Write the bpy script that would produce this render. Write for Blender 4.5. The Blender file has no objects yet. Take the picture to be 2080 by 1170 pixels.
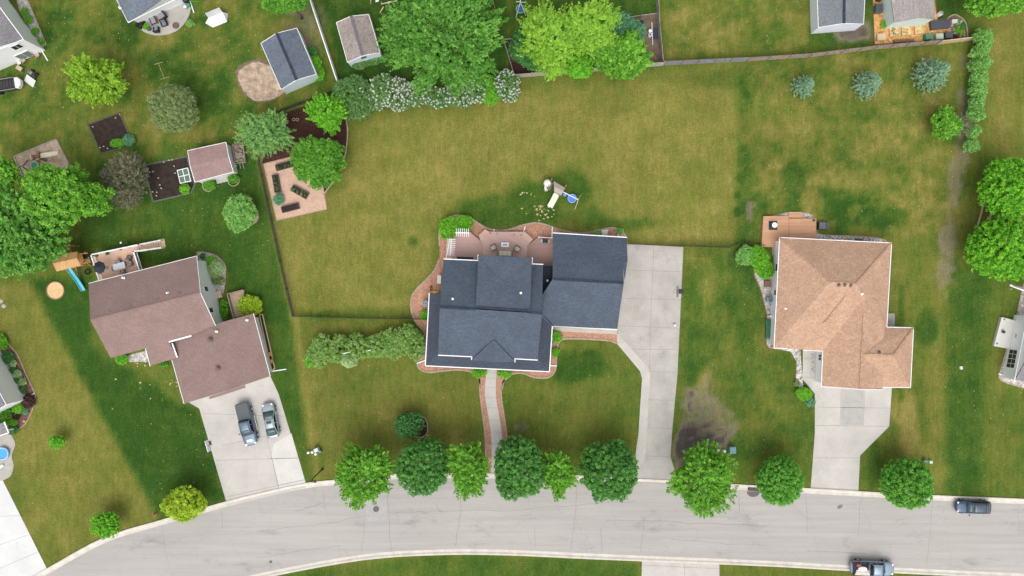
import bpy, math, random
import numpy as np
from mathutils import Vector, Matrix
random.seed(7); RNG = np.random.default_rng(11)
R = math.radians
scene = bpy.context.scene
COL = scene.collection
# ------------------------------------------------------------------ camera, sky, sun
H = 105.0            # flying height of the camera in metres
S = 15.0             # photograph pixels per metre on the ground
cam_d = bpy.data.cameras.new("camera"); cam = bpy.data.objects.new("camera", cam_d); COL.objects.link(cam)
cam.location = (0, 0, H); cam.rotation_euler = (0, 0, 0)
cam_d.sensor_fit = 'HORIZONTAL'; cam_d.angle = 2*math.atan(1040/S/H); cam_d.clip_start = 1; cam_d.clip_end = 3000
scene.camera = cam
SUN_EL, SUN_AZ = 60, 182
world = bpy.data.worlds.new("World"); scene.world = world; world.use_nodes = True
nt = world.node_tree; bg = nt.nodes["Background"]
sky = nt.nodes.new("ShaderNodeTexSky"); sky.sky_type = 'NISHITA'; sky.sun_disc = False
sky.sun_elevation = R(SUN_EL); sky.sun_rotation = R(SUN_AZ); sky.dust_density = 4; sky.ozone_density = 1.0
hs = nt.nodes.new("ShaderNodeHueSaturation"); hs.inputs['Saturation'].default_value = 0.22
nt.links.new(sky.outputs[0], hs.inputs['Color']); nt.links.new(hs.outputs[0], bg.inputs[0]); bg.inputs[1].default_value = 0.15
sd = bpy.data.lights.new("sun", 'SUN'); sd.energy = 1.15; sd.angle = R(60); sd.color = (1.0, 0.965, 0.91)
sun = bpy.data.objects.new("sun", sd); COL.objects.link(sun); sun.location = (0, 0, 150)
sdir = Vector((math.sin(R(SUN_AZ))*math.cos(R(SUN_EL)), math.cos(R(SUN_AZ))*math.cos(R(SUN_EL)), math.sin(R(SUN_EL))))
sun.rotation_euler = sdir.to_track_quat('Z', 'Y').to_euler()
scene.view_settings.view_transform = 'Standard'; scene.view_settings.look = 'None'
scene.view_settings.exposure = 0.40; scene.view_settings.gamma = 1
scene.cycles.max_bounces = 6; scene.cycles.diffuse_bounces = 3; scene.cycles.transmission_bounces = 4

# ------------------------------------------------------------------ helpers
def P(px, py, z=0.0):
    f = (H-z)/H
    return Vector(((px-1040)/S*f, (585-py)/S*f, z))
def ang(dx, dy):            # world angle of a direction given in picture pixels
    return math.atan2(-dy, dx)
ORG = {}
def tag(o, label=None, cat=None, group=None, kind=None):
    if label: o['label'] = label
    if cat: o['category'] = cat
    if group: o['group'] = group
    if kind: o['kind'] = kind
    return o
def thing(name, label, cat, loc, rot=0.0, group=None):
    o = bpy.data.objects.new(name, None); COL.objects.link(o)
    o.empty_display_size = 0.3
    o.location = loc; o.rotation_euler = (0, 0, rot); ORG[o.name] = Vector(loc)
    return tag(o, label, cat, group)
class M:
    def __init__(s): s.v = []; s.f = []
    def add(s, vs, fs):
        b = len(s.v); s.v += [tuple(v) for v in vs]; s.f += [[b+i for i in f] for f in fs]; return s
    def poly(s, pts): return s.add(pts, [list(range(len(pts)))])
    def prism(s, pts, z0, z1):           # pts: xy outline
        pts = [(p[0], p[1]) for p in pts]
        if sum(pts[i-1][0]*pts[i][1]-pts[i][0]*pts[i-1][1] for i in range(len(pts))) < 0:
            pts = pts[::-1]; z1 = z1[::-1] if hasattr(z1, '__len__') else z1
        n = len(pts)
        z1s = z1 if hasattr(z1, '__len__') else [z1]*n
        vs = [(x, y, z0) for x, y in pts] + [(p[0], p[1], z) for p, z in zip(pts, z1s)]
        fs = [list(range(n))[::-1], list(range(n, 2*n))] + [[i, (i+1) % n, n+(i+1) % n, n+i] for i in range(n)]
        return s.add(vs, fs)
    def box(s, x, y, z0, z1, lx, ly, rot=0.0, taper=1.0):
        c, q = math.cos(rot), math.sin(rot); vs = []
        for z, k in ((z0, 1.0), (z1, taper)):
            for a, b in ((-1, -1), (1, -1), (1, 1), (-1, 1)):
                u, w = a*lx/2*k, b*ly/2*k; vs.append((x+u*c-w*q, y+u*q+w*c, z))
        return s.add(vs, [[3, 2, 1, 0], [4, 5, 6, 7], [0, 1, 5, 4], [1, 2, 6, 5], [2, 3, 7, 6], [3, 0, 4, 7]])
    def beam(s, p, q, w, h=None):        # bar of rectangular section from p to q
        h = h or w; p = Vector(p); q = Vector(q); d = (q-p).normalized()
        up = Vector((0, 0, 1)) if abs(d.z) < 0.95 else Vector((0, 1, 0))
        a = d.cross(up).normalized()*w/2; b = a.cross(d).normalized()*h/2
        vs = [p-a-b, p+a-b, p+a+b, p-a+b, q-a-b, q+a-b, q+a+b, q-a+b]
        return s.add(vs, [[0, 1, 2, 3], [7, 6, 5, 4], [0, 4, 5, 1], [1, 5, 6, 2], [2, 6, 7, 3], [3, 7, 4, 0]])
    def tube(s, pts, r, n=8):
        pts = [Vector(p) for p in pts]; rs = r if hasattr(r, '__len__') else [r]*len(pts); vs = []; fs = []
        for i, p in enumerate(pts):
            d = (pts[min(i+1, len(pts)-1)]-pts[max(i-1, 0)]).normalized()
            up = Vector((0, 0, 1)) if abs(d.z) < 0.9 else Vector((1, 0, 0))
            a = d.cross(up).normalized(); b = a.cross(d)
            for k in range(n):
                t = 2*math.pi*k/n; vs.append(p+(a*math.cos(t)+b*math.sin(t))*rs[i])
        for i in range(len(pts)-1):
            for k in range(n):
                fs.append([i*n+k, i*n+(k+1) % n, (i+1)*n+(k+1) % n, (i+1)*n+k])
        fs += [list(range(n))[::-1], list(range((len(pts)-1)*n, len(pts)*n))]
        return s.add(vs, fs)
    def lathe(s, x, y, prof, n=20, sx=1.0, sy=1.0, rot=0.0):       # prof: (radius, z) from bottom to top
        vs = []; fs = []; c, q = math.cos(rot), math.sin(rot)
        for r, z in prof:
            for k in range(n):
                t = 2*math.pi*k/n; u, w = r*sx*math.cos(t), r*sy*math.sin(t)
                vs.append((x+u*c-w*q, y+u*q+w*c, z))
        for i in range(len(prof)-1):
            for k in range(n): fs.append([i*n+k, i*n+(k+1) % n, (i+1)*n+(k+1) % n, (i+1)*n+k])
        fs += [list(range(n))[::-1], list(range((len(prof)-1)*n, len(prof)*n))]
        return s.add(vs, fs)
    def slab(s, pts, t=0.18):            # a sloping roof panel with thickness
        pts = [Vector(p) for p in pts]
        nrm = sum(((pts[i]-pts[0]).cross(pts[i+1]-pts[0]) for i in range(1, len(pts)-1)), Vector())
        if nrm.z < 0: pts = pts[::-1]
        n = len(pts); lo = [p-Vector((0, 0, t)) for p in pts]
        return s.add(lo+pts, [list(range(n))[::-1], list(range(n, 2*n))]+[[i, (i+1) % n, n+(i+1) % n, n+i] for i in range(n)])
    def torus(s, c, r0, r1, n=28, k=8, tilt=0.0):
        vs = []; fs = []
        for i in range(n):
            a = 2*math.pi*i/n
            for j in range(k):
                b = 2*math.pi*j/k; rr = r0+r1*math.cos(b)
                vs.append((c[0]+rr*math.cos(a), c[1]+rr*math.sin(a), c[2]+r1*math.sin(b)))
        for i in range(n):
            for j in range(k): fs.append([i*k+j, ((i+1) % n)*k+j, ((i+1) % n)*k+(j+1) % k, i*k+(j+1) % k])
        return s.add(vs, fs)
def obj(name, m, mat, parent=None, world=True, bevel=0.0, smooth=False):
    for p in getattr(m, 'parts', []): o = obj(name, p, mat, parent, world, bevel, smooth)
    if getattr(m, 'parts', None): return o
    me = bpy.data.meshes.new(name); vs = m.v
    if parent is not None and world:
        o0 = ORG[parent.name]; vs = [(v[0]-o0.x, v[1]-o0.y, v[2]-o0.z) for v in vs]
    me.from_pydata(vs, [], m.f); me.update()
    me.materials.append(mat)
    if smooth:
        for p in me.polygons: p.use_smooth = True
    o = bpy.data.objects.new(name, me); COL.objects.link(o)
    if parent is not None:
        o.parent = parent; ORG[o.name] = ORG[parent.name]
    if bevel:
        b = o.modifiers.new("edge", 'BEVEL'); b.width = bevel; b.segments = 2; b.limit_method = 'ANGLE'
    return o
def solo(name, m, mat, label, cat, group=None, loc=None, bevel=0.0, smooth=False):
    """a thing that is one mesh, its origin moved to its base"""
    if loc is None:
        xs = [v[0] for v in m.v]; ys = [v[1] for v in m.v]; zs = [v[2] for v in m.v]
        loc = ((min(xs)+max(xs))/2, (min(ys)+max(ys))/2, min(zs))
    m.v = [(v[0]-loc[0], v[1]-loc[1], v[2]-loc[2]) for v in m.v]
    o = obj(name, m, mat, None, bevel=bevel, smooth=smooth); o.location = loc
    return tag(o, label, cat, group)
def struct(name, m, mat, kind='structure', bevel=0.0):
    o = obj(name, m, mat, bevel=bevel); o['kind'] = kind; return o
def copy_tree(o, parent=None, loc=None, rot=None, label=None, group=None, scale=None):
    c = o.copy(); COL.objects.link(c)
    if parent is not None: c.parent = parent
    if loc is not None: c.location = loc
    if rot is not None: c.rotation_euler = (0, 0, rot)
    if scale is not None: c.scale = scale
    if label: c['label'] = label
    if group: c['group'] = group
    for ch in [x for x in bpy.data.objects if x.parent == o]: copy_tree(ch, c)
    return c
def smooth_line(pts, n=6, closed=False):
    """Catmull-Rom through picture or world points"""
    pts = [tuple(p) for p in pts]; out = []; N = len(pts)
    for i in range(N if closed else N-1):
        p1, p2 = pts[i], pts[(i+1) % N]
        p0 = pts[i-1] if (closed or i > 0) else p1
        p3 = pts[(i+2) % N] if (closed or i+2 < N) else p2
        for k in range(n):
            t = k/n
            out.append(tuple(0.5*((2*b)+(c-a)*t+(2*a-5*b+4*c-d)*t*t+(3*b-a-3*c+d)*t**3) for a, b, c, d in zip(p0, p1, p2, p3)))
    if not closed: out.append(pts[-1])
    return out
def pix(pts, z=0.0): return [P(p[0], p[1], z) for p in pts]
def inset(pts, d):          # move an xy ring inwards by d metres
    p2 = [Vector((p[0], p[1])) for p in pts]; n = len(p2)
    a = sum(p2[i-1].x*p2[i].y-p2[i].x*p2[i-1].y for i in range(n)); sg = 1 if a > 0 else -1; out = []
    for i in range(n):
        e1 = (p2[i]-p2[i-1]).normalized(); e2 = (p2[(i+1) % n]-p2[i]).normalized()
        n1 = Vector((-e1.y, e1.x))*sg; n2 = Vector((-e2.y, e2.x))*sg
        k = n1+n2; k = k/max(0.25, k.dot(n1)) if k.length > 1e-4 else n1
        out.append(p2[i]+k*d)
    return out
def walls(m, ring, d, drop=0.12, z0=-0.1):
    """house walls under a roof outline (px, py, z): inset by the eaves, tops following the roof"""
    w = [P(*p) for p in ring]; q = inset(w, d)
    if sum(q[i-1].x*q[i].y-q[i].x*q[i-1].y for i in range(len(q))) < 0: q = q[::-1]; w = w[::-1]
    return m.prism(q, z0, [p.z-drop for p in w])

# ------------------------------------------------------------------ materials
def lin(c):
    return tuple(((x/255)/12.92 if x/255 <= 0.04045 else ((x/255+0.055)/1.055)**2.4) for x in c)
class N:
    def __init__(s, name):
        s.m = bpy.data.materials.new(name); s.m.use_nodes = True; s.t = s.m.node_tree
        s.b = s.t.nodes["Principled BSDF"]
    def n(s, typ, **kw):
        x = s.t.nodes.new(typ)
        for k, v in kw.items():
            if k in x.inputs.keys(): x.inputs[k].default_value = v
            else: setattr(x, k, v)
        return x
    def l(s, a, b): s.t.links.new(a, b)
def mat(name, col, rough=0.6, var=0.0, scale=4.0, fine=0.0, fscale=40.0, bump=0.0, metal=0.0, rot=0.0, stretch=(1, 1, 1), col2=None, spots=0.0):
    """plain surface with large-scale stain variation (var) and fine grain (fine)"""
    k = N(name); c = (*col, 1); b = k.b
    b.inputs['Roughness'].default_value = rough; b.inputs['Metallic'].default_value = metal
    if rough > 0.6: b.inputs['Specular IOR Level'].default_value = 0.15
    if not var and not fine and not bump:
        b.inputs['Base Color'].default_value = c; return k.m
    tc = k.n('ShaderNodeTexCoord'); mp = k.n('ShaderNodeMapping'); mp.inputs['Rotation'].default_value = (0, 0, rot); mp.inputs['Scale'].default_value = stretch
    k.l(tc.outputs['Object'], mp.inputs[0])
    n1 = k.n('ShaderNodeTexNoise', Scale=scale, Detail=6.0, Roughness=0.6); k.l(mp.outputs[0], n1.inputs['Vector'])
    n2 = k.n('ShaderNodeTexNoise', Scale=fscale, Detail=2.0, Roughness=0.6); k.l(mp.outputs[0], n2.inputs['Vector'])
    r1 = k.n('ShaderNodeMapRange'); r1.inputs[1].default_value = 0.3; r1.inputs[2].default_value = 0.7; k.l(n1.outputs[0], r1.inputs[0])
    r2 = k.n('ShaderNodeMapRange'); r2.inputs[1].default_value = 0.3; r2.inputs[2].default_value = 0.7; k.l(n2.outputs[0], r2.inputs[0])
    m1 = k.n('ShaderNodeMix', data_type='RGBA')
    lo = tuple(x*(1-var) for x in col) if col2 is None else col2; hi = tuple(min(1, x*(1+var)) for x in col)
    m1.inputs[6].default_value = (*lo, 1); m1.inputs[7].default_value = (*hi, 1); k.l(r1.outputs[0], m1.inputs[0])
    mr = k.n('ShaderNodeMapRange'); mr.inputs[3].default_value = 1-fine; mr.inputs[4].default_value = 1+fine; k.l(r2.outputs[0], mr.inputs[0])
    mm = k.n('ShaderNodeMix', data_type='RGBA', blend_type='MULTIPLY'); mm.inputs[0].default_value = 1
    f_ = mr.outputs[0]
    if spots:
        n3 = k.n('ShaderNodeTexNoise', Scale=0.42, Detail=9.0, Roughness=0.74); k.l(mp.outputs[0], n3.inputs['Vector'])
        m3 = k.n('ShaderNodeMapRange'); m3.inputs[1].default_value = 0.57; m3.inputs[2].default_value = 0.74; m3.inputs[3].default_value = 1; m3.inputs[4].default_value = 1-spots; k.l(n3.outputs[0], m3.inputs[0])
        p3 = k.n('ShaderNodeMath', operation='MULTIPLY'); k.l(f_, p3.inputs[0]); k.l(m3.outputs[0], p3.inputs[1]); f_ = p3.outputs[0]
    k.l(m1.outputs[2], mm.inputs[6]); k.l(f_, mm.inputs[7]); k.l(mm.outputs[2], b.inputs['Base Color'])
    if bump:
        bp = k.n('ShaderNodeBump', Strength=bump, Distance=0.05); k.l(n2.outputs[0], bp.inputs['Height']); k.l(bp.outputs[0], b.inputs['Normal'])
    return k.m
def shingle(name, c1, c2, rot=0.0, fleck=0.3, vec='Object', stain=0.12, mortar=0.6):
    """asphalt shingles: courses of tabs of varied tone, granule speckle and faint weather streaks"""
    k = N(name); b = k.b; b.inputs['Roughness'].default_value = 0.9
    tc = k.n('ShaderNodeTexCoord'); mp = k.n('ShaderNodeMapping'); mp.inputs['Rotation'].default_value = (0, 0, rot); k.l(tc.outputs[vec], mp.inputs[0])
    br = k.n('ShaderNodeTexBrick'); br.inputs['Color1'].default_value = (*c1, 1); br.inputs['Color2'].default_value = (*c2, 1)
    br.inputs['Mortar'].default_value = (*[x*mortar for x in c1], 1); br.inputs['Scale'].default_value = 1
    br.inputs['Brick Width'].default_value = 0.34; br.inputs['Row Height'].default_value = 0.15; br.inputs['Mortar Size'].default_value = 0.012
    br.inputs['Bias'].default_value = 0.0; k.l(mp.outputs[0], br.inputs['Vector'])
    mp2 = k.n('ShaderNodeMapping'); mp2.inputs['Scale'].default_value = (1.0, 0.6, 1); k.l(mp.outputs[0], mp2.inputs[0]); n2 = k.n('ShaderNodeTexNoise', Scale=5.5, Detail=3.0, Roughness=0.75); k.l(mp2.outputs[0], n2.inputs['Vector'])
    mr = k.n('ShaderNodeMapRange'); mr.inputs[1].default_value = 0.3; mr.inputs[2].default_value = 0.7; mr.inputs[3].default_value = 1-fleck; mr.inputs[4].default_value = 1+fleck; k.l(n2.outputs[0], mr.inputs[0])
    n3 = k.n('ShaderNodeTexNoise', Scale=0.45, Detail=4.0, Roughness=0.6); k.l(mp.outputs[0], n3.inputs['Vector'])
    m3 = k.n('ShaderNodeMapRange'); m3.inputs[1].default_value = 0.3; m3.inputs[2].default_value = 0.7; m3.inputs[3].default_value = 1-stain; m3.inputs[4].default_value = 1+stain; k.l(n3.outputs[0], m3.inputs[0])
    pr = k.n('ShaderNodeMath', operation='MULTIPLY'); k.l(mr.outputs[0], pr.inputs[0]); k.l(m3.outputs[0], pr.inputs[1])
    mm = k.n('ShaderNodeMix', data_type='RGBA', blend_type='MULTIPLY'); mm.inputs[0].default_value = 1
    k.l(br.outputs[0], mm.inputs[6]); k.l(pr.outputs[0], mm.inputs[7]); k.l(mm.outputs[2], b.inputs['Base Color'])
    bp = k.n('ShaderNodeBump', Strength=0.5, Distance=0.03); k.l(br.outputs['Fac'], bp.inputs['Height']); bp.invert = True; k.l(bp.outputs[0], b.inputs['Normal'])
    return k.m
def siding(name, col, step=0.2):
    k = N(name); b = k.b; b.inputs['Roughness'].default_value = 0.55
    tc = k.n('ShaderNodeTexCoord'); sp = k.n('ShaderNodeSeparateXYZ'); k.l(tc.outputs['Object'], sp.inputs[0])
    md = k.n('ShaderNodeMath', operation='DIVIDE'); k.l(sp.outputs[2], md.inputs[0]); md.inputs[1].default_value = step
    fr = k.n('ShaderNodeMath', operation='FRACT'); k.l(md.outputs[0], fr.inputs[0])
    lt = k.n('ShaderNodeMath', operation='LESS_THAN'); k.l(fr.outputs[0], lt.inputs[0]); lt.inputs[1].default_value = 0.12
    n1 = k.n('ShaderNodeTexNoise', Scale=1.2, Detail=5.0); k.l(tc.outputs['Object'], n1.inputs['Vector'])
    ad = k.n('ShaderNodeMath', operation='MULTIPLY_ADD'); k.l(lt.outputs[0], ad.inputs[0]); ad.inputs[1].default_value = 0.16
    ml = k.n('ShaderNodeMath', operation='MULTIPLY'); k.l(n1.outputs[0], ml.inputs[0]); ml.inputs[1].default_value = 0.10; k.l(ml.outputs[0], ad.inputs[2])
    mx = k.n('ShaderNodeMix', data_type='RGBA'); mx.inputs[6].default_value = (*col, 1); mx.inputs[7].default_value = (*[x*0.45 for x in col], 1)
    k.l(ad.outputs[0], mx.inputs[0]); k.l(mx.outputs[2], b.inputs['Base Color'])
    bp = k.n('ShaderNodeBump', Strength=0.4, Distance=0.03); k.l(fr.outputs[0], bp.inputs['Height']); k.l(bp.outputs[0], b.inputs['Normal'])
    return k.m
def planks(name, c1, c2, rot=0.0, w=0.14, l=3.0, rough=0.7, gap=0.5):
    k = N(name); b = k.b; b.inputs['Roughness'].default_value = rough
    tc = k.n('ShaderNodeTexCoord'); mp = k.n('ShaderNodeMapping'); mp.inputs['Rotation'].default_value = (0, 0, rot); k.l(tc.outputs['Object'], mp.inputs[0])
    br = k.n('ShaderNodeTexBrick'); br.inputs['Color1'].default_value = (*c1, 1); br.inputs['Color2'].default_value = (*c2, 1); br.inputs['Scale'].default_value = 1
    br.inputs['Mortar'].default_value = (*[x*gap for x in c1], 1); br.inputs['Brick Width'].default_value = l; br.inputs['Row Height'].default_value = w; br.inputs['Mortar Size'].default_value = 0.012
    k.l(mp.outputs[0], br.inputs['Vector'])
    mp2 = k.n('ShaderNodeMapping'); mp2.inputs['Scale'].default_value = (0.6, 8, 1); k.l(mp.outputs[0], mp2.inputs[0])
    n2 = k.n('ShaderNodeTexNoise', Scale=2.0, Detail=5.0, Roughness=0.7); k.l(mp2.outputs[0], n2.inputs['Vector'])
    mr = k.n('ShaderNodeMapRange'); mr.inputs[1].default_value = 0.25; mr.inputs[2].default_value = 0.75; mr.inputs[3].default_value = 0.86; mr.inputs[4].default_value = 1.12; k.l(n2.outputs[0], mr.inputs[0])
    mm = k.n('ShaderNodeMix', data_type='RGBA', blend_type='MULTIPLY'); mm.inputs[0].default_value = 1
    k.l(br.outputs[0], mm.inputs[6]); k.l(mr.outputs[0], mm.inputs[7]); k.l(mm.outputs[2], b.inputs['Base Color'])
    return k.m
def chips(name, cols, scale=14.0, rough=0.9, var=0.15):
    """bark, brick or gravel chips: a colour per cell"""
    k = N(name); b = k.b; b.inputs['Roughness'].default_value = rough; b.inputs['Specular IOR Level'].default_value = 0.15
    tc = k.n('ShaderNodeTexCoord'); vo = k.n('ShaderNodeTexVoronoi', Scale=scale); k.l(tc.outputs['Object'], vo.inputs['Vector'])
    sx = k.n('ShaderNodeSeparateColor'); k.l(vo.outputs['Color'], sx.inputs[0])
    rp = k.n('ShaderNodeValToRGB'); k.l(sx.outputs[0], rp.inputs[0]); e = rp.color_ramp.elements; rp.color_ramp.interpolation = 'LINEAR'
    while len(e) < len(cols): e.new(0.5)
    for i, c in enumerate(cols): e[i].position = i/(len(cols)-1); e[i].color = (*c, 1)
    n1 = k.n('ShaderNodeTexNoise', Scale=0.7, Detail=6.0, Roughness=0.65); k.l(tc.outputs['Object'], n1.inputs['Vector'])
    mr = k.n('ShaderNodeMapRange'); mr.inputs[1].default_value = 0.3; mr.inputs[2].default_value = 0.7; mr.inputs[3].default_value = 1-var; mr.inputs[4].default_value = 1+var; k.l(n1.outputs[0], mr.inputs[0])
    mm = k.n('ShaderNodeMix', data_type='RGBA', blend_type='MULTIPLY'); mm.inputs[0].default_value = 1
    k.l(rp.outputs[0], mm.inputs[6]); k.l(mr.outputs[0], mm.inputs[7]); k.l(mm.outputs[2], b.inputs['Base Color'])
    bp = k.n('ShaderNodeBump', Strength=0.7, Distance=0.04); k.l(vo.outputs['Distance'], bp.inputs['Height']); k.l(bp.outputs[0], b.inputs['Normal'])
    return k.m
def leafmat(name, dark, mid, light, trans=0.3):
    k = N(name); t = k.t; t.nodes.remove(k.b)
    at = k.n('ShaderNodeAttribute', attribute_name='tint')
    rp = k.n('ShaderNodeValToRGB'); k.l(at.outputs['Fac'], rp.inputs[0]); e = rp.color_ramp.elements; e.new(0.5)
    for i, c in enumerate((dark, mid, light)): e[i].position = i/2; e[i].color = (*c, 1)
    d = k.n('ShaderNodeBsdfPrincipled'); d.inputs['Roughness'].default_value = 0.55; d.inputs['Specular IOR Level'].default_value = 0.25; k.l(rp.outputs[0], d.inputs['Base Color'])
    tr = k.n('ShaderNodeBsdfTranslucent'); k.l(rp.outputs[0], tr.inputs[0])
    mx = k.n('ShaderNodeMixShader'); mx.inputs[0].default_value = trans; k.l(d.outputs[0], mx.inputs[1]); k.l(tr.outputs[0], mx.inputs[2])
    k.l(mx.outputs[0], t.nodes['Material Output'].inputs[0]); return k.m
def glass(name, col=(0.03, 0.045, 0.05)):
    return mat(name, col, rough=0.08)

# ------------------------------------------------------------------ surface materials
CONC = mat("concrete", (0.40, 0.378, 0.347), 0.85, var=0.13, scale=0.45, fine=0.08, fscale=7, spots=0.30)
CONC_W = mat("new_concrete", (0.475, 0.45, 0.418), 0.85, var=0.10, scale=0.4, fine=0.07, fscale=7, spots=0.16)
CONC_D = mat("weathered_concrete", (0.39, 0.375, 0.355), 0.85, var=0.12, scale=0.6, fine=0.06, fscale=9)
KERB = mat("kerb_concrete", (0.58, 0.535, 0.475), 0.85, var=0.14, scale=0.9, fine=0.08, fscale=8)
JOINT = mat("joint_filler", (0.275, 0.26, 0.24), 0.9)
SEAL = mat("crack_sealant", (0.265, 0.258, 0.255), 0.9, var=0.2, scale=1.5)
WHITE = mat("white_paint", (0.80, 0.80, 0.79), 0.5, var=0.04, scale=1.5)
VINYL = mat("white_vinyl", (0.80, 0.80, 0.82), 0.4)
BLACK = mat("black_metal", (0.02, 0.02, 0.022), 0.45)
DARKGREY = mat("dark_grey_plastic", (0.06, 0.065, 0.07), 0.5)
GREY = mat("grey_metal", (0.30, 0.31, 0.32), 0.4, metal=0.3)
RUBBER = mat("rubber", (0.018, 0.018, 0.02), 0.85)
CHROME = mat("bright_metal", (0.65, 0.66, 0.68), 0.25, metal=0.8)
REDP = mat("red_paint", (0.42, 0.06, 0.05), 0.45)
BLUEP = mat("blue_plastic", (0.08, 0.20, 0.62), 0.35)
GREENP = mat("green_plastic", (0.05, 0.28, 0.16), 0.4)
TEALP = mat("teal_plastic", (0.02, 0.34, 0.42), 0.3)
CREAM = mat("cream_plastic", (0.78, 0.73, 0.58), 0.4, var=0.05, scale=2)
SOIL = mat("garden_soil", (0.040, 0.029, 0.025), 0.95, var=0.35, scale=1.6, fine=0.35, fscale=14, bump=0.8)
DIRT = mat("bare_dirt", (0.17, 0.125, 0.09), 0.95, var=0.3, scale=1.2, fine=0.3, fscale=10, bump=0.5)
MULCHD = chips("dark_bark_mulch", [(0.035, 0.015, 0.012), (0.060, 0.026, 0.020), (0.085, 0.040, 0.030)], 11)
MULCHR = chips("terracotta_chips", [(0.33, 0.165, 0.105), (0.42, 0.225, 0.15), (0.50, 0.30, 0.215)], 9)
MULCHO = chips("orange_wood_chips", [(0.42, 0.19, 0.06), (0.60, 0.32, 0.11), (0.68, 0.44, 0.20)], 6)
GRAVP = chips("pink_gravel", [(0.47, 0.30, 0.215), (0.53, 0.35, 0.26), (0.59, 0.42, 0.33)], 9, var=0.06)
GRAVG = chips("grey_gravel", [(0.25, 0.23, 0.22), (0.42, 0.39, 0.36), (0.60, 0.57, 0.54)], 6)
ROCK = chips("river_rock", [(0.18, 0.165, 0.155), (0.40, 0.37, 0.34), (0.66, 0.63, 0.58)], 4.5)
SAND = mat("play_sand", (0.43, 0.335, 0.255), 0.95, var=0.24, scale=1.3, fine=0.25, fscale=6, col2=(0.25, 0.18, 0.13), bump=0.4)
SANDY = mat("yellow_sand", (0.66, 0.45, 0.24), 0.95, var=0.12, scale=1.2, fine=0.15, fscale=9)
EDGE = mat("edging_stone", (0.36, 0.28, 0.21), 0.85, var=0.25, scale=3)
WOODG = mat("weathered_wood", (0.32, 0.28, 0.245), 0.85, var=0.25, scale=2.0, fine=0.2, fscale=12)
WOODGD = mat("dark_weathered_wood", (0.17, 0.15, 0.14), 0.85, var=0.25, scale=2.0, fine=0.2, fscale=12)
WOODB = mat("brown_wood", (0.20, 0.12, 0.075), 0.8, var=0.25, scale=2.0)
WOODH = mat("honey_wood", (0.52, 0.29, 0.11), 0.6, var=0.18, scale=1.3, fine=0.12, fscale=10)
WOODP = mat("pale_wood", (0.56, 0.42, 0.27), 0.75, var=0.15, scale=1.5, fine=0.12, fscale=12)

def asphalt():
    k = N("worn_asphalt"); b = k.b; b.inputs['Roughness'].default_value = 0.9
    tc = k.n('ShaderNodeTexCoord')
    def noise(sx, sy, scale, det=5.0, rough=0.6):
        mp = k.n('ShaderNodeMapping'); mp.inputs['Scale'].default_value = (sx, sy, 1); k.l(tc.outputs['Object'], mp.inputs[0])
        n = k.n('ShaderNodeTexNoise', Scale=scale, Detail=det, Roughness=rough); k.l(mp.outputs[0], n.inputs['Vector']); return n.outputs[0]
    def rng(x, a, bb, c, d):
        m = k.n('ShaderNodeMapRange'); m.inputs[1].default_value = a; m.inputs[2].default_value = bb; m.inputs[3].default_value = c; m.inputs[4].default_value = d; k.l(x, m.inputs[0]); return m.outputs[0]
    def mul(a, bb):
        m = k.n('ShaderNodeMath', operation='MULTIPLY'); k.l(a, m.inputs[0]); k.l(bb, m.inputs[1]); return m.outputs[0]
    big = rng(noise(0.35, 1.0, 0.10), 0.3, 0.7, 0.93, 1.07)
    streak = rng(noise(0.05, 1.3, 1.1, 8.0, .7), 0.3, 0.7, 0.88, 1.07)
    oil = rng(noise(0.45, 1.1, 0.30, 9.0, 0.74), 0.56, 0.72, 1.0, 0.68)
    grain = rng(noise(1, 1, 7.0, 3.0, 0.7), 0.3, 0.7, 0.94, 1.06)
    vo = k.n('ShaderNodeTexVoronoi', feature='DISTANCE_TO_EDGE', Scale=0.13)
    wn = k.n('ShaderNodeTexNoise', Scale=0.8, Detail=6.0); k.l(tc.outputs['Object'], wn.inputs['Vector'])
    vm = k.n('ShaderNodeVectorMath', operation='MULTIPLY_ADD'); k.l(wn.outputs['Color'], vm.inputs[0]); vm.inputs[1].default_value = (2.2, 2.2, 0); k.l(tc.outputs['Object'], vm.inputs[2])
    k.l(vm.outputs[0], vo.inputs['Vector'])
    crack = rng(vo.outputs['Distance'], 0.0, 0.010, 0.92, 1.0)
    f = mul(mul(mul(big, streak), mul(oil, grain)), crack)
    n9 = k.n('ShaderNodeTexNoise', Scale=0.07, Detail=3.0); k.l(tc.outputs['Object'], n9.inputs['Vector'])
    mx = k.n('ShaderNodeMix', data_type='RGBA'); mx.inputs[6].default_value = (0.392, 0.366, 0.342, 1); mx.inputs[7].default_value = (0.378, 0.360, 0.344, 1); k.l(n9.outputs[0], mx.inputs[0])
    mm = k.n('ShaderNodeMix', data_type='RGBA', blend_type='MULTIPLY'); mm.inputs[0].default_value = 1; k.l(mx.outputs[2], mm.inputs[6]); k.l(f, mm.inputs[7]); k.l(mm.outputs[2], b.inputs['Base Color'])
    return k.m
ASPH = asphalt()

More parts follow.
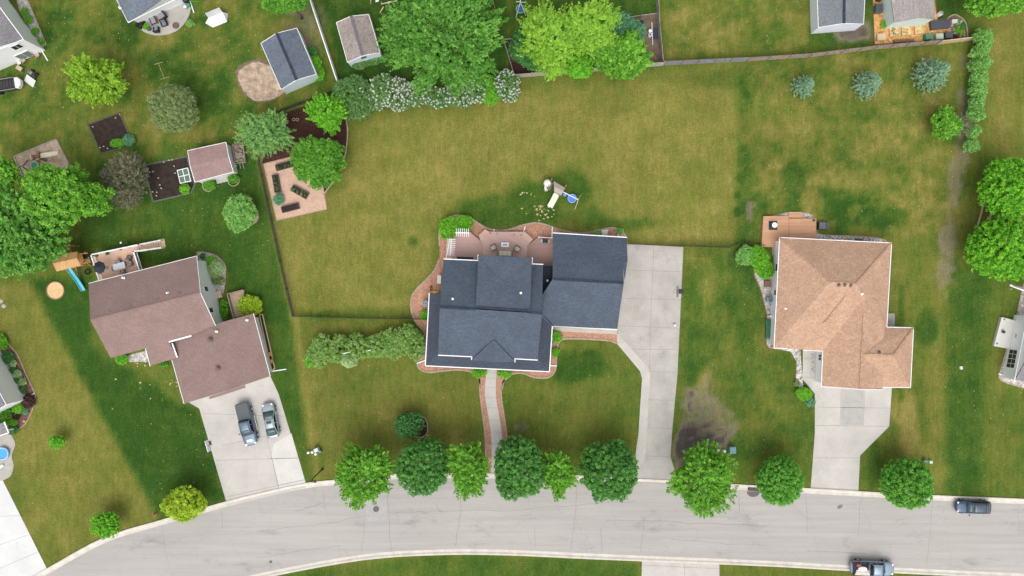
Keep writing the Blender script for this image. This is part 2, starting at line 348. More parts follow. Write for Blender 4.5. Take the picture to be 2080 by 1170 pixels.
# ------------------------------------------------------------------ lawn: one sheet to the horizon, grass kinds stored per vertex
def lawn():
    step = 0.42
    xs = np.concatenate([[-900, -350, -160, -100], np.arange(-76, 76.1, step), [100, 160, 350, 900]])
    ys = np.concatenate([[-900, -350, -130, -70], np.arange(-46, 46.1, step), [70, 130, 350, 900]])
    X, Y = np.meshgrid(xs, ys); nx, ny = len(xs), len(ys)
    px = X.ravel()*S+1040; py = 585-Y.ravel()*S
    dry = np.full(px.shape, 0.46); soil = np.zeros(px.shape); lite = np.full(px.shape, 0.5)
    rs = np.random.default_rng(3)
    def vnoise(scale, seed):
        r = np.random.default_rng(seed); g = r.random((256, 256))
        u = (px/scale) % 255; v = (py/scale) % 255; i = u.astype(int); j = v.astype(int); fu = u-i; fv = v-j
        fu = fu*fu*(3-2*fu); fv = fv*fv*(3-2*fv)
        return (g[j, i]*(1-fu)+g[j, i+1]*fu)*(1-fv)+(g[j+1, i]*(1-fu)+g[j+1, i+1]*fu)*fv
    wob = (vnoise(40, 5)-0.5)*26+(vnoise(13, 6)-0.5)*12
    def mask(pts, feather, wobble=0.4):
        p = np.array(pts, float); inside = np.zeros(px.shape, bool); dmin = np.full(px.shape, 1e9)
        for i in range(len(p)):
            a, b = p[i-1], p[i]
            c = ((a[1] > py) != (b[1] > py)); t = (b[0]-a[0])*(py-a[1])/((b[1]-a[1]) if abs(b[1]-a[1]) > 1e-9 else 1e-9)+a[0]
            inside ^= c & (px < t)
            e = b-a; L = max(e@e, 1e-9); q = np.clip(((px-a[0])*e[0]+(py-a[1])*e[1])/L, 0, 1)
            dmin = np.minimum(dmin, np.hypot(px-a[0]-q*e[0], py-a[1]-q*e[1]))
        d = np.where(inside, dmin, -dmin)+wob*wobble
        t = np.clip(d/feather*0.5+0.5, 0, 1); return t*t*(3-2*t)
    def ell(cx, cy, rx, ry, soft=0.6, wobble=0.5):
        d = np.hypot((px-cx)/rx, (py-cy)/ry)-wob*wobble/max(12, min(rx, ry))
        t = np.clip((1-d)/soft+0.5, 0, 1); return t*t*(3-2*t)
    def put(m, d=None, s=None, l=None, w=1.0):
        nonlocal dry, soil, lite
        if d is not None: dry = dry+(d-dry)*m*w
        if s is not None: soil = soil+(s-soil)*m*w
        if l is not None: lite = lite+(l-lite)*m*w
    Z = [  # outline in picture pixels, feather, dryness, lightness
        ([(-200, -200), (690, -200), (690, 190), (500, 310), (-200, 330)], 30, 0.42, 0.45),
        ([(640, -100), (1030, -100), (1030, 160), (700, 180), (688, 165)], 8, 0.05, 0.25),
        ([(1030, -100), (1335, -100), (1345, 128), (1040, 150)], 14, 0.20, 0.36),
        ([(1350, -100), (1650, -100), (1650, 100), (1350, 122)], 20, 0.58, 0.5),
        ([(1650, -100), (1780, -100), (1780, 85), (1650, 100)], 20, 0.15, 0.35),
        ([(1880, -100), (1960, -100), (1960, 70), (1900, 60)], 20, 0.15, 0.35),
        ([(1990, 40), (2300, -60), (2300, 320), (1985, 320)], 25, 0.58, 0.5),
        ([(200, 330), (520, 315), (560, 460), (590, 640), (640, 980), (622, 986), (545, 765), (440, 520), (330, 540), (150, 500)], 14, 0.12, 0.38),
        ([(-300, 600), (60, 570), (330, 1060), (80, 1180), (-300, 1180)], 14, 0.70, 0.55),
        ([(60, 565), (185, 560), (185, 700), (370, 820), (405, 830), (465, 1020), (325, 1062)], 12, 0.04, 0.28),
        ([(705, 250), (1030, 190), (1505, 135), (1505, 500), (1270, 500), (890, 470), (700, 420)], 22, 0.74, 0.60),
        ([(555, 430), (720, 380), (895, 480), (880, 560), (840, 650), (600, 642)], 16, 0.72, 0.60),
        ([(600, 645), (870, 650), (860, 760), (990, 770), (990, 960), (640, 985), (600, 700)], 14, 0.62, 0.42),
        ([(1020, 700), (1310, 690), (1300, 960), (1020, 950)], 20, 0.50, 0.42),
        ([(1385, 500), (1560, 500), (1565, 720), (1660, 790), (1650, 995), (1365, 990)], 16, 0.40, 0.46),
        ([(1505, 130), (1965, 85), (1965, 480), (1505, 500)], 12, 0.50, 0.42),
        ([(1805, 780), (1905, 780), (1900, 1000), (1740, 1000), (1745, 930), (1806, 868)], 14, 0.42, 0.42),
        ([(1920, 540), (2010, 520), (2000, 1010), (1915, 1010)], 20, 0.18, 0.42),
        ([(2000, 780), (2300, 780), (2300, 1015), (2000, 1015)], 25, 0.42, 0.48),
        ([(500, 1180), (900, 1125), (1300, 1140), (1300, 1300), (500, 1300)], 12, 0.26, 0.42),
        ([(1460, 1140), (2300, 1160), (2300, 1300), (1460, 1300)], 12, 0.48, 0.40)]
    for pts, f, d, l in Z: put(mask(pts, f), d, None, l)
    # bands of different mowing and fertilising
    for x0, x1, y0, y1, d, l in [(1885, 1925, 520, 1000, 0.75, 0.55), (1965, 1990, 560, 1000, 0.12, 0.4), (2020, 2060, 60, 320, 0.72, 0.55), (1425, 1445, 520, 800, 0.75, 0.6), (1480, 1540, 520, 980, 0.22, 0.36), (1395, 1420, 520, 760, 0.28, 0.45), (1500, 1530, 140, 500, 0.20, 0.34), (1750, 1900, 120, 480, 0.60, 0.48)]:
        put(mask([(x0, y0), (x1, y0), (x1-8, y1), (x0-8, y1)], 14, 0.7), d, None, l, 0.75)
    E = [  # lush or dry spots: centre, radii, dryness, lightness, weight
        (1085, 415, 60, 50, 0.10, 0.32, .9), (1000, 440, 90, 40, 0.15, 0.34, .8), (1180, 440, 60, 22, 0.22, 0.38, .7), (1290, 455, 70, 16, 0.18, 0.36, .7), (1160, 385, 40, 40, 0.18, 0.34, .8),
        (1165, 742, 65, 32, 0.06, 0.30, .9), (1070, 900, 50, 14, 0.6, 0.25, .6), (900, 420, 30, 20, 0.8, 0.6, .5), (880, 640, 30, 30, 0.25, 0.38, .6), (720, 640, 100, 14, 0.3, 0.42, .7),
        (355, 130, 60, 35, 0.12, 0.34, .7), (420, 175, 50, 40, 0.14, 0.34, .7), (250, 60, 60, 30, 0.2, 0.4, .6), (90, 200, 60, 30, 0.3, 0.4, .5), (110, 120, 50, 60, 0.32, 0.42, .6),
        (330, 270, 90, 22, 0.72, 0.45, .7), (150, 300, 90, 30, 0.55, 0.4, .5), (545, 55, 60, 30, 0.72, 0.45, .7), (560, 175, 40, 22, 0.7, 0.5, .6), (420, 110, 45, 14, 0.62, 0.5, .6),
        (1640, 260, 90, 60, 0.62, 0.5, .6), (1700, 380, 70, 40, 0.80, 0.5, .8), (1610, 380, 22, 60, 0.10, 0.35, .9), (1690, 415, 90, 32, 0.08, 0.36, .9), (1770, 440, 70, 30, 0.10, 0.34, .9), (1650, 420, 22, 28, 0.85, 0.5, .8), (1735, 425, 16, 16, 0.85, 0.5, .8), (1800, 330, 50, 60, 0.62, 0.5, .7), (1570, 300, 30, 60, 0.5, 0.36, .6), (1900, 140, 30, 30, 0.72, 0.44, .5),
        (1515, 170, 12, 26, 0.06, 0.3, .9), (1510, 300, 14, 12, 0.05, 0.3, .8), (1503, 330, 9, 9, 0.05, 0.28, .9), (1501, 362, 7, 7, 0.05, 0.28, .9), (1498, 398, 8, 8, 0.05, 0.28, .9), (1497, 430, 7, 7, 0.05, 0.28, .9),
        (1836, 830, 26, 34, 0.95, 0.45, .9), (1850, 880, 22, 40, 0.95, 0.42, .8), (1775, 940, 14, 40, 0.2, 0.34, .9), (1885, 660, 26, 40, 0.10, 0.3, .9), (1830, 590, 30, 60, 0.6, 0.44, .7), (1830, 690, 8, 120, 0.1, 0.34, .7), (1800, 500, 10, 10, 0.7, .5, .5),
        (1600, 760, 60, 50, 0.2, 0.32, .7), (1600, 900, 60, 60, 0.4, 0.34, .7), (1420, 700, 40, 60, 0.3, 0.44, .6),
        (1080, 60, 40, 40, 0.35, 0.42, .6), (1420, 60, 60, 30, 0.72, 0.5, .5), (1600, 30, 30, 60, 0.3, 0.42, .6), (1560, 160, 200, 20, 0.3, 0.36, .6),
        (1400, 370, 50, 30, 0.66, 0.55, .5), (1370, 470, 80, 20, 0.80, 0.62, .5), (840, 490, 12, 12, 0.1, 0.28, .8), (640, 560, 60, 60, 0.74, 0.62, .5), (430, 430, 60, 30, 0.26, 0.42, .6), (290, 450, 50, 50, 0.36, 0.36, .6),
        (330, 640, 80, 60, 0.06, 0.3, .3), (60, 540, 60, 16, 0.55, .45, .6), (640, 940, 20, 40, 0.25, .4, .7), (150, 1000, 80, 80, 0.66, 0.58, .5), (20, 1020, 30, 60, 0.5, 0.4, .6), (90, 1120, 30, 60, .4, .4, .6), (1340, 100, 8, 30, .15, .3, .6), (1760, 560, 10, 8, .7, .5, .4)]
    for cx, cy, rx, ry, d, l, w in E: put(ell(cx, cy, rx, ry), d, None, l, w)
    # mottling of the turf
    dry += (vnoise(70, 1)-0.5)*0.18+(vnoise(28, 2)-0.5)*0.18+(vnoise(11, 3)-0.5)*0.18
    mott = mask([(-200, -200), (690, -200), (690, 190), (500, 310), (-200, 330)], 30)+mask([(1350, -100), (1650, -100), (1650, 100), (1350, 122)], 20)+mask([(1505, 130), (1965, 85), (1965, 480), (1505, 500)], 12)+mask([(1385, 500), (1560, 500), (1565, 720), (1660, 790), (1650, 995), (1365, 990)], 16)*.6
    dry += mott*((vnoise(38, 21)-0.5)*0.44+(vnoise(16, 22)-0.5)*0.40+(vnoise(7, 23)-0.5)*0.30)
    lite += (vnoise(55, 9)-0.5)*0.3+(vnoise(20, 10)-0.5)*0.2
    # worn and bare places
    for cx, cy, rx, ry, s, w in [(1440, 825, 34, 42, 0.75, .8), (1405, 850, 24, 60, 0.6, .7), (1425, 888, 48, 26, 0.98, 1), (1400, 915, 34, 40, 1.0, 1), (1475, 860, 26, 22, 0.6, .7), (1058, 868, 16, 8, .7, .6), (1940, 390, 15, 60, 0.62, .85), (1928, 470, 17, 80, 0.66, .85), (1914, 545, 12, 60, 0.58, .8), (1956, 210, 9, 120, 0.55, .8), (1435, 780, 8, 30, .6, .7), (1524, 428, 6, 14, .8, .7), (1405, 800, 5, 8, 1, .9), (1404, 828, 6, 12, 1, .9), (600, 60, 26, 50, .5, .6), (640, 60, 22, 60, .4, .5)]:
        put(ell(cx, cy, rx, ry, 0.8, 1.0), None, s, None, w)
    for pts, s in [([(1700, 60), (1762, 50), (1768, 78), (1705, 80)], 0.95)]: put(mask(pts, 10, .5), None, s)
    # thin worn line along the fence and the yellow rim beside the fertilised strip
    put(mask([(590, 640), (606, 640), (655, 980), (640, 985)], 8, 0.3), 0.85, None, 0.62, .8)
    put(mask([(523, 315), (535, 313), (600, 640), (592, 642)], 6, 0.2), 0.86, 0.25, 0.5, .7)
    put(mask([(300, 1015), (345, 1050), (600, 985), (700, 975), (700, 990), (460, 1024), (345, 1062)], 8, .2), .7, None, .5, .5)
    soil += np.where(soil > 0.15, (vnoise(9, 31)-0.5)*(0.2+0.4*np.clip((px < 1600)*1.0, 0, 1)), 0)
    verts = np.stack([X.ravel(), Y.ravel(), np.zeros(X.size)], 1)
    i = np.arange(nx-1)[None, :]+np.arange(ny-1)[:, None]*nx
    quads = np.stack([i, i+1, i+nx+1, i+nx], -1).reshape(-1, 4)
    me = bpy.data.meshes.new("lawn"); me.vertices.add(len(verts)); me.vertices.foreach_set("co", verts.ravel())
    me.loops.add(quads.size); me.loops.foreach_set("vertex_index", quads.ravel().astype(np.int32))
    me.polygons.add(len(quads)); me.polygons.foreach_set("loop_start", np.arange(0, quads.size, 4, dtype=np.int32)); me.polygons.foreach_set("loop_total", np.full(len(quads), 4, np.int32))
    me.update(calc_edges=True)
    at = me.color_attributes.new("turf", 'FLOAT_COLOR', 'POINT')
    c = np.stack([np.clip(dry, 0, 1), np.clip(soil, 0, 1), np.clip(lite, 0, 1), np.ones_like(dry)], 1); at.data.foreach_set("color", c.ravel().astype(np.float32))
    k = N("turf"); b = k.b; b.inputs['Roughness'].default_value = 0.95; b.inputs['Specular IOR Level'].default_value = 0.03
    a = k.n('ShaderNodeAttribute', attribute_name='turf'); sp = k.n('ShaderNodeSeparateColor'); k.l(a.outputs['Color'], sp.inputs[0])
    tc = k.n('ShaderNodeTexCoord')
    def noise(sc, det=5.0, rough=0.65, mp=None):
        n = k.n('ShaderNodeTexNoise', Scale=sc, Detail=det, Roughness=rough)
        if mp:
            q = k.n('ShaderNodeMapping'); q.inputs['Scale'].default_value = mp[:3]; q.inputs['Rotation'].default_value = (0, 0, mp[3]); k.l(tc.outputs['Object'], q.inputs[0]); k.l(q.outputs[0], n.inputs['Vector'])
        else: k.l(tc.outputs['Object'], n.inputs['Vector'])
        return n.outputs[0]
    def ma(x, mulv, addv, clamp=False):
        m = k.n('ShaderNodeMath', operation='MULTIPLY_ADD'); m.use_clamp = clamp; k.l(x, m.inputs[0]); m.inputs[1].default_value = mulv
        if hasattr(addv, 'links'): k.l(addv, m.inputs[2])
        else: m.inputs[2].default_value = addv
        return m.outputs[0]
    d = ma(noise(0.6, 8, .75), 0.45, ma(sp.outputs[0], 1, -0.225)); d = ma(noise(2.4, 6, .82), 0.75, ma(d, 1, -0.375)); d = ma(noise(1.8, 5, .7, (1, 0.08, 1, 0.1)), 0.36, ma(d, 1, -0.18), True)
    rp = k.n('ShaderNodeValToRGB'); k.l(d, rp.inputs[0]); e = rp.color_ramp.elements
    stops = [(0.0, (0.031, 0.080, 0.013)), (0.25, (0.062, 0.110, 0.018)), (0.5, (0.106, 0.132, 0.024)), (0.75, (0.152, 0.151, 0.034)), (1.0, (0.222, 0.192, 0.056))]
    while len(e) < len(stops): e.new(0.5)
    for q, (pp, cc) in zip(e, stops): q.position = pp; q.color = (*cc, 1)
    so = k.n('ShaderNodeMix', data_type='RGBA'); so.inputs[6].default_value = (0.235, 0.19, 0.135, 1); so.inputs[7].default_value = (0.088, 0.074, 0.064, 1)
    m1 = k.n('ShaderNodeMapRange'); m1.inputs[1].default_value = 0.55; m1.inputs[2].default_value = 1.0; k.l(sp.outputs[1], m1.inputs[0]); k.l(m1.outputs[0], so.inputs[0])
    sm = k.n('ShaderNodeMix', data_type='RGBA'); ss = ma(noise(3.0, 6, .75), 0.6, ma(sp.outputs[1], 1.15, -0.33), True); k.l(ss, sm.inputs[0]); k.l(rp.outputs[0], sm.inputs[6]); k.l(so.outputs[2], sm.inputs[7])
    # blade-scale light and dark
    li = ma(sp.outputs[2], 0.45, 0.84); g1 = ma(noise(5.5, 4, .8), 1.9, 0.05); g2 = ma(noise(1.8, 6, .85, (1, .22, 1, .35)), 1.1, 0.45)
    p1 = k.n('ShaderNodeMath', operation='MULTIPLY'); k.l(li, p1.inputs[0]); k.l(g1, p1.inputs[1])
    p2 = k.n('ShaderNodeMath', operation='MULTIPLY'); k.l(p1.outputs[0], p2.inputs[0]); k.l(g2, p2.inputs[1])
    mm = k.n('ShaderNodeMix', data_type='RGBA', blend_type='MULTIPLY'); mm.inputs[0].default_value = 1; k.l(sm.outputs[2], mm.inputs[6]); k.l(p2.outputs[0], mm.inputs[7]); k.l(mm.outputs[2], b.inputs['Base Color'])
    bp = k.n('ShaderNodeBump', Strength=0.6, Distance=0.08); k.l(noise(6, 5, .75), bp.inputs['Height']); k.l(bp.outputs[0], b.inputs['Normal'])
    me.materials.append(k.m)
    o = bpy.data.objects.new("lawn", me); COL.objects.link(o); o['kind'] = 'structure'
lawn()

# ------------------------------------------------------------------ street and kerbs
NK = smooth_line([(-900, 1780), (-450, 1500), (-180, 1330), (0, 1220), (99, 1165), (215, 1102), (331, 1066), (461, 1029), (520, 1014), (620, 992), (695, 984), (808, 973), (990, 972), (1170, 976), (1280, 982), (1355, 986), (1488, 994), (1620, 1001), (1740, 1008), (1888, 1016), (2080, 1024), (2500, 1043), (3200, 1075)], 5)
SK = smooth_line([(3200, 1215), (2500, 1183), (2080, 1165), (1720, 1148), (1560, 1139), (1215, 1125), (1040, 1117), (895, 1116), (733, 1127), (520, 1166), (420, 1194), (300, 1240), (150, 1318), (0, 1405), (-180, 1520), (-450, 1700), (-900, 1985)], 5)
def offset(line, d):        # shift a picture-pixel polyline sideways
    out = []
    for i in range(len(line)):
        a = line[max(i-1, 0)]; b = line[min(i+1, len(line)-1)]; dx, dy = b[0]-a[0], b[1]-a[1]; L = math.hypot(dx, dy)
        out.append((line[i][0]-dy/L*d, line[i][1]+dx/L*d))
    return out
struct("road", M().prism(pix(NK)+pix(SK), -0.3, 0.012), ASPH)
def kerbstone(name, line, side):
    m = M(); g0 = pix(line); g1 = pix(offset(line, 5*side)); g2 = pix(offset(line, 8*side)); g3 = pix(offset(line, 11*side))
    # gutter pan, upright lip and top
    rows = [[(p.x, p.y, 0.016) for p in g0], [(p.x, p.y, 0.022) for p in g1], [(p.x, p.y, 0.12) for p in g2], [(p.x, p.y, 0.125) for p in g3], [(p.x, p.y, -0.2) for p in g3]]
    n = len(g0); vs = [v for r in rows for v in r]
    fs = [[r*n+i, r*n+i+1, (r+1)*n+i+1, (r+1)*n+i] for r in range(4) for i in range(n-1)]
    m.add(vs, fs if side > 0 else [f[::-1] for f in fs]); return struct(name, m, KERB)
kerbstone("north_kerb", NK, -1); kerbstone("south_kerb", SK, -1)
def line_strip(m, pts, w, z):
    p = pix(pts)
    for a, b in zip(p, p[1:]):
        d = (b-a); L = d.length; d = d/L; nrm = Vector((-d.y, d.x, 0))*w/2
        m.poly([(a.x-nrm.x, a.y-nrm.y, z), (b.x-nrm.x, b.y-nrm.y, z), (b.x+nrm.x, b.y+nrm.y, z), (a.x+nrm.x, a.y+nrm.y, z)])
    return m
rs = random.Random(5); m = M()
def crack(pts, w=0.06):
    q = []
    for a, b in zip(pts, pts[1:]):
        for k in range(6):
            t = k/6; q.append((a[0]+(b[0]-a[0])*t+rs.uniform(-1.6, 1.6), a[1]+(b[1]-a[1])*t+rs.uniform(-1.6, 1.6)))
    q.append(pts[-1]); line_strip(m, q, w, 0.016)
for c in [[(655, 1000), (662, 1038)], [(735, 1124), (740, 1062), (745, 1036)], [(787, 1000), (790, 1042), (794, 1118)], [(938, 1003), (935, 1045), (925, 1110)], [(792, 1043), (880, 1038), (1040, 1037), (1170, 1025), (1290, 1018)], [(1172, 985), (1168, 1050), (1160, 1115)], [(1085, 1070), (1086, 1112)], [(1220, 1070), (1222, 1118)], [(600, 1038), (640, 1028), (660, 1020)], [(1072, 985), (1076, 1030)], [(1308, 1050), (1302, 1120)], [(1500, 1000), (1502, 1040)], [(1637, 1003), (1640, 1080)], [(1748, 1012), (1744, 1090)], [(1895, 1018), (1888, 1100), (1882, 1150)], [(2068, 1024), (2070, 1090)], [(450, 1035), (452, 1075)], [(330, 1068), (336, 1120), (340, 1140)], [(520, 1080), (640, 1066), (740, 1050)], [(885, 1020), (890, 1035), (900, 1042)], [(520, 1135), (600, 1120), (690, 1108)], [(1360, 1095), (1460, 1104), (1560, 1108)], [(1640, 1120), (1760, 1124)], [(1230, 1055), (1400, 1062), (1560, 1068)]]:
    crack(c, rs.uniform(0.035, 0.08))
struct("road_crack", m, SEAL)
m = M().prism(pix([(742, 1012), (786, 1015), (787, 1055), (750, 1060), (744, 1058)]), -0.1, 0.017); struct("road_patch", m, mat("patched_asphalt", (0.385, 0.37, 0.36), 0.9, var=0.1, scale=2, fine=0.1, fscale=8))

# ------------------------------------------------------------------ driveways and paths
def slabs(name, polys, material, z, joints=(), jw=0.05):
    m = M()
    for p in polys: m.prism(pix(p), -0.15, z)
    o = struct(name, m, material)
    if joints:
        j = M()
        for q in joints: line_strip(j, q, jw, z+0.005)
        struct(name+"_joint", j, JOINT)
    return o
slabs("driveway", [[(1268, 495), (1388, 502), (1384, 590), (1376, 760), (1365, 879), (1362, 928), (1373, 962), (1380, 990), (1276, 984), (1284, 960), (1306, 940), (1309, 925), (1312, 879), (1319, 752), (1255, 679), (1255, 664), (1262, 600)]], CONC, 0.035,
      [[(1250, 661), (1378, 667)], [(1284, 709), (1377, 710)], [(1319, 755), (1375, 756)], [(1316, 812), (1370, 813)], [(1312, 869), (1366, 870)], [(1309, 926), (1362, 928)], [(1276, 974), (1376, 977)], [(1328, 500), (1321, 668), (1319, 755)], [(1270, 548), (1386, 552)], [(1262, 606), (1383, 609)]])
slabs("driveway_strip", [[(1254, 677), (1321, 752), (1314, 879), (1311, 925), (1307, 939), (1285, 959), (1278, 983), (1281, 968), (1290, 930), (1297, 879), (1302, 800), (1304, 768), (1300, 754), (1280, 730), (1253, 698)]], CONC_W, 0.04)
slabs("driveway_left", [[(380, 815), (545, 755), (566, 800), (622, 985), (622, 990), (462, 1027), (405, 830)]], CONC_W, 0.035, [[(536, 850), (541, 885), (569, 1000)], [(410, 840), (580, 845)], [(438, 935), (606, 930)], [(456, 1010), (620, 974)], [(452, 905), (540, 885)]])
slabs("driveway_panel", [[(592, 880), (622, 984), (568, 995), (550, 930), (556, 902)]], mat("pale_panel", (0.56, 0.54, 0.51), .85, var=.08, scale=.5, fine=.05, fscale=7), 0.04)
slabs("driveway_right", [[(1655, 770), (1812, 780), (1806, 866), (1747, 925), (1743, 1003), (1646, 998), (1655, 880)]], CONC_W, 0.035, [[(1660, 827), (1807, 829)], [(1709, 790), (1706, 865)], [(1757, 790), (1753, 865)], [(1656, 864), (1806, 866)], [(1650, 930), (1746, 930)], [(1648, 990), (1744, 995)]])
slabs("driveway_panel", [[(1711, 785), (1755, 787), (1752, 863), (1708, 863)]], CONC_D, 0.04)
slabs("driveway_south", [[(1304, 1139), (1461, 1145), (1463, 1400), (1296, 1400)]], CONC_W, 0.035, [[(1390, 1142), (1390, 1300)], [(1306, 1148), (1460, 1155)]])
slabs("driveway_corner", [[(-200, 960), (6, 976), (97, 1158), (0, 1214), (-200, 1335)]], mat("white_concrete", (0.60, 0.60, 0.595), 0.85, spots=0.18, var=0.07, scale=0.4, fine=0.04, fscale=8), 0.035, [[(-40, 1050), (42, 1047)], [(-40, 1120), (62, 1085)], [(-60, 1180), (80, 1120)]], 0.04)
slabs("pool_patio", [[(-120, 850), (5, 872)]+smooth_line([(24, 884), (31, 903), (24, 925), (28, 945), (22, 966), (6, 976)], 6)+[(-120, 990)]], CONC, 0.045, [[(-40, 960), (27, 942)]], 0.04)
WALKL = smooth_line([(988, 740), (988, 751), (985, 799), (991, 840), (997, 879), (999, 927), (997, 961)], 6); WALKR = smooth_line([(1009, 740), (1009, 751), (1007, 799), (1013, 840), (1019, 879), (1021, 927), (1020, 961)], 6)
slabs("front_path", [WALKL+WALKR[::-1]], CONC_W, 0.05, [[(985, y), (1022, y+1)] for y in (768, 786, 807, 828, 853, 877, 901, 926, 950)], 0.04)
WBL = smooth_line([(960, 752), (973, 769), (975, 799), (980, 840), (985, 879), (987, 930), (988, 957)], 6); WBR = smooth_line([(1050, 752), (1022, 775), (1018, 801), (1023, 840), (1029, 879), (1031, 910), (1030, 957)], 6)

# ------------------------------------------------------------------ planting beds and gravel
def bed(name, pts, material, z=0.02, edge=None, ew=0.16, eh=0.10, closed=True):
    p = pix(pts); struct(name, M().prism(p, -0.1, z), material)
    if edge:
        m = M(); loop = p+[p[0]] if closed else p
        for a, b in zip(loop, loop[1:]):
            if 1e-4 < (b-a).length < (1.6 if name == 'terracotta_bed' else 1e3): m.beam((a.x, a.y, eh/2), (b.x, b.y, eh/2), ew, eh)
        struct(name+"_edging", m, edge)
HB = smooth_line([(893, 500), (893, 470), (903, 449), (925, 438), (952, 442), (985, 462), (1010, 468), (1036, 466), (1060, 458), (1090, 453), (1115, 459), (1142, 468), (1180, 474), (1215, 468), (1243, 463), (1262, 469), (1273, 484)], 5)
HB += [(1268, 560), (1256, 672), (1255, 697), (1249, 696)] + smooth_line([(1240, 692), (1200, 689), (1150, 688), (1136, 695), (1131, 712), (1129, 740), (1126, 756), (1112, 767), (1085, 766), (1062, 758), (1040, 760), (1022, 775)], 5)
HB += [(1020, 790), (978, 790)] + smooth_line([(974, 772), (960, 757), (935, 751), (900, 753), (872, 756), (854, 750), (848, 737), (858, 718), (866, 690), (860, 672), (846, 655), (836, 632), (836, 605), (846, 588), (866, 568), (882, 550), (893, 525)], 5)
bed("terracotta_bed", HB, MULCHR, 0.02, EDGE, 0.24)
for nm, a, b in (("path_bed", WBL, WALKL), ("path_bed", WBR, WALKR)):
    struct(nm, M().prism(pix(a)+pix(b[::-1]), -0.1, 0.028), MULCHR)
    m = M(); q = pix(a[5:])
    for u, w in zip(q, q[1:]): m.beam((u.x, u.y, 0.05), (w.x, w.y, 0.05), 0.2, 0.1)
    struct("path_bed_edging", m, EDGE)
MB = [(533, 332), (548, 240)]+[(553, 238), (630, 212), (672, 196)]+smooth_line([(690, 215), (702, 240), (705, 275), (702, 310), (690, 350), (655, 395)], 5)+[(640, 385)]
bed("bark_bed", MB, MULCHD, 0.02)
m = M(); q = pix(smooth_line([(702, 236), (706, 262), (705, 290), (700, 320), (688, 352), (657, 396)], 5))
for u, w in zip(q, q[1:]): m.beam((u.x, u.y, 0.05), (w.x, w.y, 0.05), 0.16, 0.1)
struct("bark_bed_edging", m, EDGE)
bed("gravel_pad", [(535, 333), (630, 309), (648, 330), (664, 425), (562, 448)], GRAVP, 0.03, mat("rust_edging", (0.36, 0.25, 0.19), .8, var=.2, scale=3), 0.1, 0.06)
bed("tree_ring", smooth_line([(848, 850), (860, 847), (868, 860), (867, 880), (856, 888), (842, 886), (836, 870)], 5, True), MULCHD, 0.02, EDGE, 0.12, 0.06)
bed("soil_plot", [(179, 253), (243, 229), (272, 294), (205, 312)], SOIL, 0.04, mat("plot_edge", (0.09, 0.10, 0.06), .9, var=.2, scale=3), 0.2, 0.07)
bed("soil_plot", [(292, 336), (380, 318), (396, 375), (388, 392), (311, 410)], SOIL, 0.04, mat("plot_rim", (0.11, 0.13, 0.09), .9, var=.2, scale=3), 0.2, 0.07)
bed("play_pit", [(29, 318), (115, 283), (175, 400), (80, 430)], SAND, 0.03, WOODG, 0.16, 0.14)
jr = random.Random(12)
def ragged(line, a): return [(x+jr.uniform(-a, a), y+jr.uniform(-a, a)) for x, y in line]
bed("sand_area", ragged(smooth_line([(484, 150), (500, 133), (530, 127), (565, 150), (577, 185), (548, 203), (515, 203), (492, 180)], 7, True), 1.3), SAND, 0.03)
bed("sand_fringe", ragged(smooth_line([(478, 149), (495, 128), (533, 119), (572, 147), (580, 186), (549, 205), (513, 204), (489, 183)], 8, True), 2.2), DIRT, 0.016)
bed("sand_circle", [(113+18*math.cos(a*math.pi/20), 590+18*math.sin(a*math.pi/20)) for a in range(40)], SANDY, 0.05, WOODB, 0.14, 0.10)
bed("orchard_bed", [(1024, 80), (1300, 40), (1335, 36), (1341, 130), (1040, 152)], MULCHD, 0.02)
bed("compost_corner", [(1262, 42), (1336, 28), (1343, 128), (1300, 132), (1268, 80)], DIRT, 0.027)
bed("wood_chip_yard", [(1770, -60), (1888, -60), (1905, 40), (1930, 36), (1938, 80), (1776, 91)], MULCHO, 0.03, WOODB, 0.12, 0.08)
bed("rock_garden", smooth_line([(1925, 36), (1940, 30), (1958, 42), (1964, 60), (1965, 82)], 5)+[(1934, 84)], DIRT, 0.034, EDGE, 0.14, 0.1)
bed("rock_bed", [(1565, 440), (1600, 432)]+smooth_line([(1640, 433), (1655, 443), (1662, 474), (1720, 479), (1770, 482), (1795, 487), (1803, 496)], 5)+[(1803, 520), (1570, 520)], ROCK, 0.02, EDGE, 0.14, 0.08)
bed("side_bed", [(1530, 545), (1582, 540), (1565, 712), (1556, 700), (1557, 640), (1545, 590), (1532, 560)], GRAVG, 0.02, WOODB, 0.14, 0.08)
bed("entry_bed", [(1560, 706), (1625, 706), (1632, 790), (1616, 782), (1618, 735), (1606, 714)], ROCK, 0.024)
slabs("entry_path", [[(1631, 700), (1672, 700), (1668, 792), (1655, 800), (1630, 770)]], CONC_W, 0.04, [[(1632, 728), (1650, 729)], [(1631, 766), (1666, 770)], [(1649, 712), (1648, 766)]])
bed("entry_strip", [(1649, 700), (1654, 700), (1653, 766), (1648, 766)], GRAVG, 0.046)
slabs("side_step", [[(1795, 636), (1817, 637), (1817, 668), (1795, 668)]], CONC_D, 0.10, [[(1796, 652), (1817, 652)]])
bed("house_bed", smooth_line([(400, 512), (418, 513), (440, 520), (457, 538), (458, 560), (455, 590), (448, 600)], 5)+[(420, 610)], GRAVG, 0.02, EDGE, 0.14, 0.08)
bed("window_bed", [(247, 725), (300, 712), (300, 735), (262, 735)], GRAVG, 0.02)
bed("wall_bed", [(30, -20), (48, -20), (94, 90), (83, 99), (40, 20)], GRAVG, 0.02, EDGE, 0.12, 0.06)
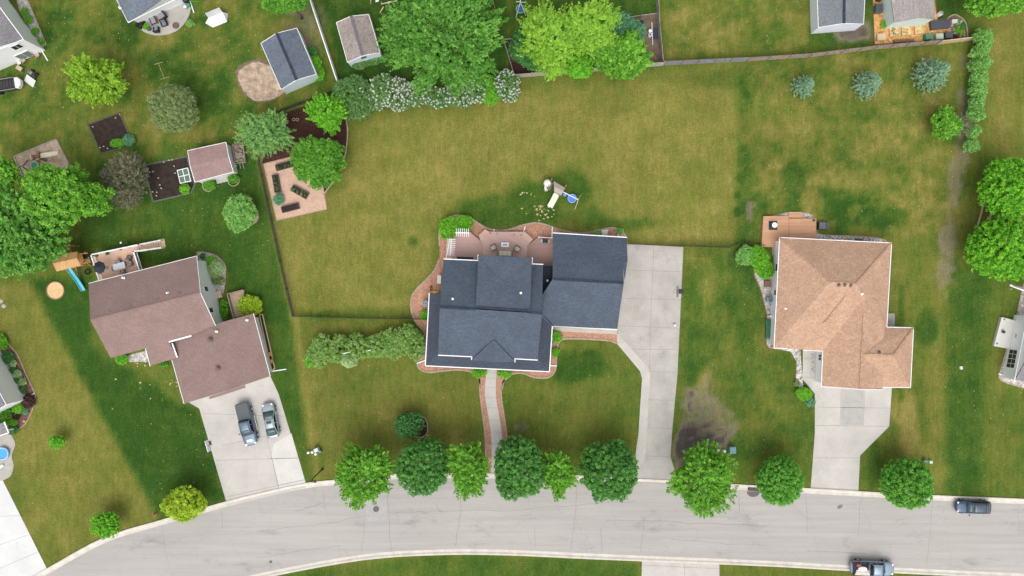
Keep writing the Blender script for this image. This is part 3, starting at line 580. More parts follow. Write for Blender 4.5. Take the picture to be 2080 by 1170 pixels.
bed("corner_bed", [(-20, 690), (10, 690), (36, 720), (60, 775), (72, 800)]+smooth_line([(72, 812), (65, 835), (52, 860), (30, 878)], 5)+[(0, 880), (-20, 850)], mat("old_bark", (0.17, 0.10, 0.075), .95, var=.3, scale=2, fine=.3, fscale=9), 0.02, EDGE, 0.14, 0.08)
bed("shed_bed", [(600, 88), (625, 70), (655, 160), (640, 165)], DIRT, 0.015)
bed("stone_border", [(2028, 765), (2065, 640), (2075, 590), (2085, 560), (2200, 590), (2160, 830), (2085, 790), (2045, 778), (2032, 772)], GRAVG, 0.02, EDGE, 0.14, 0.08)
bed("shrub_ring", [(510+15*math.cos(a*math.pi/15), 440+15*math.sin(a*math.pi/15)) for a in range(30)], GRAVP, 0.02, EDGE, 0.12, 0.07)
slabs("patio", [[(266, 30), (372, -15)]+smooth_line([(386, 8), (387, 22), (378, 43), (360, 62), (335, 71), (310, 71), (288, 62), (279, 48)], 6)], CONC, 0.05)
slabs("shed_step", [[(432, 345), (463, 338), (464, 368), (441, 374)]], CONC, 0.08)

# ------------------------------------------------------------------ foliage
LF = {
 'linden': leafmat("linden_leaves", (0.040, 0.151, 0.025), (0.095, 0.297, 0.050), (0.224, 0.526, 0.112)),
 'maple': leafmat("maple_leaves", (0.075, 0.225, 0.020), (0.165, 0.435, 0.035), (0.33, 0.68, 0.08)),
 'ball': leafmat("ball_tree_leaves", (0.059, 0.216, 0.024), (0.130, 0.400, 0.043), (0.270, 0.605, 0.086)),
 'locust': leafmat("locust_leaves", (0.160, 0.340, 0.030), (0.310, 0.590, 0.055), (0.50, 0.79, 0.12)),
 'lime': leafmat("lime_leaves", (0.150, 0.300, 0.022), (0.285, 0.510, 0.035), (0.46, 0.68, 0.08)),
 'poplar': leafmat("poplar_leaves", (0.060, 0.195, 0.024), (0.145, 0.385, 0.055), (0.30, 0.60, 0.11)),
 'yellow': leafmat("yellow_leaves", (0.190, 0.299, 0.017), (0.368, 0.540, 0.029), (0.609, 0.782, 0.069)),
 'oak': leafmat("oak_leaves", (0.063, 0.215, 0.022), (0.127, 0.365, 0.032), (0.254, 0.539, 0.071)),
 'dark': leafmat("dark_leaves", (0.035, 0.140, 0.028), (0.070, 0.238, 0.056), (0.140, 0.364, 0.112)),
 'grey': leafmat("grey_green_leaves", (0.116, 0.262, 0.069), (0.216, 0.431, 0.116), (0.385, 0.616, 0.200)),
 'spruce': leafmat("spruce_needles", (0.12, 0.24, 0.135), (0.22, 0.385, 0.225), (0.40, 0.58, 0.38), 0.1),
 'pine': leafmat("pine_needles", (0.111, 0.172, 0.051), (0.201, 0.273, 0.091), (0.342, 0.403, 0.172), 0.1),
 'twig': leafmat("bare_twigs", (0.10, 0.10, 0.058), (0.195, 0.19, 0.115), (0.30, 0.29, 0.18), 0.05),
 'hedge': leafmat("hedge_leaves", (0.112, 0.298, 0.060), (0.224, 0.492, 0.104), (0.403, 0.685, 0.209)),
 'honey': leafmat("honeysuckle_leaves", (0.11, 0.25, 0.04), (0.225, 0.42, 0.085), (0.46, 0.57, 0.22)),
 'lilac': leafmat("lilac_leaves", (0.075, 0.195, 0.045), (0.143, 0.300, 0.083), (0.255, 0.435, 0.150)),
 'bloom': leafmat("white_blossom", (0.550, 0.530, 0.520), (0.700, 0.670, 0.660), (0.800, 0.780, 0.770), 0.15),
 'bright': leafmat("bright_shrub_leaves", (0.077, 0.273, 0.016), (0.169, 0.494, 0.026), (0.299, 0.676, 0.053)),
 'pale': leafmat("pale_leaves", (0.250, 0.413, 0.150), (0.413, 0.575, 0.237), (0.600, 0.750, 0.375)),
 'purple': leafmat("purple_leaves", (0.040, 0.020, 0.022), (0.090, 0.040, 0.040), (0.150, 0.075, 0.060)),
 'teal': leafmat("blue_green_leaves", (0.084, 0.252, 0.126), (0.140, 0.364, 0.182), (0.252, 0.504, 0.280)),
}
BARK = mat("bark", (0.14, 0.11, 0.085), 0.9, var=0.3, scale=6)
def leafblock(r, C, rad, n, size, up, axis, alen, width, flat):
    K = len(C); T = K*n
    c = np.repeat(C, n, 0); ctint = np.repeat(r.random(K), n)
    off = r.normal(size=(T, 3)); off[:, 2] = np.abs(off[:, 2])-0.25; off /= np.linalg.norm(off, axis=1)[:, None]; off *= (r.random((T, 1))**0.35)
    p = c+off*rad*np.array([1, 1, flat])
    if axis is not None:
        ax = np.repeat(axis, n, 0); t = r.random((T, 1)); p = c+ax*alen*(t-0.35)+off*rad*(1.1-0.75*t)
    nr = r.normal(size=(T, 3))*0.50+off*0.60; nr[:, 2] += up; nr /= np.linalg.norm(nr, axis=1)[:, None]
    a = r.normal(size=(T, 3))
    if axis is not None: a = a*0.7+ax*1.1
    a -= nr*(a*nr).sum(1)[:, None]; a /= np.linalg.norm(a, axis=1)[:, None]+1e-9
    b = np.cross(nr, a); s = size*(0.65+0.7*r.random((T, 1)))
    V = np.stack([p-a*s*0.5, p+b*s*0.5*width+nr*s*0.08, p+a*s*0.5, p-b*s*0.5*width+nr*s*0.08], 1).reshape(-1, 3)
    return V, np.clip(0.6*ctint+0.4*r.random(T)+r.normal(size=T)*0.05, 0, 1)
def leaves(name, material, parent, C, rad, n, size, up=0.85, axis=None, alen=0.0, seed=0, width=0.55, origin=None, flat=1.0, fill=None):
    """n leaf-sized faces round every clump centre C; with axis the leaves sit along a shoot; fill = inner foliage"""
    r = np.random.default_rng(seed)
    V, tint = leafblock(r, C, rad, n, size, up, axis, alen, width, flat)
    if fill is not None:
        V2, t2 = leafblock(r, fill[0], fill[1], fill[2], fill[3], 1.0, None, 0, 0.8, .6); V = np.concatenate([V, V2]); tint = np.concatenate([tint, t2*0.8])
    if origin is not None: V = V-np.array(origin)
    T = len(tint)
    me = bpy.data.meshes.new(name); me.vertices.add(T*4); me.vertices.foreach_set("co", V.ravel())
    me.loops.add(T*4); me.loops.foreach_set("vertex_index", np.arange(T*4, dtype=np.int32))
    me.polygons.add(T); me.polygons.foreach_set("loop_start", np.arange(0, T*4, 4, dtype=np.int32)); me.polygons.foreach_set("loop_total", np.full(T, 4, np.int32))
    me.update(calc_edges=True)
    at = me.attributes.new("tint", 'FLOAT', 'FACE'); at.data.foreach_set("value", tint.astype(np.float32))
    me.materials.append(material)
    o = bpy.data.objects.new(name, me); COL.objects.link(o)
    if parent is not None: o.parent = parent; ORG[o.name] = ORG[parent.name]
    return o
def dome(rx, ry, rz, spacing, lobes=7, lob=0.22, low=-0.35, seed=0, shells=(1.0, 0.72), gap=0.0, lw=0.2):
    """clump centres over a lumpy crown; returns offsets and outward directions"""
    r = np.random.default_rng(seed); out = []; dirs = []
    L = r.normal(size=(lobes, 3)); L[:, 2] = np.abs(L[:, 2])*0.8-0.1; L /= np.linalg.norm(L, axis=1)[:, None]
    G = r.normal(size=(3, 3)); G /= np.linalg.norm(G, axis=1)[:, None]
    for sh in shells:
        area = 4*math.pi*((rx*ry)**1.6/3+2*(((rx+ry)/2*rz)**1.6)/3)**(1/1.6)*sh*sh
        n = max(8, int(area/spacing**2)); i = np.arange(n)+0.5
        z = 1-2*i/n; th = math.pi*(1+5**0.5)*i; q = np.sqrt(1-z*z); d = np.stack([q*np.cos(th), q*np.sin(th), z], 1)
        d += r.normal(size=d.shape)*0.06; d /= np.linalg.norm(d, axis=1)[:, None]; d = d[d[:, 2] > low]
        f = np.exp(-(np.maximum(0, 1-d@L.T)/lw)**1.3).max(1); k = sh*((1-lob)+lob*1.2*f+r.normal(size=len(d))*0.035)
        p = d*k[:, None]*np.array([rx, ry, rz])
        if gap > 0 and sh > 0.85:
            g = (d@G.T); keep = ~((g.max(1) > 0.90-gap*0.1) & (r.random(len(d)) < 0.85)); p = p[keep]; d = d[keep]
        out.append(p); dirs.append(d)
    return np.concatenate(out), np.concatenate(dirs)
SEED = [100]
def trunk(m, base, top, r0, C, rnd, nlimb=7):
    base = Vector(base); top = Vector(top)
    m.tube([base, base.lerp(top, 0.12)+Vector((0.02, 0, 0)), base.lerp(top, 0.55), top], [r0*1.35, r0, r0*0.75, r0*0.35], 9)
    for k in range(nlimb):
        a = base.lerp(top, 0.35+0.5*k/nlimb); e = Vector(C[rnd.randrange(len(C))]); e = a.lerp(e, 0.9)
        mid = a.lerp(e, 0.5)+Vector((0, 0, 0.15)); m.tube([a, mid, e], [r0*0.42, r0*0.28, r0*0.1], 6)
def tree(px, py, rx, ry, h, kind, label, style='blob', name='tree', cat='tree', group=None, spacing=0.5, n=16, size=0.26, rad=0.3, rzf=None, base=None, lobes=7, lob=0.22, gap=0.0, up=0.85, shells=(1.0, 0.72), tr=None, alen=0.9, low=-0.35, lw=0.2, width=0.6, stem='trunk', crown='crown'):
    SEED[0] += 1; sd_ = SEED[0]; rnd = random.Random(sd_)
    wx, wy = rx/S, ry/S; rz = (rzf or 0.8)*(wx+wy)/2; rz = min(rz, h*0.46); zc = h-rz
    f = (H-zc)/H; wx *= f; wy *= f; c = P(px, py, zc); bx, by = (c.x, c.y) if base is None else tuple(P(*base))[:2]
    root = thing(name, label, cat, (bx, by, 0), 0, group)
    off, d = dome(wx, wy, rz, spacing, lobes, lob, low, sd_, shells, gap, lw)
    C = off+np.array(c)
    C[:, 2] = np.maximum(C[:, 2], 0.25)
    org = (bx, by, 0)
    fo, fd = dome(wx*0.82, wy*0.82, rz*0.80, max(0.40, spacing*0.8), lobes, lob, -0.45, sd_, (1.0,), 0, lw)
    F = fo+np.array(c); F[:, 2] = np.maximum(F[:, 2], 0.3); FL = (F, spacing*0.55, 14, size*1.9)
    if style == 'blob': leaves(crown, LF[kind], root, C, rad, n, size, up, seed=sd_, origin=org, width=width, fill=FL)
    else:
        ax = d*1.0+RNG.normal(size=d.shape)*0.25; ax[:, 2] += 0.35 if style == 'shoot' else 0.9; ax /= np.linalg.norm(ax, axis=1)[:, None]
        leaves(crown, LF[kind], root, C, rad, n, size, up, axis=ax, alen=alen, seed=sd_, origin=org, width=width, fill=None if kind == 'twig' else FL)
    m = M(); trunk(m, (bx, by, -0.05), (c.x, c.y, zc+rz*0.55), tr or max(0.07, h*0.02), C, rnd); obj(stem, m, BARK, root, smooth=True)
    return root
def shrub(px, py, rx, ry, h, kind, label, name='shrub', cat='shrub', group=None, spacing=0.28, n=12, size=0.17, rad=0.2, style='blob', lob=0.18, shells=(1.0, 0.65), up=0.85, alen=0.4, low=-0.1, bloom=0, width=0.6, loc=None):
    """a low shrub: stems and leaves grown from the ground, as one bush"""
    SEED[0] += 1; sd_ = SEED[0]
    zc = h*0.45; f = (H-zc)/H; c = P(px, py, zc); wx, wy = rx/S*f, ry/S*f
    root = thing(name, label, cat, (c.x, c.y, 0), 0, group)
    off, d = dome(wx, wy, h*0.55, spacing, 6, lob, low, sd_, shells); C = off+np.array(c); C[:, 2] = np.maximum(C[:, 2], 0.06)
    ax = None
    if style != 'blob': ax = d+RNG.normal(size=d.shape)*0.3; ax[:, 2] += 0.3; ax /= np.linalg.norm(ax, axis=1)[:, None]
    org = (c.x, c.y, 0)
    fo, fd = dome(wx*0.85, wy*0.85, h*0.45, spacing*1.1, 6, lob, -0.05, sd_, (1.0,)); F = fo+np.array(c); F[:, 2] = np.maximum(F[:, 2], 0.05)
    leaves('foliage', LF[kind], root, C, rad, n, size, up, axis=ax, alen=alen, seed=sd_, origin=org, width=width, fill=(F, spacing*.6, 7, size*1.5))
    if bloom:
        r = np.random.default_rng(sd_); top = np.where(d[:, 2] > 0.0)[0]; gdir = r.normal(size=3); gdir[2] = 0.6; gdir /= np.linalg.norm(gdir)
        top = top[(d[top]@gdir > -0.6+0.5*(1-bloom)) & (r.random(len(top)) < bloom)]
        B = C[top]+d[top]*rad*0.75; B[:, 2] += rad*0.3
        leaves('blossom', LF['bloom'], root, B, 0.13, 9, 0.12, 0.9, seed=sd_+1, origin=org, width=0.9)
    m = M(); rnd = random.Random(sd_)
    for k in range(6):
        e = Vector(C[rnd.randrange(len(C))]); m.tube([(c.x+rnd.uniform(-.1, .1), c.y+rnd.uniform(-.1, .1), -0.03), Vector((c.x, c.y, 0)).lerp(e, 0.5), e], [0.03, 0.022, 0.01], 5)
    obj('stem', m, BARK, root, smooth=True); return root
def conifer(px, py, r_px, h, kind, label, base, group=None):
    SEED[0] += 1; sd_ = SEED[0]; r = np.random.default_rng(sd_)
    b = P(*base); root = thing('spruce_tree', label, 'tree', (b.x, b.y, 0), 0, group); R0 = r_px/S; C = []; A = []; rnd = random.Random(sd_)
    layers = max(7, int(h/0.42))
    for i in range(layers):
        t = i/(layers-1); z = 0.25+t*(h-0.35); rad = R0*(1-t)**0.8*(0.92+0.16*r.random())+0.05; nb = max(4, int(6+11*(1-t)))
        for k in range(nb):
            a = 2*math.pi*(k+0.5*(i % 2)+r.uniform(-.3, .3))/nb; rr = rad*r.uniform(0.86, 1.08)
            for s in np.arange(max(0.2, rr*0.3), rr+0.01, 0.26):
                j = rnd.uniform(-.16, .16); C.append((b.x+math.cos(a)*s-math.sin(a)*j, b.y+math.sin(a)*s+math.cos(a)*j, z+0.30*s*(0.5-t*0.2)+rnd.uniform(-.03, .12))); A.append((math.cos(a)+rnd.uniform(-.6, .6), math.sin(a)+rnd.uniform(-.6, .6), 0.8+0.5*t))
    C.append((b.x, b.y, h)); A.append((0, 0, 1)); C = np.array(C); A = np.array(A); A /= np.linalg.norm(A, axis=1)[:, None]
    leaves('crown', LF[kind], root, C, 0.17, 34, 0.12, 0.9, axis=A, alen=0.18, seed=sd_, origin=(b.x, b.y, 0), width=0.42)
    m = M().tube([(b.x, b.y, -0.05), (b.x, b.y, h*0.5), (b.x, b.y, h)], [0.14, 0.08, 0.015], 8); obj('trunk', m, BARK, root, smooth=True)

# ---- street trees along the north kerb
LN = dict(spacing=0.48, n=34, size=0.165, rad=0.25, lob=0.22, lobes=15, lw=.14, rzf=0.85, gap=0.35)
MP = dict(spacing=0.56, n=30, size=0.175, rad=0.24, lob=0.36, lobes=26, lw=0.07, style='shoot', alen=0.6, rzf=0.85, gap=0.2)
G1 = "street trees along the kerb"
tree(742, 962, 54, 66, 8.0, 'maple', "bright green tree leftmost in the row along the front kerb", base=(748, 955), group=G1, **{**MP, 'lob': 0.36})
tree(860, 946, 53, 56, 7.0, 'linden', "dense round dark green tree at the kerb, between two brighter ones left of the path", group=G1, **LN)
tree(951, 950, 43, 59, 7.6, 'maple', "narrow bright green tree at the kerb just left of the front path", group=G1, **MP)
tree(1052, 949, 55, 64, 7.4, 'linden', "large dark green tree at the kerb just right of the front path", group=G1, **{**LN, 'lob': 0.2})
tree(1137, 960, 34, 54, 6.6, 'maple', "small gappy bright green tree squeezed between two big round trees at the kerb", group=G1, **{**MP, 'lob': 0.45, 'lobes': 9, 'lw': .12})
tree(1235, 956, 57, 62, 7.2, 'linden', "round dark green tree at the kerb left of the central driveway mouth", group=G1, **LN)
tree(1425, 970, 67, 70, 9.0, 'maple', "largest bright green kerb tree, spreading over the road right of the central driveway", group=G1, **MP)
tree(1582, 975, 44, 48, 6.0, 'ball', "small round clipped kerb tree left of the right-hand driveway", group=G1, **{**LN, 'lob': 0.08, 'gap': 0})
tree(1840, 982, 50, 49, 6.2, 'ball', "ball-shaped bright kerb tree right of the right-hand driveway", group=G1, **{**LN, 'lob': 0.07, 'gap': 0})
tree(376, 1018, 45, 38, 4.6, 'yellow', "yellow-leaved tree on the kerb at the left lawn corner", spacing=0.42, n=14, size=0.2, rad=0.24, lob=0.3, gap=0.3)
tree(219, 1064, 29, 25, 3.6, 'bright', "young green tree on the dry lawn near the street bend", base=(236, 1043), spacing=0.4, n=12, size=0.2, rad=0.2, style='shoot', alen=0.6, lob=0.3)
tree(117, 897, 16, 14, 2.2, 'bright', "tiny sapling alone on the dry side lawn", base=(131, 889), spacing=0.34, n=12, size=0.17, rad=0.18, lob=0.3)
tree(830, 862, 27, 26, 3.4, 'dark', "small dark green tree beside its oval bark ring in the front lawn", base=(848, 866), style='shoot', spacing=0.38, n=16, size=0.2, rad=0.2, alen=0.5, lob=0.25)
# ---- back yards
tree(583, -2, 50, 30, 9, 'oak', "green tree cut off by the top edge above the blue-grey shed", spacing=0.5, rad=0.28)
tree(902, 80, 112, 108, 15, 'poplar', "huge tall poplar towering over the white flowering hedge", style='shoot', spacing=0.62, n=30, size=0.24, rad=0.33, alen=1.1, lob=0.52, lobes=52, lw=0.035, rzf=1.15, gap=0.5, base=(915, 150), shells=(1.0, 0.8, 0.55), tr=0.4)
tree(1078, 100, 44, 46, 7, 'dark', "dark green tree at the left end of the fenced bark bed", spacing=0.5, size=0.22, rad=0.28, lob=0.3)
tree(1112, 78, 62, 62, 9.6, 'locust', "left feathery yellow-green locust tree in the fenced bark bed", name='locust_tree', style='plume', spacing=0.6, n=24, size=0.21, rad=0.28, alen=1.4, lob=0.5, lobes=22, lw=.07, width=0.4, gap=0.2, base=(1118, 120))
tree(1200, 56, 54, 54, 9.6, 'locust', "right feathery yellow-green locust tree in the fenced bark bed", name='locust_tree', style='plume', spacing=0.6, n=24, size=0.21, rad=0.28, alen=1.4, lob=0.45, lobes=22, lw=.07, width=0.4, gap=0.2, base=(1195, 100))
tree(1128, 128, 26, 34, 5.5, 'locust', "small drooping yellow-green tree hanging over the plank fence", name='locust_tree', style='shoot', spacing=0.5, n=20, size=0.2, rad=0.24, alen=0.9, lob=0.4, width=0.4)
tree(1265, 70, 46, 40, 5, 'teal', "blue-green shrubby tree beside the compost corner", spacing=0.45, size=0.2, rad=0.26, lob=0.25)
tree(1190, 100, 46, 34, 5, 'oak', "mid green tree half hidden below the right yellow-green locust", spacing=0.5, size=0.22, rad=0.28, lob=0.3)
tree(1100, 128, 28, 20, 3.4, 'pine', "olive shrubby tree against the inside of the plank fence", spacing=0.45, size=0.2, rad=0.26, lob=0.3)
tree(1174, 136, 31, 28, 5.2, 'bright', "small bright green tree leaning over the middle of the plank fence", spacing=0.48, n=15, size=0.22, rad=0.25, lob=0.3)
tree(1262, 114, 58, 48, 7.6, 'maple', "broad light green maple at the right end of the plank fence", spacing=0.62, n=18, size=0.28, rad=0.32, lob=0.34, lobes=26, lw=.07, gap=0.1)
tree(2026, -10, 66, 44, 8, 'maple', "bright green tree cut off by the top right corner", spacing=0.6, n=16, size=0.3, rad=0.32, lob=0.25)
tree(196, 160, 57, 50, 7.2, 'lime', "irregular lime green tree alone in the top left lawn", style='shoot', spacing=0.6, n=20, size=0.26, rad=0.30, alen=0.8, lob=0.46, lobes=13, lw=.12, gap=0.4)
tree(355, 221, 48, 46, 6.4, 'pine', "round olive pine in the top left lawn", name='pine_tree', spacing=0.52, n=34, size=0.26, rad=0.28, lob=0.16, lobes=12, width=0.22)
tree(256, 366, 43, 52, 4.6, 'twig', "nearly bare brown twiggy tree beside the soil plot", style='shoot', spacing=0.50, n=34, size=0.36, rad=0.3, alen=1.0, lob=0.18, width=0.12, up=0.2, shells=(1.0, 0.8, 0.6))
tree(134, 400, 84, 66, 9.6, 'maple', "big bright green tree overhanging the gravel play pit", spacing=0.62, n=20, size=0.28, rad=0.36, lob=0.36, lobes=30, lw=.06, gap=0.1, rzf=0.75)
tree(52, 492, 86, 66, 9.4, 'poplar', "large green tree at the left edge above the wooden playset", style='shoot', spacing=0.72, n=22, size=0.32, rad=0.36, alen=1.1, lob=0.42, lobes=34, lw=.05, gap=0.2, rzf=0.7)
tree(26, 418, 46, 34, 7.4, 'poplar', "green tree at the left edge between its two bigger neighbours", style='shoot', spacing=0.65, n=20, size=0.3, rad=0.34, alen=1.0, lob=0.4, lobes=22, lw=.07)
tree(5, 350, 38, 30, 7, 'maple', "tree cut off by the left edge beside the gravel play pit", style='shoot', spacing=0.6, n=18, size=0.28, rad=0.3, alen=0.9, lob=0.35)
tree(489, 434, 31, 38, 3.4, 'hedge', "rounded light green small tree in a gravel ring", spacing=0.4, n=16, size=0.19, rad=0.25, lob=0.2)
tree(541, 272, 52, 46, 6.4, 'grey', "feathery grey-green tree at the left end of the bark bed", style='shoot', spacing=0.58, n=26, size=0.22, rad=0.26, alen=1.0, lob=0.4, lobes=26, lw=.07, width=0.35)
tree(664, 233, 36, 38, 5, 'bright', "young bright green tree at the top of the bark bed", style='shoot', spacing=0.52, n=20, size=0.24, rad=0.25, alen=0.9, lob=0.42, gap=0.3)
tree(647, 329, 52, 53, 6.4, 'oak', "dense oak between the bark bed and the gravel pad", spacing=0.56, n=18, size=0.22, rad=0.3, lob=0.28, lobes=26, lw=.07)
tree(2050, 382, 56, 62, 7.4, 'bright', "upper of the two big round trees at the right edge", spacing=0.56, n=16, size=0.27, rad=0.27, lob=0.16, lobes=12)
tree(2040, 506, 76, 60, 7.6, 'bright', "lower of the two big round trees at the right edge", spacing=0.56, n=16, size=0.27, rad=0.27, lob=0.16, lobes=12)
tree(1919, 251, 30, 30, 3.6, 'maple', "small light green tree left of the tall hedge", spacing=0.45, n=16, size=0.22, rad=0.25, lob=0.4, style='shoot', alen=0.6)
tree(1951, 254, 18, 20, 2.6, 'twig', "sparse greyish bush tucked between small tree and hedge", name='bare_bush', cat='bush', spacing=0.42, n=20, size=0.24, rad=0.2, style='shoot', width=0.16, lob=0.3)
conifer(1633, 176, 24, 3.8, 'spruce', "smallest blue spruce, leftmost of the three", (1627, 179), "blue spruces in the back lawn")
conifer(1762, 170, 31, 4.8, 'spruce', "middle blue spruce of the three in a row", (1752, 177), "blue spruces in the back lawn")
conifer(1895, 144, 37, 5.8, 'spruce', "largest blue spruce, nearest to the tall hedge", (1880, 157), "blue spruces in the back lawn")
# ---- white flowering hedge
G2 = "lilac hedge behind the big lawn"
LI = dict(name='lilac_bush', group=G2, spacing=0.40, n=16, size=0.19, rad=0.24)
shrub(718, 200, 45, 43, 3.4, 'lilac', "big dark leafy lilac with almost no flowers at the hedge's left end", bloom=0.06, **LI)
shrub(776, 185, 26, 34, 3.2, 'lilac', "tall green lilac with some white flowers next to the leafy left one", bloom=0.25, **LI)
shrub(768, 212, 14, 12, 1.6, 'lilac', "low lilac stray with white flowers at the hedge's front left", bloom=0.7, **LI)
shrub(812, 192, 34, 33, 3.2, 'lilac', "heavily white flowering lilac left of the poplar foot", bloom=0.95, **LI)
shrub(852, 188, 26, 28, 2.8, 'lilac', "greyish lilac with fading white flowers in front of the poplar", bloom=0.5, **LI)
shrub(888, 200, 28, 22, 2.4, 'lilac', "low half-flowering lilac right under the poplar crown", bloom=0.4, **LI)
shrub(934, 194, 32, 26, 2.8, 'lilac', "white flowering lilac right of the poplar foot", bloom=0.8, **LI)
shrub(966, 182, 26, 28, 3.0, 'lilac', "lilac with loose white flowers third from the hedge's right end", bloom=0.55, **LI)
shrub(996, 184, 24, 28, 2.6, 'bright', "plain bright green shrub with no flowers in the flowering hedge", **LI)
shrub(1028, 178, 26, 32, 3.0, 'lilac', "white flowering lilac at the hedge's right end by the plank fence", bloom=0.75, **LI)
# ---- tall clipped hedge on the right
G3 = "tall hedge on the right boundary"
for x, y, rx, ry, lab in [(1994, 78, 19, 20, "topmost bush of the tall right hedge, at the fence end"), (1989, 106, 20, 19, "second bush from the top of the tall right hedge"), (1987, 133, 20, 19, "third bush from the top of the tall right hedge"), (1984, 160, 19, 19, "fourth bush from the top of the tall right hedge"), (1981, 187, 18, 19, "fifth bush from the top of the tall right hedge"), (1981, 212, 18, 17, "sixth bush from the top of the tall right hedge"), (1978, 235, 17, 16, "lowest joined bush of the tall right hedge, beside the small tree"), (1973, 269, 15, 13, "separate bush below the tall right hedge"), (1971, 296, 15, 13, "lowest separate bush under the tall right hedge")]:
    shrub(x, y, rx, ry, 2.6, 'hedge', lab, name='hedge_bush', cat='hedge', group=G3, spacing=0.38, n=24, size=0.16, rad=0.2, lob=0.3)
# ---- flowering shrub row left of the blue-roofed house
G4 = "shrub row left of the central house"
for x, y, rx, ry, h, lab in [(653, 713, 33, 32, 2.2, "leftmost pale shrub of the row beside the central house"), (692, 712, 27, 32, 2.0, "second pale shrub from the left in the row beside the central house"), (733, 707, 30, 30, 2.2, "third pale shrub of the row, behind the white flowering one"), (772, 704, 28, 29, 2.2, "fourth pale shrub of the row, right of the middle"), (803, 697, 27, 31, 2.4, "fifth pale shrub of the row, second nearest to the central house"), (838, 694, 29, 38, 2.6, "largest pale shrub of the row, touching the central house")]:
    shrub(x, y, rx, ry, h, 'honey', lab, name='honeysuckle_shrub', group=G4, spacing=0.44, n=20, size=0.18, rad=0.25, lob=0.34)
shrub(632, 730, 13, 16, 1.2, 'bright', "small bright green shrub at the left foot of the pale shrub row", spacing=0.3, rad=0.2)
shrub(711, 734, 16, 14, 2.2, 'pale', "whitish variegated shrub in front of the pale shrub row", spacing=0.3, rad=0.2)
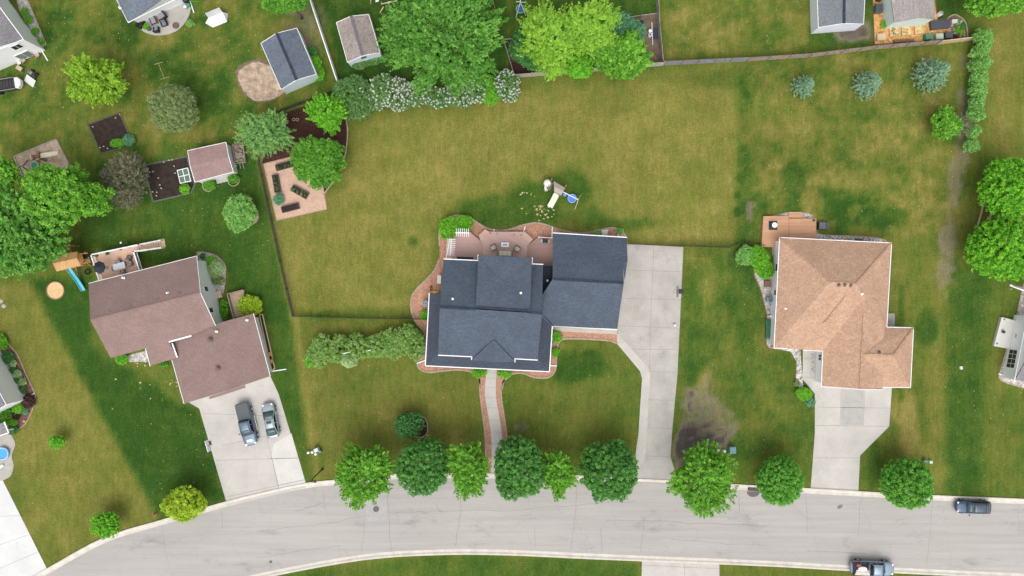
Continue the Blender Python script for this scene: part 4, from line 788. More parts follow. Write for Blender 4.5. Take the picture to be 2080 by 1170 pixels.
# ---- house plantings
shrub(912, 464, 20, 22, 1.6, 'bright', "bright green bush at the deck's left corner beside the lower trellis", name='deck_bush', spacing=0.3, rad=0.22)
shrub(942, 455, 20, 17, 1.6, 'bright', "bright green bush behind the upper white trellis", name='deck_bush', spacing=0.3, rad=0.22)
for x, y, rx, ry, lab, k in [(1129, 685, 11, 12, "rounded shrub in the corner of the garage and the front porch", 'bright'), (1128, 716, 8, 10, "smaller rounded shrub along the porch's right side", 'bright'), (974, 757, 15, 9, "low shrub at the porch left of the front path", 'bright'), (1025, 758, 14, 9, "low shrub at the porch right of the front path", 'bright'), (863, 641, 10, 10, "shrub against the left side of the central house", 'bright'), (1259, 470, 8, 5, "low groundcover clump at the garage's back corner", 'hedge'), (1213, 474, 9, 5, "green perennial clump beside the white board behind the garage", 'hedge'),
    (1513, 519, 20, 20, "light green shrub on the lawn side of the right house's corner bed", 'hedge'), (1540, 522, 22, 22, "bright green shrub in the right house's corner bed", 'bright'), (1553, 546, 20, 20, "lower green shrub against the right house's side bed", 'bright'), (1632, 800, 16, 13, "bright hosta clump left of the right-hand driveway", 'bright'), (1645, 817, 11, 9, "blue-green hosta just below the bright hosta clump", 'teal'), (1618, 778, 6, 6, "small brown grass tuft at the end of the entry bed", 'pine'),
    (437, 547, 17, 17, "pale silvery shrub beside the brown-roofed house wall", 'pale'), (430, 530, 11, 9, "dark green shrub at the back corner of the brown-roofed house", 'bright'), (412, 521, 6, 6, "small clump in the gravel at the corner of the brown-roofed house", 'dark'), (443, 570, 12, 8, "rusty perennial below the pale silvery shrub", 'pine'), (508, 621, 25, 21, "yellow-green shrub at the wooden landing of the brown-roofed house", 'yellow'), (455, 628, 9, 22, "narrow green planting strip along the brown-roofed house wall", 'bright'), (249, 729, 13, 10, "bright shrub under the front corner of the brown-roofed house", 'bright'), (333, 741, 9, 5, "low shrub in the notch beside the brown-roofed garage", 'oak'), (373, 743, 8, 5, "yellowish clump at the porch of the brown-roofed house", 'yellow'),
    (426, 376, 12, 11, "left small shrub in front of the small brown shed", 'oak'), (475, 363, 11, 9, "right small shrub in front of the small brown shed", 'oak'), (376, 384, 10, 10, "plant at the corner of the soil plot beside the cold frame", 'bright'), (240, 291, 14, 9, "left leafy vegetable clump in the upper soil plot", 'bright'), (262, 285, 13, 11, "right blue-green vegetable clump in the upper soil plot", 'teal'), (567, 405, 10, 11, "round blue-green plant among the raised planters", 'teal'),
    (640, 128, 14, 14, "upper leafy shrub along the blue-grey shed", 'bright'), (632, 105, 12, 12, "uppermost small shrub along the blue-grey shed", 'dark'), (646, 150, 13, 16, "lowest leafy shrub along the blue-grey shed", 'bright'), (730, 131, 18, 10, "left shrub against the tan shed's gable", 'lilac'), (756, 124, 16, 10, "right shrub against the tan shed's gable", 'lilac'), (1797, 50, 8, 8, "green plant at the corner of the mint cottage", 'bright'), (1063, 107, 8, 6, "small yellow-flowered plant at the edge of the bark bed", 'yellow'),
    (4, 694, 13, 15, "large shrub behind the white lower left house", 'bright'), (17, 726, 11, 13, "dark shrub highest along the white lower left house wall", 'dark'), (28, 738, 7, 7, "highest pale round shrub along the white lower left house", 'pale'), (27, 751, 8, 7, "dark shrub below the highest pale one by the white wall", 'dark'), (36, 760, 9, 8, "middle pale round shrub along the white lower left house", 'pale'), (34, 772, 8, 7, "dark shrub between the two lower pale shrubs", 'dark'), (46, 776, 8, 8, "lowest pale round shrub along the white lower left house", 'pale'), (45, 791, 9, 9, "dark shrub lowest along the white lower left house wall", 'dark'), (58, 815, 14, 12, "purple-leaved shrub at the bed's right point", 'purple'), (37, 830, 11, 10, "bright green shrub inside the lower left bed", 'bright'), (10, 846, 17, 18, "large dark shrub beside the small porch roof", 'oak'), (27, 857, 9, 8, "small bright shrub right of the large dark one", 'bright'), (52, 836, 6, 6, "little blue-green plant in the lower left bed", 'teal'), (25, 874, 12, 8, "grey-green shrub at the pool patio's corner", 'dark'), (33, 845, 8, 8, "purple shrub hidden among the lower left bed's greens", 'purple'),
    (51, 24, 7, 9, "highest shrub along the top left white house", 'bright'), (59, 40, 8, 10, "second shrub down along the top left white house", 'bright'), (72, 64, 7, 8, "third shrub down along the top left white house", 'bright'), (83, 86, 7, 8, "lowest shrub along the top left white house", 'bright'), (396, -4, 18, 8, "dark green shrub beyond the paved semicircle", 'oak'), (297, 54, 6, 6, "potted green plant among the black patio chairs", 'bright'), (386, 48, 8, 7, "spreading weed clump in the lawn beside the patio", 'hedge')]:
    shrub(x, y, rx, ry, min(1.5, 0.25+rx/15*0.75), k, lab, name='garden_plant' if rx < 9 else 'shrub', cat='plant' if rx < 9 else 'shrub', spacing=0.26, n=13, size=0.16 if rx > 9 else 0.13, rad=0.18 if rx > 9 else 0.13)

# ------------------------------------------------------------------ houses
def gutter(m, pts, w=0.12, h=0.12, lift=0.03, out=0.05):
    """gutters or rakes along a roof edge given as (px, py, z)"""
    q = [P(*p) for p in pts]; s = M(); m.parts = getattr(m, 'parts', [])+[s]; m = s
    for a, b in zip(q, q[1:]):
        m.beam(a+Vector((0, 0, lift-h/2)), b+Vector((0, 0, lift-h/2)), w, h)
def roofs(m, faces, t=0.2):
    for f in faces: m.slab([P(*p) for p in f], t)
def ridge(m, pts, w=0.3, h=0.05):
    q = [P(*p) for p in pts]
    for a, b in zip(q, q[1:]): m.beam(a+Vector((0, 0, 0.03)), b+Vector((0, 0, 0.03)), w, h)
def spout(x0, y0, x1, y1, label, z=0.12, w=0.13):
    """a white downspout extension lying on the ground"""
    a, b = P(x0, y0, 0), P(x1, y1, 0); m = M(); m.beam(a+Vector((0, 0, z)), b+Vector((0, 0, z-0.02)), w, 0.09); m.beam(b+Vector((0, 0, z-0.02)), b+(b-a).normalized()*0.12+Vector((0, 0, z-0.06)), w*0.95, 0.08)
    solo("downspout", m, VINYL, label, "downspout", "downspout extensions on the ground")
def vent(x, y, z, parent, material, r=0.16, h=0.22, name="roof_vent"):
    c = P(x, y, z); m = M().lathe(c.x, c.y, [(r*1.5, z-0.1), (r*1.5, z+0.03), (r*0.6, z+0.06), (r*0.6, z+h*0.6), (r, z+h*0.65), (r*0.9, z+h), (0.02, z+h+0.02)], 12)
    obj(name, m, material, parent, smooth=False)
def wall_window(parent, a, b, z0, z1, out, pane, frame, grid=(1, 1), name="window"):
    """window on a vertical wall between ground points a and b (world xy), facing out"""
    a = Vector((a[0], a[1])); b = Vector((b[0], b[1])); d = (b-a).normalized(); o = Vector((-d.y, d.x))
    if o.dot(Vector(out[:2])) < 0: o = -o
    L = (b-a).length; m = M(); rot = math.atan2(d.y, d.x); c = (a+b)/2+o*0.03; t = 0.09
    m.box(c.x, c.y, z1-t, z1, L, 0.1, rot); m.box(c.x, c.y, z0, z0+t, L, 0.1, rot)
    for k in (-1, 1): q = c+d*k*(L/2-t/2); m.box(q.x, q.y, z0+t, z1-t, t, 0.1, rot)
    for k in range(1, grid[0]): q = a+d*L*k/grid[0]+o*0.03; m.box(q.x, q.y, z0+t, z1-t, 0.05, 0.07, rot)
    for k in range(1, grid[1]): m.box(c.x, c.y, z0+(z1-z0)*k/grid[1]-0.02, z0+(z1-z0)*k/grid[1]+0.02, L-2*t, 0.06, rot)
    w = obj(name, m, frame, parent); q = c-o*0.0; g = M().box(q.x, q.y, z0+t, z1-t, L-2*t, 0.045, rot); obj("pane", g, pane, w)
PANE = glass("window_glass", (0.03, 0.035, 0.045)); PANEG = glass("bluish_glass", (0.16, 0.22, 0.23))
W_BEIGE = siding("beige_siding", (0.56, 0.53, 0.49)); W_WHITE = siding("white_siding", (0.88, 0.89, 0.91)); W_PALE = siding("pale_grey_siding", (0.78, 0.80, 0.80))
W_MINT = siding("mint_siding", (0.66, 0.78, 0.74)); W_BLUE = siding("ice_blue_siding", (0.68, 0.80, 0.85)); W_LAV = siding("lavender_white_siding", (0.78, 0.81, 0.90))
# --- central house with the slate blue roof
HR = R(-2.1)
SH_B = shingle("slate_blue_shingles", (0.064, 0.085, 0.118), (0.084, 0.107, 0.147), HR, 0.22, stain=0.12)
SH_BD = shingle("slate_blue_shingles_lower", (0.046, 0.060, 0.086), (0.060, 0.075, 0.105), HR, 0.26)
RIDGE_B = mat("ridge_vent_blue", (0.035, 0.045, 0.064), 0.9, var=0.3, scale=2, fine=0.3, fscale=5)
h = thing("house", "large central house with slate blue roofs, pink deck behind and wide concrete driveway", "house", P(1000, 640))
m = M(); walls(m, [(901, 527, 4.3), (971, 530, 4.3), (971.5, 519, 5.9), (1081, 524, 5.9), (1081, 536.5, 4.3), (1103, 537.5, 4.3), (1101, 637, 6.9), (1092, 731, 4.3), (890, 721, 4.3), (893, 624, 6.9)], 0.3); obj("wall", m, W_BEIGE, h)
m = M(); walls(m, [(1123, 474, 2.9), (1273, 483, 2.9), (1275, 528, 4.4), (1267.5, 572, 4.4), (1266, 586, 4.4), (1254, 669, 2.9), (1123, 662, 2.9)], 0.35); obj("garage_wall", m, W_BEIGE, h)
m = M(); roofs(m, [[(893, 624, 7.2), (1101, 637, 7.2), (1092, 731, 4.3), (890, 721, 4.3)]]); roofs(m, [[(893, 624, 7.2), (967, 628, 7.2), (970.7, 529.5, 4.3), (901, 526.6, 4.3)], [(1077, 634, 7.2), (1101, 637, 7.2), (1103, 537.4, 4.3), (1080.7, 536.4, 4.3)]])
main = obj("roof", m, SH_B, h)
m = M(); roofs(m, [[(966, 624, 7.36), (1077, 631, 7.36), (1080.7, 524, 6.0), (971.7, 518.7, 6.0)]], 0.35); roofs(m, [[(1022, 572, 6.72), (1025, 520.5, 6.5), (1080, 524, 6.06)], [(1022, 572, 6.72), (972.5, 518.8, 6.06), (1025, 520.5, 6.5)]], 0.1); obj("dormer_roof", m, SH_B, h)
m = M(); roofs(m, [[(1003, 690, 5.62), (1000, 735.5, 4.72), (958, 731.5, 4.36)], [(1003, 690, 5.62), (1046, 735, 4.36), (1000, 735.5, 4.72)]], 0.15); obj("gable_roof", m, SH_B, h)
# lower porch roof wrapping three sides, low connecting roof, garage roof
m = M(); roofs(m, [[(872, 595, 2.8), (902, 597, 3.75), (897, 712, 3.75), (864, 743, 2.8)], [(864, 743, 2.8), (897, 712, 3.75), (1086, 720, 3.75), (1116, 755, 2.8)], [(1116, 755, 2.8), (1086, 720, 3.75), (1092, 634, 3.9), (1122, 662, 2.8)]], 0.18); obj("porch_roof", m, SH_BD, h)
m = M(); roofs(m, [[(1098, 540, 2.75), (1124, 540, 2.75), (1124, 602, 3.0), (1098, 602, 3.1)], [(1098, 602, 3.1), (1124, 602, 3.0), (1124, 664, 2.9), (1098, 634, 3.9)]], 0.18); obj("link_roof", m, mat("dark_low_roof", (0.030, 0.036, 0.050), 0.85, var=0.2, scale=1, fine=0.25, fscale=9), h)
m = M(); roofs(m, [[(1123.4, 473.8, 2.9), (1273, 482.8, 2.9), (1274.8, 528.6, 4.35), (1266, 536, 4.62), (1267, 575, 5.7), (1122.5, 567, 5.7)], [(1122.5, 567, 5.7), (1267, 575, 5.7), (1253.5, 669, 2.9), (1121.5, 662, 2.9)], [(1266, 536, 4.6), (1274.8, 528.6, 4.33), (1269, 568, 4.45)], [(1121.5, 662, 2.9), (1122.5, 567, 5.7), (1097, 606, 4.4), (1096, 640, 3.75), (1117, 666, 2.74)]]); obj("garage_roof", m, SH_B, h)
m = M(); ridge(m, [(893, 624, 7.2), (966, 628, 7.2)]); ridge(m, [(967, 624, 7.36), (1077, 631, 7.36)]); ridge(m, [(1078, 635, 7.2), (1101, 637, 7.2)]); ridge(m, [(1124, 567, 5.7), (1267, 575, 5.7)]); obj("ridge_vent", m, RIDGE_B, h)
m = M()
for g in ([(872, 595, 2.8), (864, 743, 2.8), (1116, 755, 2.8), (1122, 662, 2.8), (1253.5, 669.5, 2.9)], [(1123, 473, 2.9), (1273.5, 482.2, 2.9)], [(901, 526, 4.3), (970.5, 529, 4.3), (971.2, 518.5, 6.0)], [(1081.2, 523.8, 6.0), (1081, 536, 4.3), (1103.5, 537, 4.3)], [(890, 721.5, 4.3), (958.5, 724.7, 4.3), (957.5, 731, 4.3)], [(1046, 736, 4.3), (1046, 728.8, 4.3), (1092.5, 731.5, 4.3)]): gutter(m, g)
obj("gutter", m, VINYL, h)
for x, y, z in ((919.5, 607, 6.75), (1058, 595, 6.95), (1112, 570, 2.95)): vent(x, y, z, h, WHITE, 0.11, 0.25)
m = M(); c = P(896, 566); m.box(P(895, 568, 0).x, P(895, 568, 0).y, 0.3, 2.2, 0.5, 1.1, HR); obj("bay", m, W_BEIGE, h)
m = M().prism(pix([(1123, 664), (1254, 669), (1253, 679), (1136, 673), (1123, 672)]), -0.1, 0.12); struct("garage_footing", m, mat("stone_ledge", (0.46, 0.42, 0.37), .85, var=.12, scale=1, fine=.08, fscale=8))
q = inset([P(893, 624, 4.3), P(1101, 637, 4.3), P(1092, 731, 4.3), P(890, 721, 4.3)], .3); a, b = q[2], q[3]
for t0, t1, z0, z1, nm in ((.12, .28, .9, 2.2, "window"), (.44, .52, .06, 2.15, "front_door"), (.70, .88, .9, 2.2, "window")): wall_window(h, a.lerp(b, t0), a.lerp(b, t1), z0, z1, (0, -1), PANE if nm == "window" else REDP, WHITE, (2, 1) if nm == "window" else (1, 1), nm)
for x, y in ((868, 739), (930, 742), (985, 744), (1014, 745), (1066, 748), (1112, 750)): c = P(x, y, 2.7); obj("porch_post", M().box(c.x, c.y, -.05, 2.68, .16, .16, HR), VINYL, h)
def garage_door(parent, a, b, out, n=4):
    a = Vector((a[0], a[1])); b = Vector((b[0], b[1])); dd = (b-a).normalized(); o = Vector((-dd.y, dd.x)); o = o if o.dot(Vector(out)) > 0 else -o; c = (a+b)/2+o*.03; m = M()
    for k in range(n): m.box(c.x, c.y, .04+k*.56, .58+k*.56, (b-a).length, .07, math.atan2(dd.y, dd.x))
    obj("garage_door", m, VINYL, parent)
q = inset([P(1273, 483, 2.9), P(1254, 669, 2.9), P(1123, 662, 2.9), P(1123, 474, 2.9)], .35)
for t0, t1 in ((.08, .48), (.54, .94)): garage_door(h, q[0].lerp(q[1], t0), q[0].lerp(q[1], t1), (1, 0))
# --- left house with the brown roof
BR = ang(218, -54)
SH_BR = shingle("mauve_brown_shingles", (0.232, 0.155, 0.139), (0.268, 0.182, 0.164), BR, 0.11, stain=0.09, mortar=0.8)
h = thing("house", "left house with mauve brown roofs, pale side wall and raised deck with white railing", "house", P(380, 660))
m = M(); walls(m, [(180, 575, 4.4), (399.5, 520, 4.4), (407, 594.6, 6.6), (437, 662, 4.3), (389, 680, 4.2), (345, 693, 4.2), (358, 726, 3.35), (305, 743, 3.35), (295.4, 708, 4.4), (224.6, 727, 4.4), (184, 650, 6.6)], 0.45); wl = obj("wall", m, W_PALE, h)
m = M(); walls(m, [(430, 660, 2.9), (515, 636.8, 2.9), (549, 764, 2.9), (462, 796, 3.6), (374, 820, 2.9), (349, 731, 2.9)], 0.45); obj("garage_wall", m, W_PALE, h)
m = M(); roofs(m, [[(180, 575, 4.4), (399.5, 519.8, 4.4), (407, 594.6, 6.7), (183.5, 650, 6.7)], [(183.5, 650, 6.7), (407, 594.6, 6.7), (438, 660, 4.5), (389, 681, 4.35), (343, 694.6, 4.3), (360, 726.5, 3.35), (305, 743, 3.35), (295.5, 707.5, 4.35), (224.6, 727, 4.35)]]); obj("roof", m, SH_BR, h)
m = M(); roofs(m, [[(430, 660, 3.9), (515, 636.8, 2.9), (549, 764, 2.9), (463, 793, 3.9)], [(430, 660, 3.9), (463, 793, 3.9), (374, 820, 2.9), (338, 690, 2.9)]]); roofs(m, [[(424, 806, 2.85), (497, 782, 2.85), (498, 788, 2.6), (426, 811, 2.6)]], .12); obj("garage_roof", m, SH_BR, h)
m = M(); ridge(m, [(184, 650, 6.7), (407, 594.6, 6.7)], .22, .03); obj("ridge_cap", m, SH_BR, h)
m = M(); gutter(m, [(343, 694.6, 4.3), (389, 682, 4.35)], .2, .14, .05); gutter(m, [(349.5, 697, 3.9), (360, 726, 3.4)], .16); gutter(m, [(399.7, 519.5, 4.4), (407.3, 594.6, 6.7), (438, 661, 4.5)], .06); gutter(m, [(180, 575.5, 4.4), (399.7, 520, 4.4)], .06); gutter(m, [(349, 731, 2.9), (374, 820, 2.9)], .07); gutter(m, [(295.4, 707.5, 4.35), (305, 743.5, 3.35)], .07); gutter(m, [(515, 636.8, 2.9), (549, 764, 2.9)], .07); obj("gutter", m, VINYL, h)
VB = mat("brown_vent", (0.17, 0.12, 0.115), 0.7)
for x, y, z in ((225, 634, 6.3), (268, 623, 6.3), (322, 609, 6.3), (365, 597, 6.3), (426, 691, 4.2), (442, 749, 4.1)): vent(x, y, z, h, VB, 0.22, 0.2)
for x, y, z in ((251, 564, 4.8), (341, 595, 6.2), (440, 673, 4.1), (502, 650, 3.2)): vent(x, y, z, h, WHITE, 0.12, 0.4)
def on_wall(px, py, z): return P(px, py, z)
e1 = Vector(P(399.5, 519.8, 4.4)); e2 = Vector(P(438, 661, 4.4)); q = inset([P(180, 575, 4.4), e1, P(407, 594.6, 6.6), P(437, 662, 4.6), P(356, 726, 4.4), P(224.6, 727, 4.4)], 0.45)
wa, wb = Vector((q[1].x, q[1].y)), Vector((q[2].x, q[2].y)); wc = Vector((q[3].x, q[3].y))
u = (wb-wa).normalized(); p0 = wa.lerp(wb, 0.78); wall_window(h, p0, p0+u*0.8, 2.6, 4.0, (1, 0), PANE, WHITE)
u = (wc-wb).normalized(); p0 = wb.lerp(wc, 0.45); wall_window(h, p0, p0+u*0.8, 2.8, 4.2, (1, 0), PANE, WHITE)
q = inset([P(374, 820, 2.9), P(549, 764, 2.9), P(515, 637, 2.9), P(349, 731, 2.9)], .45); garage_door(h, q[0].lerp(q[1], .28), q[0].lerp(q[1], .9), (0, -1))
# --- right house with the orange-tan roof
SH_O = shingle("orange_tan_shingles", (0.42, 0.262, 0.175), (0.51, 0.328, 0.225), R(-1.5), 0.24, stain=0.10, mortar=0.8)
h = thing("house", "right house with orange tan hip roofs, grey white walls and pale driveway in front", "house", P(1700, 640))
m = M(); walls(m, [(1583.6, 482.6, 2.9), (1810.6, 493.8, 2.9), (1801, 664.4, 2.9), (1855, 666, 2.9), (1849, 787, 2.9), (1793, 786, 2.9), (1668, 784, 2.9), (1671.5, 713, 2.9), (1572, 706.5, 2.9)], 0.30); obj("wall", m, W_WHITE, h)
m = M(); NW, NE, SE, SW = (1583.6, 482.6, 2.9), (1810.6, 493.8, 2.9), (1801, 664.4, 2.9), (1572, 706.5, 2.9); RA, RB = (1686, 573, 5.9), (1738, 577, 5.9)
roofs(m, [[NW, NE, RB, RA], [NE, SE, RB], [SW, NW, RA], [SW, (1671, 712.5, 2.9), RB, RA], [(1671, 712.5, 2.9), SE, RB]])
roofs(m, [[(1757, 600, 4.95), (1747, 790, 4.95), (1668, 784, 2.9), (1674, 620, 2.9)], [(1757, 600, 4.95), (1747, 790, 4.95), (1792, 791, 3.75), (1797, 668, 3.65), (1793, 640, 3.6), (1780, 610, 4.2)]])
roofs(m, [[(1751, 720, 4.9), (1815, 722, 4.55), (1855, 666, 2.9), (1795, 664, 2.9)], [(1815, 722, 4.55), (1849, 787, 2.9), (1855, 666, 2.9)], [(1751, 720, 4.9), (1793, 786, 2.9), (1849, 787, 2.9), (1815, 722, 4.55)]]); obj("roof", m, SH_O, h)
m = M(); roofs(m, [[(1735, 579, 5.88), (1738, 600, 5.66), (1753, 655, 4.97), (1747, 789.5, 4.97)]], .1) if 0 else None
for a in ([NW, RA, RB, NE], [(1755, 640, 4.97), (1747, 789.5, 4.97)], [(1751, 720, 4.92), (1815, 722, 4.57), (1855, 666, 2.93)], [(1719, 601, 5.42), (1672, 660, 4.15)]): ridge(m, a, .26, .03)
obj("ridge_cap", m, shingle("ridge_tan_shingles", (0.36, 0.215, 0.135), (0.52, 0.33, 0.215), 0, 0.35, mortar=.8), h)
m = M()
for g in ([(1572, 707, 2.9), (1583.3, 482.3, 2.9)], [(1583.3, 482.3, 2.9), (1811, 493.4, 2.9), (1801.3, 664.3, 2.9), (1855.4, 665.7, 2.9), (1849.4, 787.4, 2.9), (1793, 786.5, 2.9)], [(1668, 784.5, 2.9), (1671.2, 713.2, 2.9), (1632, 711.5, 2.9)], [(1572, 707, 2.9), (1600, 708, 2.9)], [(1668, 784.7, 2.9), (1747, 791, 4.95), (1792, 791.5, 3.85)]): gutter(m, g, .09)
obj("gutter", m, VINYL, h)
VD = mat("maroon_vent", (0.10, 0.06, 0.06), .5)
for x, y, z in ((1703, 578, 5.75), (1715, 578, 5.75), (1727, 579, 5.75), (1785, 716, 4.5)): vent(x, y, z, h, VD, 0.19, 0.3)
for x, y, z in ((1596, 627, 3.4), (1751, 597, 5.4)): vent(x, y, z, h, WHITE, 0.12, 0.2)
q = inset([P(*NW), P(*NE), P(*SE), P(*SW)], .30); a, b = q[0], q[3]
for t0, t1, z0, z1 in ((0.22, 0.30, 1.0, 2.1), (0.47, 0.53, 1.0, 2.1)): wall_window(h, a.lerp(b, t0), a.lerp(b, t1), z0, z1, (-1, 0), PANE, WHITE)
q = inset([P(1671.5, 713, 2.9), P(1855, 713, 2.9), P(1849, 787, 2.9), P(1668, 784, 2.9)], .3); a, b = q[0], q[3]
wall_window(h, a.lerp(b, 0.05), a.lerp(b, 0.28), 0.9, 2.0, (-1, 0), PANE, WHITE, (2, 1))
q = inset([P(1668, 784, 2.9), P(1793, 786, 2.9), P(1793, 700, 2.9), P(1668, 700, 2.9)], .3); garage_door(h, q[0].lerp(q[1], .08), q[0].lerp(q[1], .92), (0, -1))
# --- top left white house
SH_G = shingle("grey_shingles", (0.20, 0.19, 0.205), (0.26, 0.245, 0.262), ang(47, 66), 0.22)
h = thing("house", "tall white house with grey roof in the top left corner", "house", P(20, 40))
TL = [(47, 79, 5.0), (-10, 2, 5.0), (-85, -99, 5.0), (-240, -28, 5.0), (-120, 154, 5.0)]
e = [P(47, 79, 5.0), P(-100, -120, 5.0), P(-330, -20, 5.0), P(-180, 178, 5.0)]
def boxhouse(h, e, wm, rm, eave, rise, ins=0.06, axis=0, wname="wall"):
    q = inset(e, ins); m = M().prism(q, -0.1, eave-0.1)
    a = (e[0]+e[1])/2; b = (e[2]+e[3])/2
    if axis: a = (e[1]+e[2])/2; b = (e[3]+e[0])/2
    up = Vector((0, 0, rise)); a = a+up; b = b+up
    r = M()
    if axis == 0: r.slab([e[0], a, b, e[3]]); r.slab([a, e[1], e[2], b]); g = [(q[0], q[1], a), (q[2], q[3], b)]
    else: r.slab([e[0], e[1], a, b]); r.slab([a, e[2], e[3], b]); g = [(q[1], q[2], a), (q[3], q[0], b)]
    for u, w, t in g:
        c = (u+w)/2; z = eave-0.14
        m.prism([u, c, w, c+(Vector((sum(p.x for p in e)/4, sum(p.y for p in e)/4))-c).normalized()*0.3], eave-0.2, [z, eave+rise-0.25, z, eave+rise-0.25])
    obj(wname, m, wm, h); obj("roof", r, rm, h); return q, a, b
q, a, b = boxhouse(h, e, W_WHITE, SH_G, 5.0, 2.0, 0.08, axis=1)
wa, wb = q[0], q[3]
wall_window(h, wa.lerp(wb, 0.06), wa.lerp(wb, 0.145), 3.1, 4.4, (0, -1), PANE, WHITE, (2, 1)); wall_window(h, wa.lerp(wb, 0.085), wa.lerp(wb, 0.215), 0.15, 2.0, (0, -1), PANEG, WHITE, (2, 1), "patio_door")
m = M(); gutter(m, [(47.5, 79.5, 5.0), (-100, -120, 5.0)], .1); gutter(m, [(47.5, 79.5, 5.0), (-180, 178, 5.0)], .1); obj("gutter", m, VINYL, h)
# --- bottom left white house and its small porch roof
h = thing("house", "white house at the left edge showing a big wall and a corner of dark roof", "house", P(0, 790))
e = [P(13, 822, 4.6), P(-60, 690, 4.6), P(-330, 830, 4.6), P(-250, 960, 4.6)]
q, a, b = boxhouse(h, e, W_WHITE, SH_G, 4.6, 1.8, 0.1, axis=1)
m = M(); gutter(m, [(13, 822, 4.6), (-250, 960, 4.6)], .12); gutter(m, [(13, 822, 4.6), (-60, 690, 4.6)], .08); obj("gutter", m, VINYL, h)
m = M(); roofs(m, [[(-60, 880, 2.9), (8, 858, 2.9), (17, 878, 2.6), (-60, 905, 2.6)]]); obj("porch_roof", m, SH_G, h); m = M(); gutter(m, [(-60, 906, 2.6), (17.5, 879, 2.6), (8.5, 857, 2.9)], .14); obj("porch_gutter", m, VINYL, h)
m = M(); 
for x, y in ((10, 876), (-40, 894)): c = P(x, y, 2.4); m.box(c.x, c.y, 0, 2.5, .15, .15)
obj("porch_post", m, VINYL, h)
# --- top house with the blue-grey roof over the patio
SH_S = shingle("blue_grey_shingles", (0.130, 0.155, 0.195), (0.165, 0.19, 0.235), ang(105, -45), 0.34, stain=.1)
h = thing("house", "house at the top edge with blue-grey roof reaching over the paved semicircle", "house", P(320, -40))
e = [P(260, 45, 2.9), P(212, -50, 2.9), P(420, -150, 2.9), P(470, -58, 2.9)]
q, a, b = boxhouse(h, e, W_PALE, SH_S, 2.9, 1.9, 0.5, axis=1)
m = M(); gutter(m, [(260, 45.5, 2.9), (470, -57.5, 2.9)], .13); gutter(m, [(260, 45.5, 2.9), (212, -50, 2.9)], .06); obj("gutter", m, VINYL, h); vent(244, 16, 3.3, h, WHITE, .12, .3)
# --- far right house with grey roof corner and dormer wall
h = thing("house", "grey-roofed white house at the right edge beside the concrete terrace", "house", P(2100, 700))
e = [P(2062, 772, 2.9), P(2088, 640, 2.9), P(2290, 680, 2.9), P(2264, 812, 2.9)]
q, a, b = boxhouse(h, e, W_WHITE, SH_G, 2.9, 2.2, 0.06, axis=0); wa, wb = q[0], q[1]
m = M(); gutter(m, [(2061, 772, 2.9), (2087, 640, 2.9)], .13); obj("gutter", m, VINYL, h)
wall_window(h, wa.lerp(wb, 0.16), wa.lerp(wb, 0.46), 0.5, 2.3, (-1, 0), PANE, WHITE, (4, 2))
h = thing("house", "white gable tip of a roof at the right edge below the round trees", "house", P(2110, 590))
e = [P(2052, 580, 3.0), P(2120, 600, 3.0), P(2120, 640, 3.0), P(2082, 628, 3.0)]
m = M(); roofs(m, [[(2053, 580, 3.4), (2100, 585, 3.9), (2140, 600, 3.2), (2082, 590, 3.0)]], .15); obj("roof", m, SH_G, h); m = M(); gutter(m, [(2052, 579, 3.4), (2082, 590.5, 3.0), (2140, 601, 3.1)], .22, .2); obj("fascia", m, VINYL, h)
m = M().prism(inset([P(2110, 596, 3), P(2150, 606, 3), P(2150, 640, 3), P(2110, 625, 3)], .1), -.1, 2.85); obj("wall", m, W_WHITE, h)
# --- sheds
def shed(pts, eave, rise, wm, rm, label, ins=0.12, ridge_m=None, trim=True, cat="shed", name="shed"):
    """pts: picture corners of the roof, ridge runs from the middle of edge 0-1 to the middle of edge 2-3"""
    e = [P(x, y, eave) for x, y in pts]; c = sum(e, Vector())/4; h = thing(name, label, cat, (c.x, c.y, 0))
    q, a, b = boxhouse(h, e, wm, rm, eave, rise, ins)
    if ridge_m: m = M(); m.beam(a+Vector((0, 0, .04)), b+Vector((0, 0, .04)), .34, .06); obj("ridge_cap", m, ridge_m, h)
    if trim:
        m = M(); k = Vector((0, 0, -.03))
        for u, w in ((e[1], e[2]), (e[3], e[0]), (e[0], a), (a, e[1]), (e[2], b), (b, e[3])): m.beam(u+k, w+k, .07, .12)
        obj("trim", m, VINYL, h)
    return h, q
h, q = shed([(571, 182), (642.5, 151), (603, 57), (530, 88)], 2.5, 1.0, W_BLUE, shingle("shed_blue_shingles", (0.115, 0.135, 0.175), (0.14, 0.165, 0.21), ang(40, 95)+math.pi/2*0, 0.3), "blue-grey roofed shed with ice blue walls beside the round sand area", 0.03, RIDGE_B)
m = M(); wa, wb = q[0], q[3]; d = (wb-wa).normalized(); o = Vector((-d.y, d.x)); o = o if o.x < 0 else -o
c = wa.lerp(wb, .18)+o*.4; m.box(c.x, c.y, 0, .5, .9, .8, math.atan2(d.y, d.x)); m.box((c+o*.5).x, (c+o*.5).y, 0, .25, .9, .3, math.atan2(d.y, d.x)); obj("door_ramp", m, WOODP, h)
h, q = shed([(706, 127), (772, 107), (749, 29), (683, 46)], 2.4, 0.9, W_BLUE, shingle("tan_grey_shingles", (0.27, 0.225, 0.205), (0.36, 0.31, 0.285), ang(23, 80), 0.3), "tan-roofed shed between the white vinyl fence and the tall poplar", 0.03, mat("dark_ridge", (0.14, .135, .15), .9, var=.2, scale=3))
m = M(); c = (q[0]+q[1])/2; d = (q[1]-q[0]).normalized(); o = Vector((-d.y, d.x)); o = o if o.y < 0 else -o; c = c+o*.05; m.box(c.x, c.y, 2.25, 2.7, .7, .1, math.atan2(d.y, d.x)); obj("gable_vent", m, DARKGREY, h)
